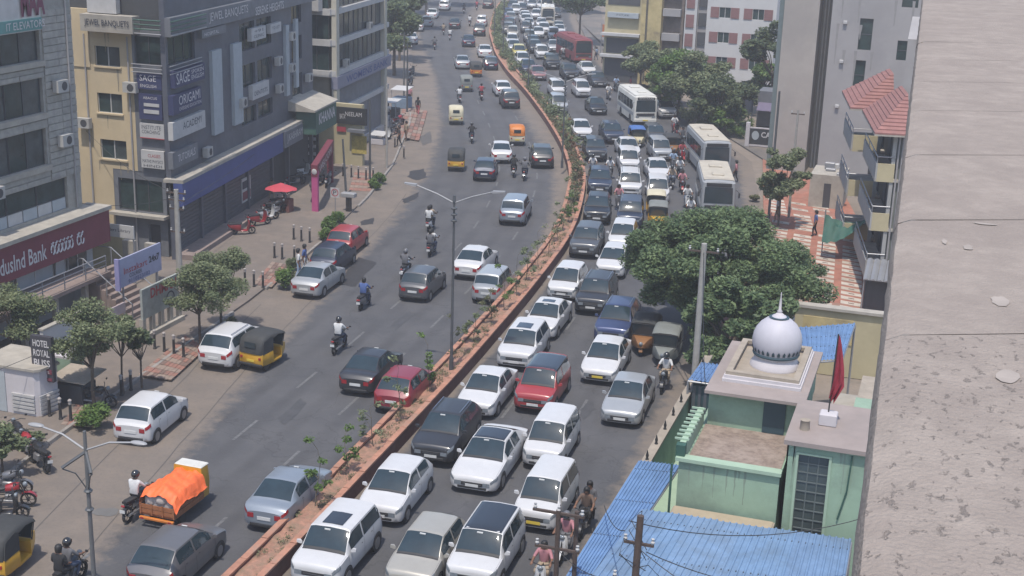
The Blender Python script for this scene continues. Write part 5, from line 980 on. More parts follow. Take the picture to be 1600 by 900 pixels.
# ---------------------------------------------------------------- auto rickshaws
M_yel = mat('rickshaw_yellow', (.50,.27,.02), .5, var=.15, coat=.2); M_org = mat('rickshaw_orange', (.48,.15,.02), .5, var=.15); M_cream = mat('rickshaw_cream', (.45,.40,.26), .6, var=.15); M_brn = mat('rickshaw_brown', (.20,.09,.03), .6, var=.15)
M_can = mat('rickshaw_canvas', (.035,.036,.036), .75, var=.2, scale=4, bump=.2, bscale=12); M_canb = mat('rickshaw_blue_canvas', (.05,.12,.32), .7); M_cang = mat('rickshaw_grey_canvas', (.16,.17,.16), .75); M_canc = mat('rickshaw_cream_canvas', (.48,.44,.32), .75)
M_seat = mat('rickshaw_seat', (.05,.03,.03), .7); M_dkint = mat('dark_interior', (.02,.02,.02), .9)
def auto_meshes():
    D = []
    b = MB()   # lower tub
    def sec(y, w, z0, z1): return [(-w*.92, y, z0), (w*.92, y, z0), (w, y, z0+.08), (w, y, z1-.05), (w*.96, y, z1), (-w*.96, y, z1), (-w, y, z1-.05), (-w, y, z0+.08)]
    b.loft([sec(-1.28, .55, .42, .86), sec(-1.24, .64, .34, .90), sec(-.9, .66, .30, .90), sec(-.42, .66, .30, .88), sec(-.40, .66, .28, .42), sec(.28, .62, .28, .42), sec(.30, .60, .28, .80), sec(.62, .48, .34, .92), sec(.92, .34, .40, .86), sec(1.18, .20, .46, .74), sec(1.26, .12, .50, .66)])
    D.append(('body', b, 'body', 40))
    b = MB()   # canopy: shell over roof and rear
    prof = [(.58, 1.55), (.40, 1.63), (0, 1.69), (-.5, 1.71), (-.95, 1.66), (-1.18, 1.52), (-1.28, 1.2), (-1.30, .88)]
    rows = []
    for y, z in prof:
        w = .64 if z > 1.3 else .62; r = .12
        if y > -1.1: rows.append([(-w-.01, y, z-.26 if y < -.4 else z-.14), (-w, y, z-.10), (-w*.86, y, z-.02), (-w*.4, y, z+.015), (w*.4, y, z+.015), (w*.86, y, z-.02), (w, y, z-.10), (w+.01, y, z-.26 if y < -.4 else z-.14)])
        else: rows.append([(-w, y+.10, z-.05), (-w*.98, y+.05, z-.02), (-w*.84, y, z), (-w*.4, y-.01, z), (w*.4, y-.01, z), (w*.84, y, z), (w*.98, y+.05, z-.02), (w, y+.10, z-.05)])
    b.loft(rows, False, False, False)
    for sd in (-1, 1):
        pl = [(-.40, .90), (-.40, 1.50), (-.62, 1.60), (-1.12, 1.48), (-1.2, 1.2), (-1.22, .88)]
        b.loft([[(sd*.655, y, z) for y, z in pl], [(sd*.625, y, z) for y, z in pl]], True, True, True)
    D.append(('canopy', b, 'can', 50))
    b = MB(); b.rbox(-.52, .52, -.95, -.45, .45, .62, .03); b.rbox(-.52, .52, -1.05, -.92, .6, 1.1, .03); b.rbox(-.22, .22, -.02, .22, .45, .60, .03); D.append(('seat', b, M_seat, None))
    b = MB()
    for sd in (-1, 1):
        b.tube((sd*.58, .40, .85), (sd*.60, .56, 1.5), .022); b.tube((sd*.63, -.40, .9), (sd*.63, -.40, 1.5), .02)
    b.tube((-.58, .42, .9), (.58, .42, .9), .02); b.tube((-.6, .56, 1.5), (.6, .56, 1.5), .022); b.tube((0, .5, .85), (0, .25, 1.05), .02); b.tube((-.28, .24, 1.05), (.28, .24, 1.05), .018)
    D.append(('frame', b, M_blk, None))
    b = MB(); b.hexa([(-.54, .415, .92), (.54, .415, .92), (.54, .425, .92), (-.54, .425, .92), (-.57, .555, 1.48), (.57, .555, 1.48), (.57, .565, 1.48), (-.57, .565, 1.48)]); D.append(('windshield', b, M_cg, None))
    b = MB(); b.rbox(-.30, .30, -1.325, -1.30, 1.15, 1.42, .01); D.append(('rear_window', b, M_cg, None))
    b = MB(); b.ball((0, 1.24, .70), .10, .08, .10); D.append(('headlight', b, M_head, 60))
    for sd in (-1, 1):
        b = MB(); b.rbox(sd*.50-.06, sd*.50+.06, -1.31, -1.26, .62, .74, .01); D.append(('tail_light', b, M_tail, None))
    b = MB(); b.box(-.20, .20, -1.312, -1.285, .50, .60); D.append(('number_plate', b, M_yplate, None))
    b = MB(); b.rbox(-.62, .62, -1.34, -1.24, .30, .42, .02); D.append(('bumper', b, M_blk, None))
    b = MB(); b.loft([[(x, .95+.31*math.cos(a), .22+.31*math.sin(a)) for x in (-.09, .09)] for a in np.linspace(.2, math.pi-.2, 7)], False, False, False); D.append(('mudguard', b, 'body', 50))
    W = MB(); n = 14; W.loft([[(x, q*math.cos(2*math.pi*k/n), q*math.sin(2*math.pi*k/n)) for k in range(n)] for q, x in ((.12, -.05), (.20, -.05), (.22, 0), (.20, .05), (.12, .05))], True, True, True)
    out = []
    for nm, mb, m, sm in D:
        out.append((nm, setmats(mb.mesh(nm, sm), m if not isinstance(m, str) else (M_yel if m == 'body' else M_can)), m if isinstance(m, str) else None, None))
    wm = setmats(W.mesh('wheel', 40), M_tyre)
    for x, y in ((-.55, -.85), (.55, -.85), (0, .95)): out.append(('wheel', wm, None, (x, y, .22)))
    return out
AUTOM = auto_meshes()
def make_auto(loc, head, body, can, label, group='auto rickshaws on the road'):
    root = thing('auto_rickshaw', label, 'auto rickshaw', loc, group); root.rotation_euler = (0, 0, head-math.pi/2)
    for nm, me, role, lc in AUTOM:
        o = link(nm, me, root)
        if role: recolor(o, body if role == 'body' else can)
        if lc: o.location = lc
    return root
for (x, y, hd, bd, cn, lab) in [(14, 848, 4, M_yel, M_can, 'yellow and black auto rickshaw cut by the left edge of the picture'),
    (417, 541, -10, M_yel, M_can, 'yellow and black auto rickshaw beside the parked white SUV'),
    (714, 247, 0, M_yel, M_can, 'yellow auto rickshaw with black canopy alone in the left carriageway'),
    (807, 209, 0, M_canc, M_org, 'orange canopied auto rickshaw near the bend of the median'),
    (712, 178, 0, M_cream, M_canc, 'cream auto rickshaw driving away, upper left carriageway'),
    (728, 129, 0, M_cang, M_cang, 'grey-green auto rickshaw driving away ahead of the red-clad rider'),
    (743, 107, 0, M_org, M_can, 'orange auto rickshaw with dark canopy between two far cars'),
    (1025, 318, 180, M_yel, M_canc, 'yellow auto rickshaw heading the queue beside the parked buses'),
    (1028, 336, 180, M_yel, M_cang, 'auto rickshaw half hidden by the big tree crown'),
    (1008, 521, 180, M_brn, M_can, 'brown and black auto rickshaw in the shade of the big tree'),
    (1041, 538, 180, M_cang, M_cang, 'grey auto rickshaw behind the brown one under the tree'),
    (996, 213, 180, M_cream, M_canb, 'blue roofed auto rickshaw in front of the white bus'),
    (1050, 226, 180, M_brn, M_can, 'dark auto rickshaw beside the motorcycles near the white bus')]:
    p = at(x, y, .85); make_auto((p.x, p.y, .006), tang(p.y)+R(hd), bd, cn, lab)

# ---------------------------------------------------------------- buses
M_bw = mat('bus_white', (.55,.54,.50), .5, var=.12, scale=1.5, c2=(.42,.40,.36)); M_bred = mat('bus_red', (.20,.05,.052), .5, var=.12); M_bcream = mat('bus_dusty_cream', (.42,.38,.31), .7, var=.15, scale=1.5, c2=(.33,.29,.24)); M_bgrey = mat('bus_grey_side', (.26,.27,.28), .6)
def make_bus(loc, head, Lb, Wb, Hb, mroof, mside, mstripe, label, sign=None):
    root = thing('bus', label, 'bus', loc, 'buses'); root.rotation_euler = (0, 0, head-math.pi/2); h = Lb/2; w = Wb/2
    def P(nm, mb, m, sm=None, par=None): return link(nm, setmats(mb.mesh(nm, sm), m), par or root)
    def ring(y, i=0.0, t=0.0): return [(-w+i, y, .38), (w-i, y, .38), (w-i, y, Hb-.45), (w-.05-i, y, Hb-.16), (w-.25-i, y, Hb-.02-t), (0, y, Hb+.03-t), (-w+.25+i, y, Hb-.02-t), (-w+.05+i, y, Hb-.16), (-w+i, y, Hb-.45)]
    b = MB(); b.loft([ring(-h, .10, .1), ring(-h+.08), ring(h-.25), ring(h-.05, .05, .08), ring(h, .14, .2)]); P('body', b, mside, 35)
    b = MB(); b.loft([[(-w+.12, y, Hb-.012), (-w+.3, y, Hb+.012), (0, y, Hb+.05), (w-.3, y, Hb+.012), (w-.12, y, Hb-.012)] for y in (-h+.1, -h*.3, h*.3, h-.3)], False, False, False); P('roof', b, mroof, 50)
    b = MB(); b.rbox(-.45, .45, -h*.5, -h*.5+.9, Hb+.03, Hb+.16, .03); b.rbox(-.4, .4, h*.35, h*.35+.7, Hb+.03, Hb+.14, .03); P('roof_hatch', b, mroof)
    b = MB(); b.hexa([(-w+.18, h+.012, 1.35), (w-.18, h+.012, 1.35), (w-.18, h+.02, 1.35), (-w+.18, h+.02, 1.35), (-w+.22, h-.02, Hb-.45), (w-.22, h-.02, Hb-.45), (w-.22, h+.01, Hb-.45), (-w+.22, h+.01, Hb-.45)]); P('windshield', b, M_cg)
    b = MB(); b.rbox(-w+.3, w-.3, h-.02, h+.03, Hb-.42, Hb-.16, .01); sb = P('destination_board', b, M_blk)
    if sign:
        v, fs = text_mesh(sign); lo = v.min(0); hi = v.max(0); mb = MB()
        mb.add([(( .5-(p[0]-lo[0])/(hi[0]-lo[0]))*(Wb-.9), h+.034, Hb-.37+(p[1]-lo[1])/(hi[1]-lo[1])*.16) for p in v], fs); link('lettering', setmats(mb.mesh('lettering'), M_plate), sb)
    n = max(4, int(Lb/1.35))
    for sd in (-1, 1):
        for k in range(n):
            y0 = -h+.4+(Lb-1.1)*k/n; y1 = y0+(Lb-1.1)/n-.10; b = MB(); b.box(sd*w-.01 if sd > 0 else -w-.012, w+.012 if sd > 0 else -w+.01, y0, y1, 1.45, Hb-.55); P('side_window', b, M_cg)
        b = MB(); b.box(min(sd*w, sd*(w+.01)), max(sd*w, sd*(w+.01)), -h+.15, h-.3, .95, 1.25); P('side_stripe', b, mstripe)
        b = MB(); b.rbox(sd*(w-.35)-.16, sd*(w-.35)+.16, h, h+.03, .78, .98, .02); P('headlight', b, M_head)
        b = MB(); b.tube((sd*w, h-.1, Hb-.6), (sd*(w+.22), h+.15, Hb-.75), .02); b.rbox(sd*(w+.22)-.06, sd*(w+.22)+.06, h+.1, h+.18, Hb-1.1, Hb-.75, .02); P('mirror', b, M_blk)
        for y in (-h*.52, h*.58):
            t = MB(); nn = 16; t.loft([[(sd*w+x, y+q*math.cos(2*math.pi*k/nn), .48+q*math.sin(2*math.pi*k/nn)) for k in range(nn)] for q, x in ((.25, -.2), (.46, -.2), (.48, -.1), (.46, .015), (.25, .02), (.12, .01))], True, True, True); P('wheel', t, M_tyre, 40)
    b = MB(); b.rbox(-w+.25, w-.25, h, h+.025, .92, 1.2, .02); P('grille', b, M_blk)
    b = MB(); b.rbox(-w+.05, w-.05, h-.05, h+.07, .40, .68, .03); P('bumper', b, mside)
    b = MB(); b.box(-.25, .25, h+.07, h+.085, .48, .60); P('number_plate', b, M_yplate)
    return root
for (x, y, z, Lb, Wb, Hb, ms, mr, mst, dh, lab, sg) in [
    (995, 164, 1.4, 7.4, 2.25, 2.85, M_bw, M_bw, M_bgrey, 182, 'white coach driving towards the viewer with its name above the windscreen', 'SHIVARAJ'),
    (897, 74, 1.5, 9.0, 2.4, 3.0, M_bred, M_bred, M_bred, 190, 'red bus standing at the right kerb before the old yellow building', None),
    (1106, 234, 1.5, 7.8, 2.3, 2.9, M_bgrey, M_bcream, M_bw, 180, 'dusty cream roofed bus parked at the right kerb, the farther one', None),
    (1117, 297, 1.5, 7.0, 2.3, 2.9, M_bgrey, M_bcream, M_bw, 180, 'dusty cream roofed bus parked at the right kerb, half behind the tree', None),
    (856, 24, 1.3, 6.5, 2.2, 2.8, M_bcream, M_bw, M_bw, 180, 'cream roofed minibus far back in the oncoming traffic', None),
    (856, 4, 1.3, 6.5, 2.2, 2.8, M_bw, M_bw, M_bgrey, 180, 'pale green-white minibus at the top of the oncoming road', None)]:
    p = at(x, y, z); make_bus((p.x, p.y, .006), tang(p.y)+R(dh), Lb, Wb, Hb, mr, ms, mst, lab, sg)

# ---------------------------------------------------------------- goods three wheeler with orange tarpaulin
def goods_carrier():
    p = at(281, 768, .8); root = thing('goods_three_wheeler', 'brown goods three-wheeler with load under a bright orange tarpaulin', 'goods carrier', (p.x, p.y, .006)); root.rotation_euler = (0, 0, tang(p.y)+R(-3)-math.pi/2); root.scale = (.92, .9, .95)
    mw = mat('carrier_brown_wood', (.28,.105,.04), .7, var=.25, scale=5, world=False); mo = mat('orange_tarpaulin', (.78,.14,.035), .6, var=.15, scale=3, bump=.6, bscale=5, world=False); ml = mat('sack_load', (.42,.36,.33), .9, var=.3, scale=6, world=False)
    def P(nm, mb, m, sm=None): return link(nm, setmats(mb.mesh(nm, sm), m), root)
    b = MB(); b.box(-.72, .72, -1.55, .55, .46, .54); P('bed', b, mw)
    for x0, x1, y0, y1 in ((-.74, -.70, -1.55, .55), (.70, .74, -1.55, .55)):
        for z in (.56, .74, .92): b = MB(); b.box(x0, x1, y0, y1, z, z+.14); P('side_plank', b, mw)
    for z in (.56, .74): b = MB(); b.box(-.70, .70, -1.59, -1.55, z, z+.15); P('tailgate_plank', b, mw)
    for x in (-.72, -.24, .24, .72): b = MB(); b.box(x-.03, x+.03, -1.62, -1.59, .5, .94); P('stake', b, mw)
    b = MB(); b.rbox(-.74, .74, -1.72, -1.6, .34, .44, .02); P('bumper', b, M_org)
    for sd in (-1, 1): b = MB(); b.rbox(sd*.6-.07, sd*.6+.07, -1.745, -1.72, .35, .43, .01); P('tail_light', b, M_tail)
    b = MB(); b.rbox(-.66, .66, -1.48, .48, .55, 1.25, .12); b.ball((.1, -1.3, 1.1), .35, .3, .25); b.ball((-.35, -1.25, 1.0), .3, .3, .3); P('load', b, ml, 50)
    # draped sheet
    nx, ny = 25, 31; rows = []
    for j in range(ny):
        y = -1.62+2.25*j/(ny-1); r = []
        for i in range(nx):
            s = -1+2*i/(nx-1); x = s*.86; z = 1.50-.34*abs(s)**3-.05*math.sin(7*s+2*y)-.025*math.sin(19*s-5*y)-.02*math.sin(13*y+4*s)+random.uniform(-.012, .012)-(.20*max(0, (-1.25-y)/.37))
            if abs(s) > .9: z -= .22
            r.append((x, y, z))
        rows.append(r)
    b = MB(); b.loft(rows, False, False, False); P('tarpaulin', b, mo, 70)
    b = MB(); b.loft([[(-.62*k, y, z0), (.62*k, y, z0), (.66*k, y, 1.0), (.60*k, y, z1), (-.60*k, y, z1), (-.66*k, y, 1.0)] for y, z0, z1, k in ((.6, .4, 1.62, 1), (1.1, .4, 1.58, 1), (1.35, .42, 1.1, .75), (1.6, .5, .8, .45))]); P('cab', b, M_yel, 40)
    b = MB(); b.rbox(-.6, .6, .62, 1.2, 1.60, 1.66, .03); P('cab_roof', b, M_bw)
    b = MB(); b.hexa([(-.52, 1.125, 1.12), (.52, 1.125, 1.12), (.45, 1.36, 1.12), (-.45, 1.36, 1.12), (-.5, 1.115, 1.5), (.5, 1.115, 1.5), (.5, 1.12, 1.5), (-.5, 1.12, 1.5)]); P('windshield', b, M_cg)
    for x, y in ((-.62, -.9), (.62, -.9), (0, 1.25)):
        t = MB(); n = 14; t.loft([[(x+xx, y+q*math.cos(2*math.pi*k/n), .24+q*math.sin(2*math.pi*k/n)) for k in range(n)] for q, xx in ((.12, -.06), (.22, -.06), (.24, 0), (.22, .06), (.12, .06))], True, True, True); P('wheel', t, M_tyre, 40)
goods_carrier()

# ---------------------------------------------------------------- motorcycles, scooters and riders
def wheel_mb(mb, y, r=.29, w=.055):
    n = 16; mb.loft([[(x, y+q*math.cos(2*math.pi*k/n), r+q*math.sin(2*math.pi*k/n)) for k in range(n)] for q, x in ((r-.07, -w*.7), (r-.01, -w), (r, 0), (r-.01, w), (r-.07, w*.7))], True, False, False)
    for k in range(6):
        a = math.pi*k/3; mb.tube((0, y, r), (0, y+(r-.05)*math.cos(a), r+(r-.05)*math.sin(a)), .012, n=4)
    mb.tube((-.05, y, r), (.05, y, r), .05)
BIKECOL = {'black': mat('bike_black', (.02,.02,.022), .35, coat=.4), 'red': mat('bike_red', (.26,.02,.025), .35, coat=.4), 'blue': mat('bike_blue', (.03,.06,.18), .35, coat=.4), 'white': mat('bike_white', (.5,.5,.5), .4, coat=.3), 'grey': mat('bike_grey', (.15,.15,.16), .4, .3)}
def bike_meshes():
    D = []
    for y in (-.62, .66): b = MB(); wheel_mb(b, y); D.append(('wheel', b, M_tyre, 40))
    b = MB(); b.tube((0, -.62, .29), (0, .05, .40), .03); b.tube((0, .05, .35), (0, .42, .85), .035); b.tube((-.07, .66, .29), (-.07, .45, .92), .022); b.tube((.07, .66, .29), (.07, .45, .92), .022); b.tube((0, .42, .82), (0, -.6, .72), .03)
    b.tube((-.10, -.62, .29), (-.10, -.42, .72), .022); b.tube((.10, -.62, .29), (.10, -.42, .72), .022); D.append(('frame', b, M_blk, None))
    b = MB(); b.rbox(-.14, .14, -.12, .30, .26, .58, .05); b.tube((.12, .2, .3), (.15, -.75, .36), .045); D.append(('engine', b, M_rim, 40))
    b = MB(); b.loft([[(-w, y, z-.10), (w, y, z-.10), (w*1.1, y, z), (w*.6, y, z+.09), (-w*.6, y, z+.09), (-w*1.1, y, z)] for y, w, z in ((-.08, .09, .78), (.08, .15, .84), (.3, .15, .87), (.42, .08, .86))]); b.rbox(-.11, .11, -.72, -.25, .60, .74, .05); D.append(('tank', b, 'paint', 50))
    b = MB(); b.loft([[(-w, y, z-.05), (w, y, z-.05), (w, y, z+.02), (w*.6, y, z+.05), (-w*.6, y, z+.05), (-w, y, z+.02)] for y, w, z in ((-.80, .09, .84), (-.6, .13, .83), (-.2, .14, .78), (-.06, .09, .80))]); D.append(('seat', b, M_blk, 50))
    b = MB(); b.path([(-.36, .28, 1.02), (-.2, .38, 1.03), (0, .44, .96), (.2, .38, 1.03), (.36, .28, 1.02)], .017); b.rbox(-.46, -.36, .36, .40, 1.12, 1.2, .01); b.rbox(.36, .46, .36, .40, 1.12, 1.2, .01); D.append(('handlebar', b, M_blk, None))
    b = MB(); b.ball((0, .60, .92), .10, .09, .10); D.append(('headlight', b, M_head, 60))
    b = MB(); b.rbox(-.07, .07, -.92, -.86, .70, .78, .02); D.append(('tail_light', b, M_tail, None))
    b = MB(); b.box(-.10, .10, -.95, -.94, .50, .62); D.append(('number_plate', b, M_plate, None))
    for c, r in ((.66, .33), (-.62, .33)):
        b = MB(); b.loft([[(x, c+r*math.cos(a), .29+r*math.sin(a)) for x in (-.07, .07)] for a in np.linspace(.35 if c > 0 else .5, math.pi-.5, 8)], False, False, False); D.append(('mudguard', b, 'paint', 60))
    return [(n, setmats(mb.mesh(n, s), BIKECOL['black'] if m == 'paint' else m), m == 'paint') for n, mb, m, s in D]
def scooter_meshes():
    D = []
    for y in (-.50, .62): b = MB(); wheel_mb(b, y, .24, .055); D.append(('wheel', b, M_tyre, 40))
    b = MB(); b.loft([[(-w*.7, y, z0), (w*.7, y, z0), (w, y, (z0+z1)/2), (w*.6, y, z1), (-w*.6, y, z1), (-w, y, (z0+z1)/2)] for y, w, z0, z1 in ((-.85, .06, .55, .68), (-.6, .19, .42, .72), (-.25, .20, .28, .72), (-.08, .16, .26, .70))]); b.rbox(-.16, .16, -.1, .32, .22, .30, .03); D.append(('body', b, 'paint', 45))
    b = MB(); b.loft([[(-w, y-.03, z), (w, y-.03, z), (w*.7, y+.06, z), (-w*.7, y+.06, z)] for y, w, z in ((.34, .17, .28), (.42, .20, .6), (.40, .17, .85), (.36, .12, .98))]); b.loft([[(x, .62+.29*math.cos(a), .24+.29*math.sin(a)) for x in (-.08, .08)] for a in np.linspace(.3, math.pi-.4, 8)], False, False, False); D.append(('front_apron', b, 'paint', 45))
    b = MB(); b.loft([[(-w, y, z-.05), (w, y, z-.05), (w, y, z+.02), (w*.6, y, z+.05), (-w*.6, y, z+.05), (-w, y, z+.02)] for y, w, z in ((-.82, .10, .78), (-.5, .15, .77), (-.12, .13, .75), (0, .08, .74))]); D.append(('seat', b, M_blk, 50))
    b = MB(); b.tube((0, .62, .24), (0, .38, .95), .03); b.path([(-.34, .26, 1.03), (0, .37, .99), (.34, .26, 1.03)], .02); b.rbox(-.42, -.33, .30, .34, 1.10, 1.18, .01); b.rbox(.33, .42, .30, .34, 1.10, 1.18, .01); D.append(('handlebar', b, M_blk, None))
    b = MB(); b.ball((0, .45, .94), .10, .07, .08); D.append(('headlight', b, M_head, 60))
    b = MB(); b.rbox(-.10, .10, -.90, -.84, .62, .70, .02); D.append(('tail_light', b, M_tail, None))
    b = MB(); b.box(-.10, .10, -.90, -.89, .44, .56); D.append(('number_plate', b, M_plate, None))
    return [(n, setmats(mb.mesh(n, s), BIKECOL['black'] if m == 'paint' else m), m == 'paint') for n, mb, m, s in D]
BIKEM, SCOOM = bike_meshes(), scooter_meshes()
def make_bike(kind, color, loc, head, label, group, lean=0.0):
    root = thing('motorcycle' if kind == 'bike' else 'scooter', label, 'motorcycle' if kind == 'bike' else 'scooter', loc, group); root.rotation_euler = (0, lean, head-math.pi/2)
    for nm, me, pt in (BIKEM if kind == 'bike' else SCOOM):
        o = link(nm, me, root)
        if pt: recolor(o, BIKECOL[color])
    return root
# people: one skinned body per pose, faces coloured by the limb they belong to
SKIN = mat('skin', (.17,.085,.05), .6, world=False); HAIR = mat('black_hair', (.012,.011,.011), .6); HELM = {'black': mat('helmet_black', (.02,.02,.022), .2, coat=.5), 'white': mat('helmet_white', (.5,.5,.5), .25, coat=.5), 'grey': mat('helmet_grey', (.12,.12,.13), .3)}
CL = {k: mat('cloth_'+k, v, .9, var=.15, scale=8, world=False) for k, v in {'white': (.50,.50,.50), 'blue': (.06,.10,.25), 'black': (.02,.02,.022), 'grey': (.11,.11,.12), 'pink': (.38,.17,.19), 'red': (.30,.05,.06), 'navy': (.035,.045,.075), 'brown': (.12,.08,.06), 'sky': (.25,.33,.45), 'tan': (.28,.22,.16), 'jeans': (.06,.08,.13)}.items()}
def person_mesh(pose):
    if pose == 'rider':     # hip on the seat at the origin, facing +y
        J = {'hip': (0, 0, .02, .15), 'belly': (0, .02, .20, .145), 'chest': (0, .06, .42, .165), 'neck': (0, .10, .58, .065), 'head': (0, .13, .72, .105), 'top': (0, .13, .82, .07),
             'shL': (-.19, .07, .50, .075), 'elL': (-.30, .22, .30, .052), 'wrL': (-.31, .44, .25, .036), 'haL': (-.31, .53, .24, .042), 'shR': (.19, .07, .50, .075), 'elR': (.30, .22, .30, .052), 'wrR': (.31, .44, .25, .036), 'haR': (.31, .53, .24, .042),
             'hpL': (-.11, .05, .0, .105), 'knL': (-.20, .45, -.06, .075), 'anL': (-.18, .28, -.44, .045), 'ftL': (-.19, .44, -.50, .045), 'hpR': (.11, .05, .0, .105), 'knR': (.20, .45, -.06, .075), 'anR': (.18, .28, -.44, .045), 'ftR': (.19, .44, -.50, .045)}
    elif pose == 'pillion':
        J = {'hip': (0, 0, .02, .15), 'belly': (0, .01, .20, .145), 'chest': (0, .03, .42, .16), 'neck': (0, .05, .58, .065), 'head': (0, .07, .72, .105), 'top': (0, .07, .82, .07),
             'shL': (-.19, .03, .50, .072), 'elL': (-.25, .06, .26, .05), 'wrL': (-.20, .25, .14, .036), 'haL': (-.19, .33, .13, .042), 'shR': (.19, .03, .50, .072), 'elR': (.25, .06, .26, .05), 'wrR': (.20, .25, .14, .036), 'haR': (.19, .33, .13, .042),
             'hpL': (-.11, .04, .0, .105), 'knL': (-.24, .38, -.04, .075), 'anL': (-.22, .20, -.40, .045), 'ftL': (-.23, .34, -.46, .045), 'hpR': (.11, .04, .0, .105), 'knR': (.24, .38, -.04, .075), 'anR': (.22, .20, -.40, .045), 'ftR': (.23, .34, -.46, .045)}
    else:                   # walking, feet on the ground at the origin
        J = {'hip': (0, 0, .92, .145), 'belly': (0, 0, 1.08, .14), 'chest': (0, 0, 1.30, .16), 'neck': (0, 0, 1.46, .062), 'head': (0, .02, 1.60, .10), 'top': (0, .02, 1.70, .07),
             'shL': (-.19, 0, 1.38, .07), 'elL': (-.25, -.05, 1.12, .05), 'wrL': (-.24, .10, .90, .035), 'haL': (-.24, .14, .80, .042), 'shR': (.19, 0, 1.38, .07), 'elR': (.25, -.06, 1.12, .05), 'wrR': (.25, -.02, .88, .035), 'haR': (.25, .0, .78, .042),
             'hpL': (-.10, .02, .86, .10), 'knL': (-.11, .16, .48, .07), 'anL': (-.11, .14, .08, .045), 'ftL': (-.11, .28, .045, .042), 'hpR': (.10, -.01, .86, .10), 'knR': (.11, -.03, .47, .07), 'anR': (.11, -.20, .10, .045), 'ftR': (.11, -.07, .045, .042)}
    E = [('hip', 'belly'), ('belly', 'chest'), ('chest', 'neck'), ('neck', 'head'), ('head', 'top'), ('chest', 'shL'), ('shL', 'elL'), ('elL', 'wrL'), ('wrL', 'haL'), ('chest', 'shR'), ('shR', 'elR'), ('elR', 'wrR'), ('wrR', 'haR'),
         ('hip', 'hpL'), ('hpL', 'knL'), ('knL', 'anL'), ('anL', 'ftL'), ('hip', 'hpR'), ('hpR', 'knR'), ('knR', 'anR'), ('anR', 'ftR')]
    # five fingers on each hand
    for s in 'LR':
        h = Vector(J['ha'+s][:3]); wv = Vector(J['wr'+s][:3]); d = (h-wv).normalized(); sx = -1 if s == 'L' else 1
        side = Vector((0, 0, 1)) if pose == 'walk' else Vector((sx, 0, 0)); side = (side-d*side.dot(d)).normalized() if pose != 'walk' else Vector((0, 1, 0)); dn = d.cross(side).normalized()
        if dn.z > 0: dn = -dn
        for k in range(4):
            a = h+side*(-.027+.018*k)+d*.035; ln = (.032, .042, .045, .038)[k]; b = a+d*ln; c = b+(d*.4+dn)*ln*.7
            J['f%s%da' % (s, k)] = (*a, .0095); J['f%s%db' % (s, k)] = (*b, .009); J['f%s%dc' % (s, k)] = (*c, .008); E += [('ha'+s, 'f%s%da' % (s, k)), ('f%s%da' % (s, k), 'f%s%db' % (s, k)), ('f%s%db' % (s, k), 'f%s%dc' % (s, k))]
        a = h-side*.04*sx*0+(-side if pose != 'walk' else side)*.045; b = a+(d+dn*.6)*.03; J['t%sa' % s] = (*a, .011); J['t%sb' % s] = (*b, .009); E += [('ha'+s, 't%sa' % s), ('t%sa' % s, 't%sb' % s)]
    names = list(J); me = bpy.data.meshes.new('p'); me.from_pydata([J[n][:3] for n in names], [(names.index(a), names.index(b)) for a, b in E], [])
    o = bpy.data.objects.new('p', me); col.objects.link(o); o.modifiers.new('s', 'SKIN')
    for i, n in enumerate(names): me.skin_vertices[0].data[i].radius = (J[n][3], J[n][3]*(.8 if n in ('belly', 'chest', 'hip') else 1)); me.skin_vertices[0].data[i].use_root = (n == 'hip')
    sb = o.modifiers.new('u', 'SUBSURF'); sb.levels = 1; sb.render_levels = 1
    dg = bpy.context.evaluated_depsgraph_get(); out = bpy.data.meshes.new_from_object(o.evaluated_get(dg)); bpy.data.objects.remove(o)
    def dist(p, a, b):
        a = Vector(a); b = Vector(b); ab = b-a; t = max(0, min(1, (p-a).dot(ab)/ab.length_squared)); return (p-a-ab*t).length
    for q in out.polygons:
        c = q.center; best = min(E, key=lambda e: dist(c, J[e[0]][:3], J[e[1]][:3])); b1 = best[1]
        mi = 0
        if b1 in ('belly', 'chest', 'shL', 'shR', 'elL', 'elR') or best == ('chest', 'neck') and c.z < J['neck'][2]-.02: mi = 1
        elif b1 in ('hpL', 'hpR', 'knL', 'knR', 'anL', 'anR'): mi = 2
        elif b1 in ('ftL', 'ftR'): mi = 3
        q.material_index = mi; q.use_smooth = True
    setmats(out, [SKIN, CL['white'], CL['jeans'], M_blk]); hd = Vector(J['head'][:3])
    f = MB()   # nose and ears and eye sockets as small raised features are children of the head mesh's thing
    hb = MB(); hb.loft([[(hd.x+r*.118*math.cos(2*math.pi*k/14), hd.y-.012+r*.135*math.sin(2*math.pi*k/14)*(1.0 if math.sin(2*math.pi*k/14) < 0 else cut), hd.z+z) for k in range(14)] for r, z, cut in ((.86, -.10, .25), (1.0, -.02, .45), (1.0, .055, .85), (.82, .115, 1), (.45, .15, 1), (.08, .16, 1))], True, True, True)
    hl = MB(); hl.ball((hd.x, hd.y-.005, hd.z+.03), .142, .165, .155, 14, 9); vz = MB(); vz.loft([[(hd.x+.146*math.sin(a), hd.y-.005+.17*math.cos(a), hd.z+z) for a in np.linspace(-.95, .95, 8)] for z in (-.02, .08)], False, False, False)
    fc = MB(); fc.add([(hd.x-.016, hd.y+.10, hd.z-.03), (hd.x+.016, hd.y+.10, hd.z-.03), (hd.x, hd.y+.128, hd.z-.028), (hd.x, hd.y+.102, hd.z+.02)], [(0, 1, 2), (1, 3, 2), (3, 0, 2)])
    for sx in (-1, 1): fc.ball((hd.x+sx*.10, hd.y-.005, hd.z-.005), .015, .025, .032, 6, 4)
    ey = MB()
    for sx in (-1, 1): ey.ball((hd.x+sx*.036, hd.y+.092, hd.z+.012), .014, .012, .009, 6, 4)
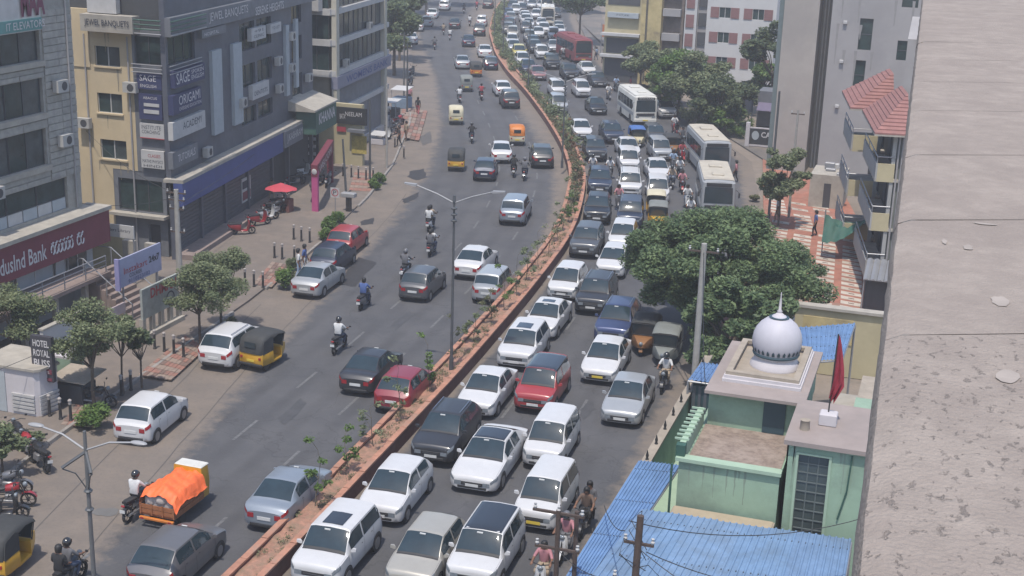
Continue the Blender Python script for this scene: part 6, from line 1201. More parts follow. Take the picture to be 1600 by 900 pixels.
    ey.rbox(hd.x-.025, hd.x+.025, hd.y+.088, hd.y+.101, hd.z-.058, hd.z-.05, .002)
    return out, setmats(hb.mesh('hair', 60), HAIR), setmats(hl.mesh('helmet', 60), HELM['black']), setmats(vz.mesh('visor', 60), M_cg), setmats(fc.mesh('nose_and_ears', 60), SKIN), setmats(ey.mesh('eyes_and_mouth'), HAIR)
PM = {k: person_mesh(k) for k in ('rider', 'pillion', 'walk')}
def make_person(pose, shirt, trousers, loc, head, label, group, helmet=None, scale=1.0):
    body, hair, hel, vis, fc, ey = PM[pose]
    o = link('person', body); tag(o, label, 'person', group); o.location = loc; o.rotation_euler = (0, 0, head-math.pi/2); o.scale = (scale,)*3
    for i, m in ((1, CL[shirt]), (2, CL[trousers])): o.material_slots[i].link = 'OBJECT'; o.material_slots[i].material = m
    if helmet:
        h = link('helmet', hel, o); recolor(h, HELM[helmet]); link('visor', vis, h)
    else: link('hair', hair, o)
    link('nose_and_ears', fc, o); link('eyes_and_mouth', ey, o)
    return o
# x, y, kind, colour, riders [(shirt, trousers, helmet)], direction, where
BK = [(214,771,'bike','black',[('white','black','black')],0,'beside the orange tarpaulin carrier'),
 (108,880,'bike','black',[('grey','jeans','black'),('black','black',None)],0,'at the bottom left by the street lamp'),
 (530,522,'bike','black',[('white','navy','black')],0,'alone in the middle of the left carriageway'),
 (569,457,'scooter','grey',[('blue','navy',None)],0,'near the parked silver saloon'),
 (634,412,'bike','white',[('grey','black','grey')],0,'just left of the dark grey hatchback'),
 (673,339,'scooter','white',[('tan','navy',None),('white','black',None)],0,'left of the double street lamp, the farther of two'),
 (675,377,'scooter','grey',[('white','jeans',None),('grey','navy',None)],0,'left of the double street lamp, the nearer of two'),
 (820,263,'bike','black',[('grey','navy','grey')],0,'right of the navy hatchback near the bend'),
 (803,258,'bike','black',[('black','black','black')],0,'by the navy hatchback, left of a pair'),
 (737,207,'bike','black',[('black','navy','black')],0,'between the yellow and the cream auto rickshaws'),
 (752,143,'bike','red',[('red','black',None)],0,'in the left carriageway before the white hatchback'),
 (718,147,'scooter','grey',[('white','grey',None)],0,'just before the grey-green auto rickshaw'),
 (679,67,'bike','black',[('grey','black',None)],0,'near the parked cars at the far left kerb'),
 (703,53,'scooter','white',[('white','black',None)],0,'far up the left carriageway in a white shirt'),
 (693,45,'bike','black',[('tan','brown',None)],0,'far up the left carriageway in a tan shirt'),
 (734,32,'bike','grey',[('white','grey',None)],0,'far up the left carriageway by the charcoal saloon'),
 (725,13,'bike','black',[('black','black',None)],0,'at the top of the left carriageway, left of two'),
 (745,8,'bike','red',[('red','black',None)],0,'at the top of the left carriageway, right of two'),
 (1040,580,'bike','black',[('white','tan','black')],1,'riding out of the shade past the silver saloon'),
 (915,797,'bike','black',[('brown','black',None),('grey','black',None)],1,'beside the boxy taxi at the right road edge'),
 (884,835,'scooter','white',[('pink','grey','grey')],1,'behind the doubled steel pole'),
 (849,882,'scooter','white',[('pink','tan',None)],1,'at the very bottom beside the pole'),
 (953,262,'bike','black',[('white','black','black')],1,'behind the dark navy SUV by the median'),
 (926,258,'bike','black',[('white','navy','black')],1,'squeezed between median and dark navy SUV'),
 (967,306,'scooter','grey',[('pink','grey',None)],1,'in pink between the white and navy SUVs'),
 (1054,193,'scooter','red',[('white','grey',None)],1,'by the hedge in front of the parked buses'),
 (1067,213,'bike','black',[('grey','black',None)],1,'farthest in the file beside the parked buses'),
 (1066,236,'scooter','red',[('red','grey',None)],1,'in red in the file beside the parked buses'),
 (1062,262,'bike','black',[('white','black','black')],1,'in white in the file beside the parked buses'),
 (1066,283,'bike','red',[('pink','black',None)],1,'in pink in the file beside the parked buses'),
 (1074,306,'scooter','white',[('white','jeans',None)],1,'nearest in the file beside the parked buses'),
 (963,131,'bike','black',[('sky','black',None)],1,'coming past the charcoal saloon by the kiosk'),
 (951,143,'scooter','grey',[('white','tan',None)],1,'in white coming towards the white coach'),
 (868,60,'bike','black',[('red','black',None)],1,'far up in the oncoming queue'),
 (1079,326,'bike','black',[('white','black','black')],1,'half under the tree edge beside the nearer parked bus'),
 (1052,250,'scooter','grey',[('sky','black',None)],1,'in pale blue beside the white cars near the parked buses'),
 (1050,276,'bike','black',[('tan','jeans','black')],1,'in tan between the white cars and the bus file'),
 (880,82,'bike','black',[('white','black',None)],1,'beside the red bus'),
 (1058,205,'bike','red',[('black','black','black')],1,'in black ahead of the farther parked bus'),
 (829,48,'bike','black',[('black','black','black')],1,'far up in the oncoming queue near the median')]
for (x, y, kd, cc, rs, dr, where) in BK:
    p = at(x, y, .85); h = tang(p.y)+math.pi*dr+random.uniform(-.05, .05); dv = Vector((math.cos(h), math.sin(h), 0))
    away = 'riding away' if dr == 0 else 'coming on'
    make_bike(kd, cc, (p.x, p.y, .006), h, f"{cc} {'motorcycle' if kd == 'bike' else 'scooter'} {where}", 'ridden two-wheelers')
    for j, (sh_, tr, hm) in enumerate(rs):
        q = p+dv*(-.16-.40*j)*(1 if kd == 'bike' else .9); zs = (.86 if kd == 'bike' else .82)+(.03 if j else 0)
        make_person('rider' if j == 0 else 'pillion', sh_, tr, (q.x, q.y, zs), h, f"{'rider' if j == 0 else 'pillion'} in {sh_}{' and helmet' if hm else ''} {where}", 'riders and passengers', hm)
# parked two-wheelers
PK = [(405,343,'scooter','red',60,'red scooter parked by the shuttered shops, nearest of the row'),(418,335,'scooter','white',62,'white scooter parked second in the row by the shuttered shops'),(430,326,'bike','black',60,'black motorcycle parked third in the row by the shuttered shops'),(437,318,'scooter','grey',65,'grey scooter parked beside the red umbrella'),
 (500,280,'bike','black',100,'black motorcycle parked behind the pink arch'),(512,283,'bike','grey',105,'grey motorcycle parked at the far foot of the pink arch'),
 (28,680,'bike','black',150,'black motorcycle parked nearest the white booth'),(43,697,'bike','red',155,'red motorcycle parked second from the white booth'),(60,712,'bike','black',150,'black motorcycle at the road end of the booth row'),
 (10,752,'bike','grey',20,'grey motorcycle parked by the left edge planter'),(14,772,'bike','red',25,'red motorcycle parked by the left edge planter'),(6,790,'scooter','black',25,'black scooter at the left edge behind the auto rickshaw'),
 (150,618,'bike','black',10,'dark motorcycle parked in tree shade near the bush'),(612,205,'bike','black',80,'black motorcycle parked by the dark stall'),(603,212,'scooter','white',85,'white scooter parked by the white counter'),(622,190,'bike','red',80,'red motorcycle parked behind the blue food stall'),(640,128,'bike','black',95,'black motorcycle parked at the far left kerb, nearer'),(643,112,'scooter','grey',95,'grey scooter parked at the far left kerb, farther'),(462,282,'bike','black',70,'black motorcycle parked before the shop entrance'),(474,268,'scooter','white',70,'white scooter parked before the directory board'),(378,357,'scooter','red',40,'orange-red scooter lying by the steps under the shutters')]
for (x, y, kd, cc, hd, lab) in PK:
    p = at(x, y, .5); make_bike(kd, cc, (p.x, p.y, .125 if p.x < -33.5 else .006), R(hd), lab, 'parked two-wheelers', lean=.10)
# people on foot
for (x, y, sh_, tr, hd, lab) in [(624,215,'black','black',200,'person in black walking on the far left pavement'),(446,268,'white','grey',120,'person in white standing in the dark shop entrance'),(470,243,'grey','black',90,'person in grey in front of the shop steps'),(653,166,'black','red',100,'person in black at the corner of the food stall'),
    (1150,268,'pink','black',180,'person with red top walking beside the parked bus'),(1274,352,'blue','black',200,'person in blue beside the green tarpaulin'),(476,405,'blue','white',10,'person in blue by the parked silver saloon'),(466,412,'white','sky',40,'person in white by the round bush'),(943,88,'navy','black',180,'person in navy waiting left of the kiosk'),(932,84,'sky','navy',170,'person in pale blue waiting by the red bus'),(985,132,'red','brown',180,'person in red by the hedge'),(606,178,'white','navy',120,'person in white behind the dark stall'),(640,150,'pink','black',100,'person in pink on the far left kerb'),(635,205,'tan','brown',250,'person in tan near the food stall'),(565,235,'sky','grey',200,'person in pale blue by the ochre poster'),(488,300,'grey','black',60,'person in grey beside the pink arch'),(425,300,'brown','tan',140,'person in brown by the shutters'),(1215,330,'white','tan',200,'person in white at the walk near the guard hut')]:
    p = at(x, y, .85); make_person('walk', sh_, tr, (p.x, p.y, .125 if (p.x < interp_line(KERB_L, p.y) or p.x > interp_line(RIGHT_E, p.y)+1) else .006), R(hd), lab, 'people on foot')
# ================================================================ trees, shrubs, saplings
m_bark = mat('grey_brown_bark', (.11,.085,.065), .95, var=.35, scale=6, bump=.5, bscale=20); m_barkt = mat('young_stem', (.13,.11,.08), .95, var=.3, scale=8)
LEAF = {'neem': leaf_mat('neem_leaf', (.055,.092,.042), (.175,.235,.105)), 'olive': leaf_mat('dusty_leaf', (.095,.125,.060), (.235,.262,.140)), 'bright': leaf_mat('bright_leaf', (.055,.105,.022), (.14,.215,.055)), 'dry': leaf_mat('dry_leaf', (.085,.095,.045), (.19,.19,.10)), 'rust': leaf_mat('rusty_leaf', (.13,.075,.04), (.22,.13,.07)), 'shade': leaf_mat('shade_leaf', (.058,.084,.042), (.150,.180,.088))}
def leaves(clumps, n, size, aspect=2.2, droop=.25):
    """n leaf blades scattered through ellipsoid clumps (centre, radii), denser towards their shells"""
    w_ = np.array([c[1][0]*c[1][1]*c[1][2] for c in clumps])**(2/3); w_ = w_/w_.sum(); ci = rng.choice(len(clumps), n, p=w_)
    C_ = np.array([c[0] for c in clumps], float)[ci]; Rr = np.array([c[1] for c in clumps], float)[ci]
    d = rng.normal(size=(n, 3)); d /= np.linalg.norm(d, axis=1, keepdims=True); r = rng.random(n)**.45
    P = C_+d*Rr*r[:, None]
    a = rng.normal(size=(n, 3)); a[:, 2] = a[:, 2]*.45-droop; a /= np.linalg.norm(a, axis=1, keepdims=True)
    nn = d*.55+rng.normal(size=(n, 3))*.5+np.array([0, 0, 1.0]); b = np.cross(nn, a); b /= np.linalg.norm(b, axis=1, keepdims=True)+1e-9
    s = size*rng.uniform(.6, 1.4, n)[:, None]; L_, Wd = a*s*.5*aspect**.5, b*s*.5/aspect**.5
    V = np.stack([P-L_, P+Wd, P+L_, P-Wd], 1).reshape(-1, 3)
    return V
def leaf_mesh(name, V, m, base):
    n = len(V)//4; me = bpy.data.meshes.new(name); me.vertices.add(len(V)); me.vertices.foreach_set('co', (V-np.array(base)).astype(np.float32).ravel())
    me.loops.add(n*4); me.loops.foreach_set('vertex_index', np.arange(n*4, dtype=np.int32)); me.polygons.add(n); me.polygons.foreach_set('loop_start', np.arange(0, n*4, 4, dtype=np.int32)); me.update(calc_edges=True); me.validate(); me.materials.append(m); return me
def tree(base, h, cr, cz, label, leaf='neem', n=9000, size=.2, nclump=26, trunk_r=.16, group='street trees', name='tree', flat=.75, lean=(0, 0), seed=0, clump_r=.34, cat='tree'):
    rr = random.Random(seed or hash(label) % 9999); bx, by, bz = base; t = thing(name, label, cat, base, group)
    top = Vector((bx+lean[0], by+lean[1], bz+cz)); clumps = []
    for k in range(nclump):
        u = rr.random()*2*math.pi; v = rr.uniform(-.75, 1); q = math.sqrt(max(0, 1-v*v)); rad = cr*rr.uniform(.35, 1.08)
        c = (top.x+rad*q*math.cos(u), top.y+rad*q*math.sin(u), top.z+v*cr*flat*rr.uniform(.5, .95)); r0 = cr*clump_r*rr.uniform(.55, 1.25); clumps.append((c, (r0*1.15, r0*1.15, r0*.7)))
    mb = MB(); fork = Vector((bx+lean[0]*.4, by+lean[1]*.4, bz+cz*.55)); mb.path([(bx, by, bz-.05), (bx+lean[0]*.1+rr.uniform(-.05, .05), by+lean[1]*.1, bz+cz*.25), tuple(fork)], [trunk_r*1.25, trunk_r, trunk_r*.85], 8); part('trunk', mb, m_bark, t, 60)
    mb = MB()
    for c, r0 in clumps[:min(nclump, 14)]:
        e = Vector(c); m_ = fork.lerp(e, .5)+Vector((rr.uniform(-.2, .2), rr.uniform(-.2, .2), .12*cr)); mb.path([tuple(fork), tuple(m_), tuple(e)], [trunk_r*.55, trunk_r*.32, trunk_r*.1], 6)
    part('limbs', mb, m_bark, t, 60)
    V = leaves(clumps, n, size); link('crown', leaf_mesh('crown', V, LEAF[leaf], base), t)
    return t
def bush(px_, py_, r, h, label, leaf='bright', n=2200, size=.10, z=.12, cat='shrub', group='roadside shrubs'):
    p = at(px_, py_, z); t = thing('shrub', label, cat, (p.x, p.y, z), group); cl = []
    for k in range(9): cl.append(((p.x+random.uniform(-.6, .6)*r, p.y+random.uniform(-.6, .6)*r, z+h*random.uniform(.3, .75)), (r*.5, r*.5, h*.34)))
    mb = MB()
    for k in range(5): c = cl[k][0]; mb.path([(p.x, p.y, z), ((p.x+c[0])/2, (p.y+c[1])/2, z+h*.3), c], [.03, .02, .008], 5)
    part('stems', mb, m_barkt, t); link('foliage', leaf_mesh('foliage', leaves(cl, n, size, 1.8), LEAF[leaf], (p.x, p.y, z)), t)
def T(px_, py_, z=0.12): p = at(px_, py_, z); return (p.x, p.y, z)
# big tree between road and walk
_c = at(1132, 420, 3.7); tree((-9.4, 66.8, .12), 9, 4.9, 3.7, 'huge dark green neem tree spreading over the road and the walk', 'neem', 110000, .13, 130, .24, flat=.55, seed=11, clump_r=.15, lean=(_c.x+9.4, _c.y-66.8))
tree((-8.3, 58.3, .12), 6, 2.5, 2.9, 'lower dark tree filling the gap behind the mosque dome', 'neem', 20000, .18, 44, .2, flat=.9, seed=12, clump_r=.2)
tree((-10.4, 90.0, .13), 5, 1.55, 3.3, 'slim dusty young tree on the paved walk', 'olive', 11000, .15, 30, .08, flat=1.6, seed=13)
# trees beyond
for i, (x, y, cr, cz, lf, n, lab) in enumerate([(1000, 142, 2.6, 3.3, 'olive', 8000, 'dusty tree at the kerb nearest the kiosk'), (1030, 164, 3.2, 3.6, 'olive', 11000, 'second tree from the kiosk in the kerbside row'), (1060, 180, 3.2, 3.7, 'bright', 11000, 'third tree from the kiosk, fresh green, above the white coach'), (1092, 192, 3.4, 3.9, 'olive', 12000, 'fourth tree from the kiosk, behind the farther parked bus'), (1124, 206, 2.9, 3.0, 'shade', 9000, 'fifth tree from the kiosk, darker, over the parked buses'), (1136, 212, 1.5, 1.8, 'bright', 3800, 'bright green bush tree beside the parked bus'),
     (1192, 160, 2.2, 2.3, 'bright', 6000, 'bright leafy tree in front of the beige tower'), (1203, 178, 3.4, 6.4, 'shade', 14000, 'tall rounded tree against the beige tower edge'), (905, 68, 5.2, 7.0, 'neem', 14000, 'big dark tree behind the red bus'), (1160, 176, 2.0, 1.8, 'shade', 4000, 'low dark tree by the small grey hut')]):
    b_ = T(x, y); tree(b_, 0, cr, cz, lab, lf, n, .24, 26, .15, seed=20+i, flat=.8, clump_r=.28)
# left trees
for i, (x, y, cr, cz, lf, n, sz, tr, lab) in enumerate([(313, 541, 1.6, 2.9, 'olive', 12000, .09, .07, 'leafy tree in front of the signboards, left of a pair'), (347, 520, 1.7, 3.0, 'olive', 12500, .09, .07, 'leafy tree beside the parked white SUV, right of a pair'), (148, 638, 1.55, 3.2, 'olive', 10500, .09, .08, 'dark leafy tree near the white booth'), (222, 604, .55, 2.2, 'shade', 1500, .14, .05, 'thin tree by the bollards'), (193, 614, .8, 3.0, 'olive', 2200, .14, .05, 'slender tree behind the parked white hatchback'), (25, 575, 1.6, 2.5, 'olive', 9500, .10, .08, 'spreading dusty tree in front of the bank platform'), (5, 745, .9, 1.4, 'olive', 2500, .12, .06, 'low dusty tree at the left edge among motorcycles')]):
    tree(T(x, y), 0, cr, cz, lab, lf, n, sz, 20, tr, seed=40+i, flat=.85, group='left pavement trees')
for i, (x, y, cr, cz) in enumerate([(610, 118, 3.2, 5.2), (618, 95, 3.0, 6.5), (612, 75, 3.6, 7.5), (600, 62, 3.2, 9.0), (640, 45, 3.6, 7.0), (660, 22, 4.5, 8.0), (690, 8, 5.0, 9.0), (730, -6, 5.0, 8.0), (775, -14, 4.0, 6.0)]):
    b_ = T(x+6, y); tree(b_, 0, cr, cz, f"{ORD[i]} nearest of the dark trees along the far left kerb", 'shade', 8000, .34, 22, .2, seed=60+i, flat=.9, group='far left kerb trees')
for i, (x, y, cr, cz, lf) in enumerate([(900, 20, 4.5, 7, 'neem'), (925, 6, 5, 7, 'shade'), (890, -8, 5, 6, 'neem')]):
    b_ = T(x+8, y); tree(b_, 0, cr, cz, f"{ORD[i]} nearest of the dark trees at the far right kerb", lf, 8000, .36, 22, .2, seed=80+i, flat=.85, group='far right kerb trees')
# shrubs
for (x, y, r, h, lab, lf) in [(442, 447, .62, 1.15, 'round bright green bush beside the parked silver saloon', 'bright'), (505, 375, .5, .8, 'clipped hedge bush behind the red hatchback, near end', 'bright'), (516, 360, .5, .9, 'clipped hedge bush behind the red hatchback, middle', 'bright'), (527, 348, .5, .8, 'clipped hedge bush behind the red hatchback, far end', 'bright'), (585, 293, .6, .7, 'green bush by the far row of bollards', 'bright'), (594, 285, .5, .7, 'small green bush at the kerb corner by the far bollards', 'bright'), (146, 668, .7, 1.0, 'leafy bush at the kerb beside the white hatchback', 'bright'), (458, 420, .4, .6, 'small dark bush by the bollards near the navy hatchback', 'shade'), (360, 512, .4, .5, 'sparse weeds behind the parked white SUV', 'dry'), (1178, 313, .4, .4, 'little weed clump on the paved walk kerb', 'dry'), (1165, 205, .9, 1.2, 'hedge bush beside the farther parked bus', 'bright'), (1048, 178, 1.3, 1.5, 'hedge clump behind the white coach, left', 'shade'), (1075, 192, 1.3, 1.6, 'hedge clump behind the white coach, right', 'olive'), (1105, 203, 1.3, 1.6, 'hedge clump above the parked bus roof', 'shade'), (1150, 215, 1.0, 1.3, 'leafy shrub right of the farther parked bus', 'bright'), (1020, 150, 1.0, 1.0, 'trimmed shrub by the kiosk', 'shade'), (40, 700, .6, .6, 'leafy planter shrub at the left edge', 'olive')]:
    bush(x, y, r, h, lab, lf)
# saplings and low plants in the median
def sapling(y, i, h, leafy, lf):
    x0, y0, _ = off(y, random.uniform(-.1, .12)); z0 = HM-.1; t = thing('sapling', f"{ORD[i]} nearest sapling in the planter median" if i < 30 else f"distant sapling in the planter median", 'sapling', (x0, y0, z0), 'median saplings')
    rr = random.Random(i+5); mb = MB(); p = Vector((x0, y0, z0)); pts = [p]
    for k in range(4): pts.append(pts[-1]+Vector((rr.uniform(-.09, .09), rr.uniform(-.09, .09), h/4)))
    mb.path([tuple(q) for q in pts], [.022, .02, .016, .012, .006], 6); cl = []
    for k in range(6):
        a = pts[1+k % 4]; e = a+Vector((rr.uniform(-.42, .42), rr.uniform(-.42, .42), rr.uniform(.1, .45))); mb.path([tuple(a), tuple((a+e)/2+Vector((0, 0, .05))), tuple(e)], [.010, .008, .004], 5); cl.append((tuple(e), (.20, .20, .13)))
    part('stem', mb, m_barkt, t, 60); link('foliage', leaf_mesh('foliage', leaves(cl, leafy*2, .10, 2.0), LEAF[lf], (x0, y0, z0)), t)
syv = [39.5, 42.4, 45.2, 48.0, 51.5, 55.0, 58.5, 61.5, 64, 66.5, 69.5, 72.5, 75.5, 78.5, 81, 83.5, 86, 89, 92, 95, 98.5, 102, 106, 110]
for i, y in enumerate(syv): sapling(y, i, random.uniform(1.3, 2.3) if y < 80 else random.uniform(1.2, 1.9), random.choice([60, 110, 170]) if y < 80 else 160, random.choice(['olive', 'olive', 'dry', 'bright']) if y < 84 else random.choice(['dry', 'olive', 'rust']))
# uncountable ground plants along the median
cl = []
for k in range(420):
    y = 30+random.random()**.7*110; x0, y0, _ = off(y, random.uniform(-.38, .38)); h = random.uniform(.06, .2) if y < 85 else random.uniform(.15, .55); cl.append(((x0, y0, HM-.08+h*.5), (.2, .25, h*.6)))
V = leaves([c for c in cl if c[0][1] < 85], 5000, .05); o = link('median_ground_plants', leaf_mesh('median_ground_plants', V, LEAF['dry'], (0, 0, 0))); tag(o, 'sparse dry seedlings on the red soil of the median', 'plants', kind='stuff')
V = leaves([c for c in cl if c[0][1] >= 85], 12000, .10); o = link('median_shrubbery', leaf_mesh('median_shrubbery', V, LEAF['dry'], (0, 0, 0))); tag(o, 'mixed dry shrubbery on the bend of the median', 'plants', kind='stuff')
cl = []
for k in range(160):
    y = random.uniform(108, 235); x0, y0, _ = off(y, random.uniform(-.1, .9)); h = random.uniform(.5, 1.5); cl.append(((x0, y0, HM-.05+h*.45), (.5, .5, h*.5)))
V = leaves(cl, 15000, .18); o = link('far_median_shrubbery', leaf_mesh('far_median_shrubbery', V, LEAF['olive'], (0, 0, 0))); tag(o, 'dense shrubbery on the far stretch of the median', 'plants', kind='stuff')
# ================================================================ lamps, poles, wires
m_pole = mat('dark_lamp_steel', (.10,.105,.11), .5, .4, var=.2); m_cpole = mat('concrete_pole', (.30,.285,.26), .9, var=.18, scale=3, bump=.2); m_rust = mat('rusty_steel', (.085,.060,.050), .85, .2, var=.3, scale=4); m_lamp = mat('lamp_housing', (.27,.27,.275), .5)
def street_lamp(base, h, label, head=tang, col_=m_pole):
    x, y, z = base; t = thing('street_lamp', label, 'street lamp', base, 'street lamps'); a = tang(y)
    mb = MB(); mb.tube((x, y, z), (x, y, z+.6), .11, .10, 10); mb.tube((x, y, z+.6), (x, y, z+h), .07, .045, 10); part('pole', mb, col_, t, 50)
    mb = MB(); mb.tube((x, y, z+h-.05), (x, y, z+h+.25), .08, .06, 8); 
    for k in range(3): mb.ball((x, y, z+h-.9+k*.28), .16, .16, .07, 8, 5)
    part('collar', mb, col_, t, 50)
    for sd in (-1, 1):
        ex = Vector((math.sin(a), -math.cos(a), 0))*sd; tip = Vector((x, y, z+h))+ex*1.75+Vector((0, 0, .55)); mb = MB(); mb.path([(x, y, z+h-.1), tuple(Vector((x, y, z+h+.25))+ex*.8), tuple(tip)], [.035, .03, .025], 6); arm = part('arm', mb, m_lamp, t, 60)
        mb = MB(); q = tip; s = Vector((math.cos(a), math.sin(a), 0)); w1 = .10
        mb.hexa([tuple(q+s*w1+Vector((0, 0, -.05))), tuple(q-s*w1+Vector((0, 0, -.05))), tuple(q-s*w1*.8+ex*.55+Vector((0, 0, .02))), tuple(q+s*w1*.8+ex*.55+Vector((0, 0, .02))), tuple(q+s*w1+Vector((0, 0, .05))), tuple(q-s*w1+Vector((0, 0, .05))), tuple(q-s*w1*.8+ex*.55+Vector((0, 0, .08))), tuple(q+s*w1*.8+ex*.55+Vector((0, 0, .08)))]); part('lamp_head', mb, m_lamp, arm)
    return t
p = at(705, 578, HM-.1); street_lamp((p.x, p.y, HM-.1), 7.9, 'double armed dark street lamp standing in the middle of the median')
p = at(878, 262, .5); street_lamp((p.x, p.y, HM-.1), 6.8, 'double armed street lamp at the bend of the median')
for i, (x, y) in enumerate(((812, 138), (785, 92), (772, 58))):
    q = at(x+18, y, .5); qq = off(q.y, 0); street_lamp((qq[0], qq[1], HM-.1), 7, f"{ORD[i]} of the thin far street lamps on the median past the bend")
# lamp at the bottom left with stays
lb = Vector((-22.9, 30.9, 0)); lt = thing('stayed_street_lamp', 'street lamp with two arms and dark stays at the bottom left corner', 'street lamp', tuple(lb), 'street lamps')
mb = MB(); mb.tube(lb, lb+Vector((0, 0, 5.75)), .075, .055, 10); mb.tube(lb+Vector((0, 0, 5.75)), lb+Vector((0, 0, 6.25)), .055, .05, 8); part('pole', mb, mat('pale_lamp_steel', (.16,.165,.17), .5, .4), lt, 50)
for sx, m in ((-1, m_lamp), (1, m_lamp)):
    tip = lb+Vector((sx*1.55, .1, 6.10)); mb = MB(); mb.path([tuple(lb+Vector((0, 0, 5.65))), tuple(lb+Vector((sx*.8, .05, 6.00))), tuple(tip)], .03, 6); arm = part('arm', mb, m_lamp, lt, 60); mb = MB(); mb.ball(tuple(tip+Vector((sx*.2, 0, .02))), .28, .12, .06, 10, 6); part('lamp_head', mb, m_lamp, arm, 60)
for sx in (-1, 1):
    mb = MB(); mb.path([tuple(lb+Vector((0, 0, 5.60))), tuple(lb+Vector((sx*.5, -.5, 5.20)))], .05, 6); mb.path([tuple(lb+Vector((0, 0, 4.35))), tuple(lb+Vector((sx*.25, -.2, 4.95))), tuple(lb+Vector((sx*.5, -.45, 5.15)))], .02, 6); part('stay', mb, m_pole, lt)
for z in (3.7, 4.3): mb = MB(); mb.lathe([(.10, 0), (.14, .05), (.10, .1)], tuple(lb+Vector((0, 0, z))), 8); part('clamp', mb, m_pole, lt)
def pole(base, h, label, r=.12, m=m_cpole, arms=((.3, 1.4),), name='utility_pole', lean=(0, 0), ins=True, dirx=(1, 0)):
    x, y, z = base; t = thing(name, label, 'utility pole', base, 'utility poles'); top = Vector((x+lean[0], y+lean[1], z+h)); mb = MB(); mb.tube((x, y, z), top, r, r*.75, 10); part('shaft', mb, m, t, 50)
    for (dz, wd) in arms:
        c = top-Vector((0, 0, dz)); d = Vector((dirx[0], dirx[1], 0)).normalized(); mb = MB(); a, b = c-d*wd/2, c+d*wd/2; mb.tube(a, b, .05, n=4); cr_ = part('crossarm', mb, m_rust, t)
        if ins:
            for k in range(3): q = a.lerp(b, (k+.1)/2.2); mb = MB(); mb.lathe([(.03, .03), (.06, .10), (.03, .14), (.05, .2)], tuple(q), 6); part('insulator', mb, m_wfr, cr_)
    return t, top
tp, top1 = pole((-9.3, 54.8, 0), 7.6, 'pale concrete pole standing in front of the big tree', .16, arms=((.35, 1.3),))
p = at(281, 436); tp, top2 = pole((p.x, p.y, .12), 5.0, 'concrete pole with tangled crossarms before the banquet block', .18, arms=((.2, 1.2), (.6, 1.0), (1.1, .9), (2.4, .9)))
tp, top3 = pole((-9.15, 33.2, 0), 5.2, 'doubled steel pole with crossarms at the bottom beside the verge', .09, m_rust, arms=((.1, 1.5), (1.2, 1.3)))
tp, top4 = pole((-6.6, 31.4, 0), 6.3, 'brown rail pole with tangled wires rising through the blue roof', .12, m_rust, arms=((.8, .8), (1.9, 1.3)), lean=(.12, .1))
tp2 = MB(); tp2.tube((-8.75, 33.4, 0), (-8.75, 33.4, 6.2), .06); 
mb = MB(); mb.tube((-8.7, 33.5, 0), (-8.7, 33.5, 5.1), .07, n=8); solo('stay_pole', mb, m_rust, 'thin second steel post paired with the doubled pole at the bottom', 'utility pole', 'utility poles')
for k in range(5):
    mb = MB(); a = random.uniform(0, 6); q = top4-Vector((0, 0, .3+.3*k)); mb.path([tuple(q), tuple(q+Vector((.4*math.cos(a), .4*math.sin(a), .25))), tuple(q+Vector((.6*math.cos(a+.5), .6*math.sin(a+.5), -.1))), tuple(q+Vector((.2, .1, -.7)))], .012, 5); part('wire_loop', mb, m_black, tp)
for i, (x, y, h, lab, m) in enumerate([(1200, 350, 9.0, 'tall dark pole by the gate sign right of the buses', m_pole), (1232, 340, 7.5, 'pale pole with crossarm in front of the beige tower', m_cpole), (636, 175, 6.5, 'dark pole at the far left kerb, nearer of two', m_pole), (631, 150, 6.5, 'dark pole at the far left kerb, farther of two', m_pole), (578, 280, 6.0, 'thin dark pole beside the yellow shop', m_pole), (604, 262, 6.5, 'pale thin pole on the far left pavement', m_cpole), (547, 255, 3.8, 'slim pole before the black hoarding', m_pole), (541, 305, 4.0, 'leaning slim pole beside the pink arch', m_pole)]):
    p = at(x, y, .12); pole((p.x, p.y, .12), h, lab, .09, m, arms=((.3, .9),) if i in (1, 2, 3) else (), lean=(-.25, 0) if i == 7 else (0, 0))
def cable(a, b, sag, label, r=.014):
    a, b = Vector(a), Vector(b); pts = [a.lerp(b, k/12)-Vector((0, 0, sag*4*(k/12)*(1-k/12))) for k in range(13)]; mb = MB(); mb.path([tuple(q) for q in pts], r, 4); solo('cable', mb, m_black, label, 'cable', 'overhead cables')
cable(top4-Vector((.3, 0, .2)), (-1.0, 36, 5.2), .5, 'upper wire from the rail pole to the stair tower'); cable(top4-Vector((-.2, 0, 1.0)), (-1.2, 33.5, 4.2), .4, 'lower wire from the rail pole crossing the blue roof to the right')
cable(top4-Vector((.5, 0, 1.9)), top3-Vector((0, 0, 1.2)), .3, 'short wire between the rail pole and the doubled pole'); cable(top4-Vector((.2, 0, .8)), (-1.4, 31.2, 3.9), .5, 'wire from the rail pole leaving at the bottom right')
cable(top4-Vector((.4, 0, .5)), (-9, 38, 3.2), .25, 'thin wire slanting left over the blue roof'); cable(top1-Vector((0, 0, .3)), (-7.1, 44.5, 4.9), .8, 'wire from the pale concrete pole to the mosque')
for k, (dx, nm) in enumerate(((0, 'left'), (.35, 'middle'))): cable(at(1048, 560)+Vector((dx, 0, .1)), top1-Vector((0, 0, 3.2-k*.8)), .05, f"{nm} stay wire of the pale concrete pole", .02)
cable(top2-Vector((0, 0, .4)), (-42.1, 57.5, 5.4), .3, 'wire from the tangled pole to the bank ledge'); cable(top2-Vector((0, 0, .9)), (-45.2, 88, 5.0), .4, 'wire from the tangled pole along the slate front'); cable((-47.8, 66.5, 7.2), top2-Vector((0, 0, .2)), .5, 'wire from the yellow wall to the tangled pole')
cable((-36.6, 41, 1.9), (-34.2, 43.8, 2.9), .02, 'short thick wire behind the hotel sign')
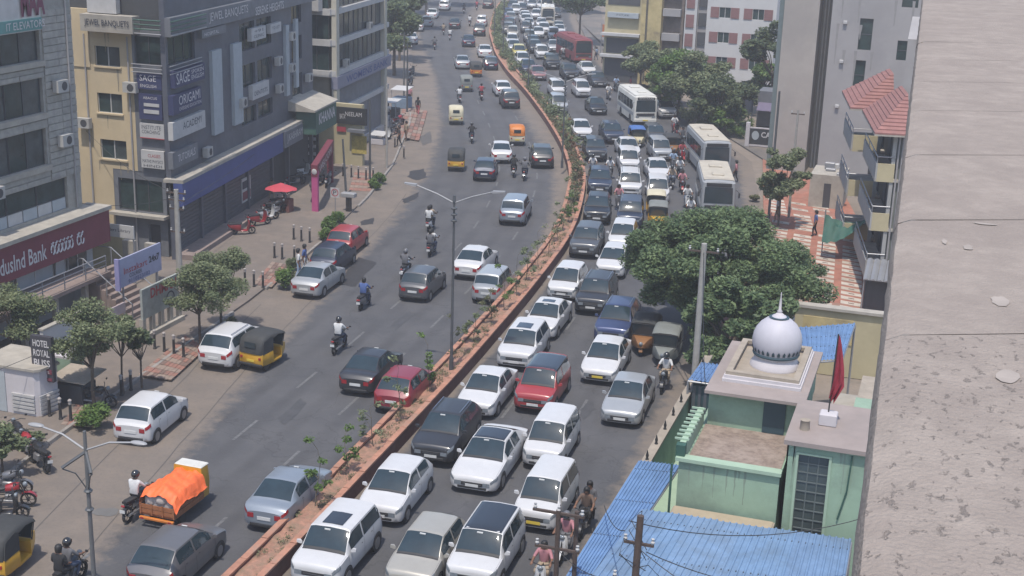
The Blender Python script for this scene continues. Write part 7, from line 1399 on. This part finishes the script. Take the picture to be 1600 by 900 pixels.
# ================================================================ bollards, signs, small things
m_bol = mat('black_bollard', (.022,.021,.022), .6, var=.3, scale=10); m_bolt = mat('pale_bollard_cap', (.30,.27,.25), .7)
bm = MB(); bm.lathe([(.085, 0), (.085, .06), (.065, .08), (.06, .74)], n=10); bmm = setmats(bm.mesh('shaft', 40), m_bol); bt = MB(); bt.lathe([(.066, .74), (.07, .80), (.06, .86), (.085, .88), (.085, .92), (.03, .97)], n=10); btm = setmats(bt.mesh('cap', 40), m_bolt)
BOL = [('row of four before the shop hoarding', [(242, 545), (257, 549), (272, 553), (287, 558)]), ('row near the silver saloon and round bush', [(383, 445), (397, 448), (411, 450)]), ('pair beside the round bush', [(429, 403), (441, 405), (460, 408)]), ('row of three behind the navy hatchback', [(459, 374), (471, 377), (484, 379)]), ('far row by the pink arch', [(549, 277), (560, 279), (572, 281), (583, 281)]), ('pair by the thin tree', [(205, 610), (190, 618)]), ('group by the white booth', [(95, 655), (111, 658), (78, 650)]), ('far pavement edge', [(631, 246), (617, 230), (536, 275)])]
for nm, pts in BOL:
    for i, (x, y) in enumerate(pts):
        p = at(x, y, .12); t = thing('bollard', f"{ORD[i]} from the left, black bollard, {nm}", 'bollard', (p.x, p.y, .12), 'pavement bollards'); link('shaft', bmm, t); link('cap', btm, t)
# pink arch
m_pk = mat('magenta_paint', (.42,.075,.20), .6, var=.1); pa = at(493, 330, .12); pb = at(516, 285, .12); ar = thing('pink_arch', 'magenta entrance arch of two pillars and a sloping top board', 'arch', tuple(pa), None)
mb = MB(); mb.box(pa.x-.22, pa.x+.22, pa.y-.1, pa.y+.1, .12, 2.9); part('pillar', mb, m_pk, ar); mb = MB(); mb.box(pb.x-.22, pb.x+.22, pb.y-.1, pb.y+.1, .12, 2.9); part('pillar', mb, m_maroon, ar)
mb = MB(); mb.hexa([(pa.x-.24, pa.y-.12, 2.5), (pa.x+.24, pa.y-.12, 2.5), (pb.x+.24, pb.y+.12, 2.5), (pb.x-.24, pb.y+.12, 2.5), (pa.x-.24, pa.y-.12, 3.3), (pa.x+.24, pa.y-.12, 3.3), (pb.x+.24, pb.y+.12, 3.3), (pb.x-.24, pb.y+.12, 3.3)]); tb_ = part('top_board', mb, m_maroon, ar); mb = MB(); mb.ball((pa.x, pa.y-.13, 2.85), .2, .03, .2, 14, 8); part('emblem', mb, m_wsign, tb_, 60)
fr_ = Fr((pa.x+.25, pa.y), (pb.x+.25, pb.y)); fr_.text('WELCOME', .5, fr_.len-.5, 2.65, 3.1, .02, m_wtxt, tb_)
# no parking sign
p = at(524, 340, .12); ns = thing('no_parking_sign', 'small white no parking sign on a thin post by the hedge', 'sign', tuple(p)); mb = MB(); mb.tube(p, p+Vector((0, 0, 1.9)), .03); part('post', mb, m_steel, ns); mb = MB(); mb.box(p.x-.32, p.x+.32, p.y-.05, p.y-.03, 1.5, 2.15); bo = part('plate', mb, m_wsign, ns)
mb = MB(); rg = []
for r in (.20, .26): rg.append([(p.x+r*math.cos(2*math.pi*k/20), p.y-.056, 1.83+r*math.sin(2*math.pi*k/20)) for k in range(20)])
mb.loft(rg, True, False, False); part('red_ring', mb, m_rtxt, bo); f_ = Fr((p.x-.4, p.y-.056), (p.x+.4, p.y-.056)); f_.text('P', .28, .52, 1.69, 1.97, .004, m_dtxt, bo)
p = at(545, 330, .12); fb = thing('feeder_box', 'small grey roadside cabinet on a leg by the hedge', 'cabinet', tuple(p)); mb = MB(); mb.box(p.x-.15, p.x+.15, p.y-.15, p.y+.15, .12, 1.1); part('leg', mb, m_bol, fb); mb = MB(); mb.rbox(p.x-.5, p.x+.5, p.y-.25, p.y+.25, 1.1, 1.4, .04); part('housing', mb, m_lamp, fb)
# red umbrella cart
p = at(446, 330, .12); uc = thing('umbrella_stall', 'small brown stall under a square red umbrella', 'stall', tuple(p)); mb = MB(); mb.rbox(p.x-.45, p.x+.45, p.y-.35, p.y+.35, .12, 1.0, .03); part('counter', mb, mat('brown_box', (.14,.05,.04), .8), uc); mb = MB(); mb.tube((p.x, p.y, .9), (p.x, p.y, 2.1), .03); part('pole', mb, m_steel, uc)
for k in range(8):
    a0, a1 = 2*math.pi*k/8, 2*math.pi*(k+1)/8; mb = MB(); c = (p.x-.3, p.y, 2.05); mb.add([c, (c[0]+1.15*math.cos(a0), c[1]+1.0*math.sin(a0), 1.62), (c[0]+1.08*math.cos((a0+a1)/2), c[1]+.95*math.sin((a0+a1)/2), 1.66), (c[0]+1.15*math.cos(a1), c[1]+1.0*math.sin(a1), 1.62)], [(0, 1, 2), (0, 2, 3)]); part('umbrella_panel', mb, mat('red_canvas', (.42,.05,.07), .8, var=.15), uc)
# signs on the left
ik = thing('courier_signboard', 'large pale lilac courier signboard raised on posts above the stairs', 'sign', (-38, 56.5, .12)); If = Fr((-38, 54.7), (-38, 58.4))
m_lil = mat('lilac_board', (.30,.31,.42), .7, var=.1); mb = MB(); If.box(mb, 0, 3.7, 2.1, 3.55, 0, .1); ib = part('board', mb, m_lil, ik); mb = MB(); If.box(mb, -.12, 0, 2.0, 3.6, -.1, .15); part('end_post', mb, mat('lavender_post', (.25,.24,.42), .6), ik)
for u in (.3, 3.3): mb = MB(); mb.tube(If.P(u, .12, .05), If.P(u, 2.1, .05), .05); part('post', mb, m_steel, ik)
If2 = Fr((-37.89, 54.7), (-37.89, 58.4)); If2.text('Instakart', .35, 2.4, 2.72, 3.05, .01, m_rtxt, ib); If2.text('COURIER', .8, 1.9, 2.46, 2.66, .01, m_dtxt, ib); If2.text('9110523102', .7, 2.6, 2.18, 2.38, .01, m_blues, ib); If2.text('24x7', 2.55, 3.5, 2.75, 3.1, .01, m_dtxt, ib, bold=.03)
hd = thing('shop_hoarding', 'shop hoarding with red letters over pale pillars beside the trees', 'hoarding', (-36, 55, .12)); Hf = Fr((-36, 53.3), (-36, 57.0)); mb = MB(); Hf.box(mb, .2, 3.4, 1.1, 2.6, 0, .12); hb_ = part('board', mb, mat('grey_green_board', (.27,.29,.27), .8, var=.3, scale=2), hd)
Hf2 = Fr((-35.87, 53.3), (-35.87, 57.0)); Hf2.text('DHMAN', .9, 3.2, 2.0, 2.5, .01, m_rtxt, hb_, bold=.03)
mb = MB(); mb.loft([[Hf2.P(2.6+r*math.cos(a), 1.55+r*math.sin(a), .02) for a in np.linspace(0, 2*math.pi, 16)] for r in (.3, .38)], False, False, False); part('round_emblem', mb, m_dtxt, hb_)
for u in (.3, 1.1, 1.9, 2.7, 3.5): mb = MB(); Hf.box(mb, u-.13, u+.13, .12, 1.1 if u < 3 else 1.6, -.1, .12); part('pillar', mb, m_conc if int(u*10) % 2 else mat('mint_pillar', (.25,.30,.24), .8), hd)
mb = MB(); Hf.box(mb, .3, 3.6, .12, .35, -.1, .3); part('plinth', mb, m_conc, hd)
pk = thing('pink_notice', 'small pale pink notice board at the foot of the stairs', 'sign', (-37.4, 53.6, .12)); mb = MB(); mb.box(-37.45, -37.38, 52.9, 54.3, 1.1, 1.6); part('board', mb, mat('pale_pink_board', (.40,.33,.34), .8), pk); mb = MB(); mb.tube((-37.41, 53.0, .12), (-37.41, 53.0, 1.1), .04); mb.tube((-37.41, 54.2, .12), (-37.41, 54.2, 1.1), .04); part('legs', mb, m_steel, pk)
hw = thing('grey_boundary_wall', 'pale grey boundary wall stepping back beside the hotel sign', 'wall', (-37, 49, .12)); mb = MB(); mb.box(-37.12, -36.95, 47.4, 51.0, .12, 2.3); part('wall', mb, m_whw, hw); mb = MB(); mb.box(-37.17, -36.9, 47.35, 51.05, 2.3, 2.38); part('coping', mb, m_conc, hw)
mb = MB(); mb.box(-37, -35.6, 48.2, 48.35, .12, 1.5); part('return_wall', mb, m_mint, hw); mb = MB(); mb.box(-36.2, -35.2, 46.9, 48.1, 1.35, 1.45); part('white_top', mb, m_white, hw)
hs = thing('hotel_sign', 'tall dark upright board lettered for a hotel beside the white booth', 'sign', (-34.4, 44.3, .12)); mb = MB(); mb.box(-34.95, -33.95, 44.0, 44.2, 1.5, 3.45); hbd = part('board', mb, mat('charcoal_board', (.045,.043,.052), .6), hs); mb = MB(); mb.tube((-34.4, 44.1, .12), (-34.4, 44.1, 1.5), .07); part('post', mb, m_steel, hs)
hf = Fr((-34.95, 43.99), (-33.95, 43.99))
for k, s_ in enumerate(('HOTEL', 'ROYAL', 'BLISS')): hf.text(s_, .12, .9, 3.0-k*.42, 3.3-k*.42, .01, m_wtxt, hbd, bold=.02)
mb = MB(); hf.box(mb, .05, .95, 1.85, 2.05, .0, .015); part('red_band', mb, m_maroon, hbd); hf.text('AC ROOMS', .12, .85, 1.88, 2.0, .03, m_wtxt, hbd); mb = MB(); hf.box(mb, .05, .95, 1.55, 1.68, .0, .015); part('red_band', mb, m_maroon, hbd)
wb = thing('white_booth', 'white guard booth with louvred lower panels on the left pavement', 'booth', (-35.2, 44.0, .12)); mb = MB(); mb.loft([[(-37.2, 43.45, z), (-34.5, 43.45, z), (-34.32, 43.6, z), (-34.15, 44.5, z), (-36.4, 45.6, z), (-37.2, 45.6, z)] for z in (.12, 2.1)]); part('cabin', mb, m_white, wb); mb = MB(); mb.loft([[(-37.3, 43.35, z), (-34.4, 43.35, z), (-34.2, 43.55, z), (-34.05, 44.6, z), (-36.4, 45.7, z), (-37.3, 45.7, z)] for z in (2.1, 2.2)]); part('roof_slab', mb, m_conc, wb); mb = MB(); mb.box(-36.9, -35.9, 43.41, 43.45, .14, 1.9); part('door', mb, m_pale, wb)
for k in range(5): mb = MB(); mb.box(-35.6, -34.5, 43.38, 43.449, .25+k*.17, .36+k*.17); part('louvre', mb, m_wfr, wb)
for k in range(5): mb = MB(); mb.hexa([(-34.29, 43.45, .25+k*.17), (-34.24, 43.45, .25+k*.17), (-34.08, 44.5, .25+k*.17), (-34.12, 44.5, .25+k*.17), (-34.29, 43.45, .36+k*.17), (-34.24, 43.45, .36+k*.17), (-34.08, 44.5, .36+k*.17), (-34.12, 44.5, .36+k*.17)]); part('louvre', mb, m_wfr, wb)
sv = thing('tea_stall', 'small dark pavement stall with a flat tin top beside the hotel sign', 'stall', (-34.0, 45.6, .12)); mb = MB(); mb.box(-34.8, -33.5, 45.2, 46.2, .12, .95); part('counter', mb, m_core, sv); mb = MB(); mb.hexa([(-35.0, 45.0, 1.15), (-33.2, 45.0, 1.15), (-33.2, 46.6, 1.3), (-35.0, 46.6, 1.3), (-35.0, 45.0, 1.2), (-33.2, 45.0, 1.2), (-33.2, 46.6, 1.35), (-35.0, 46.6, 1.35)]); part('tin_top', mb, m_tan, sv)
# right side things
tp_ = at(1290, 345, 2.2); gt = []
for j in range(13):
    t_ = j/12; gt.append([(tp_.x+2.6*i/12*(1-.15*t_), tp_.y-.6-1.0*t_+.10*math.sin(i*1.9+t_), 2.75-(.35*math.sin(math.pi*i/12))-t_*(1.55-1.25*i/12)+.05*math.sin(i*2.3+j*.6)) for i in range(13)])
mb = MB(); mb.loft(gt, False, False, False); tarp = thing('green_tarpaulin', 'dark green tarpaulin tied up at the foot of the balcony house', 'tarpaulin', (tp_.x, tp_.y, .13)); part('sheet', mb, mat('green_sheet', (.022,.085,.062), .7, var=.2, scale=3), tarp, 70); mb = MB(); mb.tube((tp_.x, tp_.y-.6, .13), (tp_.x, tp_.y-.6, 3.05), .04); mb.tube((tp_.x+2.6, tp_.y-.6, .13), (tp_.x+2.6, tp_.y-.6, 3.05), .04); part('poles', mb, m_steel, tarp)
p = at(1240, 320, .13); gh = thing('guard_hut', 'pale concrete guard hut with tin junk on its roof at the tower gate', 'hut', (p.x+2, p.y, .13)); mb = MB(); mb.box(p.x+1.0, p.x+3.4, p.y, p.y+3.5, .13, 2.5); part('walls', mb, m_conc, gh); mb = MB(); mb.box(p.x+2.0, p.x+2.5, p.y-.03, p.y, .13, 1.9); part('door', mb, m_dfr, gh)
for k in range(5): mb = MB(); x_ = p.x+1.0+random.random()*2; y_ = p.y+random.random()*3; mb.rbox(x_, x_+.7, y_, y_+.5, 2.5, 2.5+random.uniform(.15, .5), .03); part('roof_junk', mb, random.choice([m_steel, m_slate2, m_wfr]), gh)
p = at(1170, 228, .11); gs_ = thing('gate_sign', 'black gate board with white letters on a white framed wall', 'sign', (p.x, p.y, .11)); gf_ = Fr((p.x, p.y), (p.x+3.2, p.y)); mb = MB(); gf_.box(mb, -.35, 0, .11, 2.2, -.2, .2); part('gate_pier', mb, m_white, gs_); mb = MB(); gf_.box(mb, 0, 3.2, .3, 1.7, -.1, .05); gb_ = part('board', mb, m_black, gs_); mb = MB(); gf_.box(mb, -.002, 3.2, 1.7, 1.8, -.12, .08); gf_.box(mb, -.002, 3.2, .15, .3, -.12, .08); part('frame', mb, m_white, gs_); gf_.text('CARAT', 1.0, 2.9, .95, 1.45, .06, m_wtxt, gb_, bold=.02); mb = MB(); mb.add([gf_.P(.5+.32*math.cos(a), 1.1+.4*math.sin(a), .056) for a in np.linspace(0, 6.0, 14)], [tuple(range(14))]); part('portrait_patch', mb, m_pale, gb_)
p = at(1160, 200, .11); sb_ = thing('blue_name_board', 'slanted blue-white name board on posts beside the bright bush', 'sign', (p.x, p.y, .11)); nf = Fr((p.x-.2, p.y+2.2), (p.x+.9, p.y-.4)); nf.n = -nf.n if nf.n[1] > 0 else nf.n; mb = MB(); nf.box(mb, 0, 2.8, 1.7, 2.9, 0, .08); nb = part('board', mb, mat('slate_blue_board', (.13,.15,.21), .7), sb_); mb = MB(); mb.tube(nf.P(.2, .11), nf.P(.2, 1.7), .04); mb.tube(nf.P(2.6, .11), nf.P(2.6, 1.7), .04); part('posts', mb, m_steel, sb_)
p = at(1190, 205, .11); sh2 = thing('grey_shack', 'small grey sheet metal shack with purple awning behind the gate sign', 'shack', (p.x, p.y+3, .11)); mb = MB(); mb.box(p.x-1.0, p.x+2.0, p.y+3, p.y+6, .11, 3.4); part('walls', mb, m_slate2, sh2); mb = MB(); mb.hexa([(p.x-.9, p.y+1.8, 1.7), (p.x+1.5, p.y+1.8, 1.7), (p.x+1.5, p.y+3.0, 2.3), (p.x-.9, p.y+3.0, 2.3), (p.x-.9, p.y+1.8, 1.75), (p.x+1.5, p.y+1.8, 1.75), (p.x+1.5, p.y+3.0, 2.35), (p.x-.9, p.y+3.0, 2.35)]); part('awning', mb, mat('purple_awning', (.13,.11,.17), .8), sh2)
p = at(968, 100, .11); ks = thing('kiosk', 'white kiosk with pale blue flat roof by the old yellow building', 'kiosk', (p.x, p.y, .11)); mb = MB(); mb.box(p.x-.7, p.x+.6, p.y, p.y+1.8, .11, 2.3); part('cabin', mb, m_white, ks); mb = MB(); mb.rbox(p.x-1.9, p.x+1.5, p.y-.6, p.y+2.4, 2.3, 2.5, .04); part('roof', mb, mat('pale_blue_roof', (.26,.38,.42), .6), ks); mb = MB(); mb.box(p.x-1.3, p.x-.75, p.y+.1, p.y+1.5, .11, 2.0); part('side_cabinet', mb, m_core, ks); mb = MB(); mb.box(p.x-.4, p.x+.3, p.y-.02, p.y, .9, 1.9); part('hatch', mb, m_pale, ks)
p = at(944, 85, .11); of_ = thing('orange_banner', 'orange square banner on a post before the old yellow building', 'sign', (p.x, p.y, .11)); mb = MB(); mb.tube((p.x-.5, p.y, .11), (p.x-.5, p.y, 4.2), .05); part('post', mb, m_steel, of_); mb = MB(); mb.box(p.x-.4, p.x+1.1, p.y-.05, p.y, 2.4, 4.0); part('banner', mb, mat('orange_banner_cloth', (.40,.14,.06), .8), of_)
# food stall clutter on the far left pavement: each item its own
for i, (x, y, w_, d_, h_, m, lab, nm, ct) in enumerate([(628, 168, 1.6, 1.4, 1.9, mat('stall_blue', (.16,.22,.30), .7, var=.3), 'blue and white food stall at the far left kerb', 'food_stall', 'stall'), (612, 182, 1.3, 1.2, 1.5, m_core, 'dark stall next to the blue food stall', 'dark_stall', 'stall'), (598, 190, 1.2, .8, 1.2, m_wsign, 'white counter by the yellow shop corner', 'counter', 'counter'), (583, 170, .9, .7, 2.0, m_pale, 'pale drinks cabinet beside the banded building', 'cabinet', 'cabinet'), (592, 225, 1.2, .9, .9, m_white, 'white heap of goods under cloth on the pavement', 'goods_heap', 'goods')]):
    p = at(x, y, .12); t = thing(nm, lab, ct, tuple(p)); mb = MB(); mb.rbox(p.x-w_/2, p.x+w_/2, p.y-d_/2, p.y+d_/2, .12, .12+h_*.55, .04); part('base', mb, m, t); mb = MB(); mb.hexa([(p.x-w_*.55, p.y-d_*.6, h_), (p.x+w_*.55, p.y-d_*.6, h_), (p.x+w_*.55, p.y+d_*.6, h_+.2), (p.x-w_*.55, p.y+d_*.6, h_+.2), (p.x-w_*.55, p.y-d_*.6, h_+.05), (p.x+w_*.55, p.y-d_*.6, h_+.05), (p.x+w_*.55, p.y+d_*.6, h_+.25), (p.x-w_*.55, p.y+d_*.6, h_+.25)]); part('top', mb, m_wsign if i != 2 else m_tan, t)
    mb = MB()
    for sx in (-1, 1): mb.tube((p.x+sx*w_*.5, p.y-d_*.5, .12), (p.x+sx*w_*.5, p.y-d_*.5, h_), .03)
    part('posts', mb, m_steel, t)

# ================================================================ the hazy air of the street
hz = MB(); hz.box(-2600, 2600, -450, 4050, -1.03, 27.0); me = hz.mesh('haze'); ho = link('haze', me); ho['kind'] = 'stuff'; hm = bpy.data.materials.new('hazy_air'); hm.use_nodes = True; hn = hm.node_tree.nodes; hn.remove(hn['Principled BSDF']); pv_ = hn.new('ShaderNodeVolumePrincipled')
pv_.inputs['Color'].default_value = (.93, .94, 1.0, 1); pv_.inputs['Density'].default_value = .0007; pv_.inputs['Anisotropy'].default_value = 0.0; hm.node_tree.links.new(pv_.outputs[0], hn['Material Output'].inputs['Volume']); me.materials.append(hm)
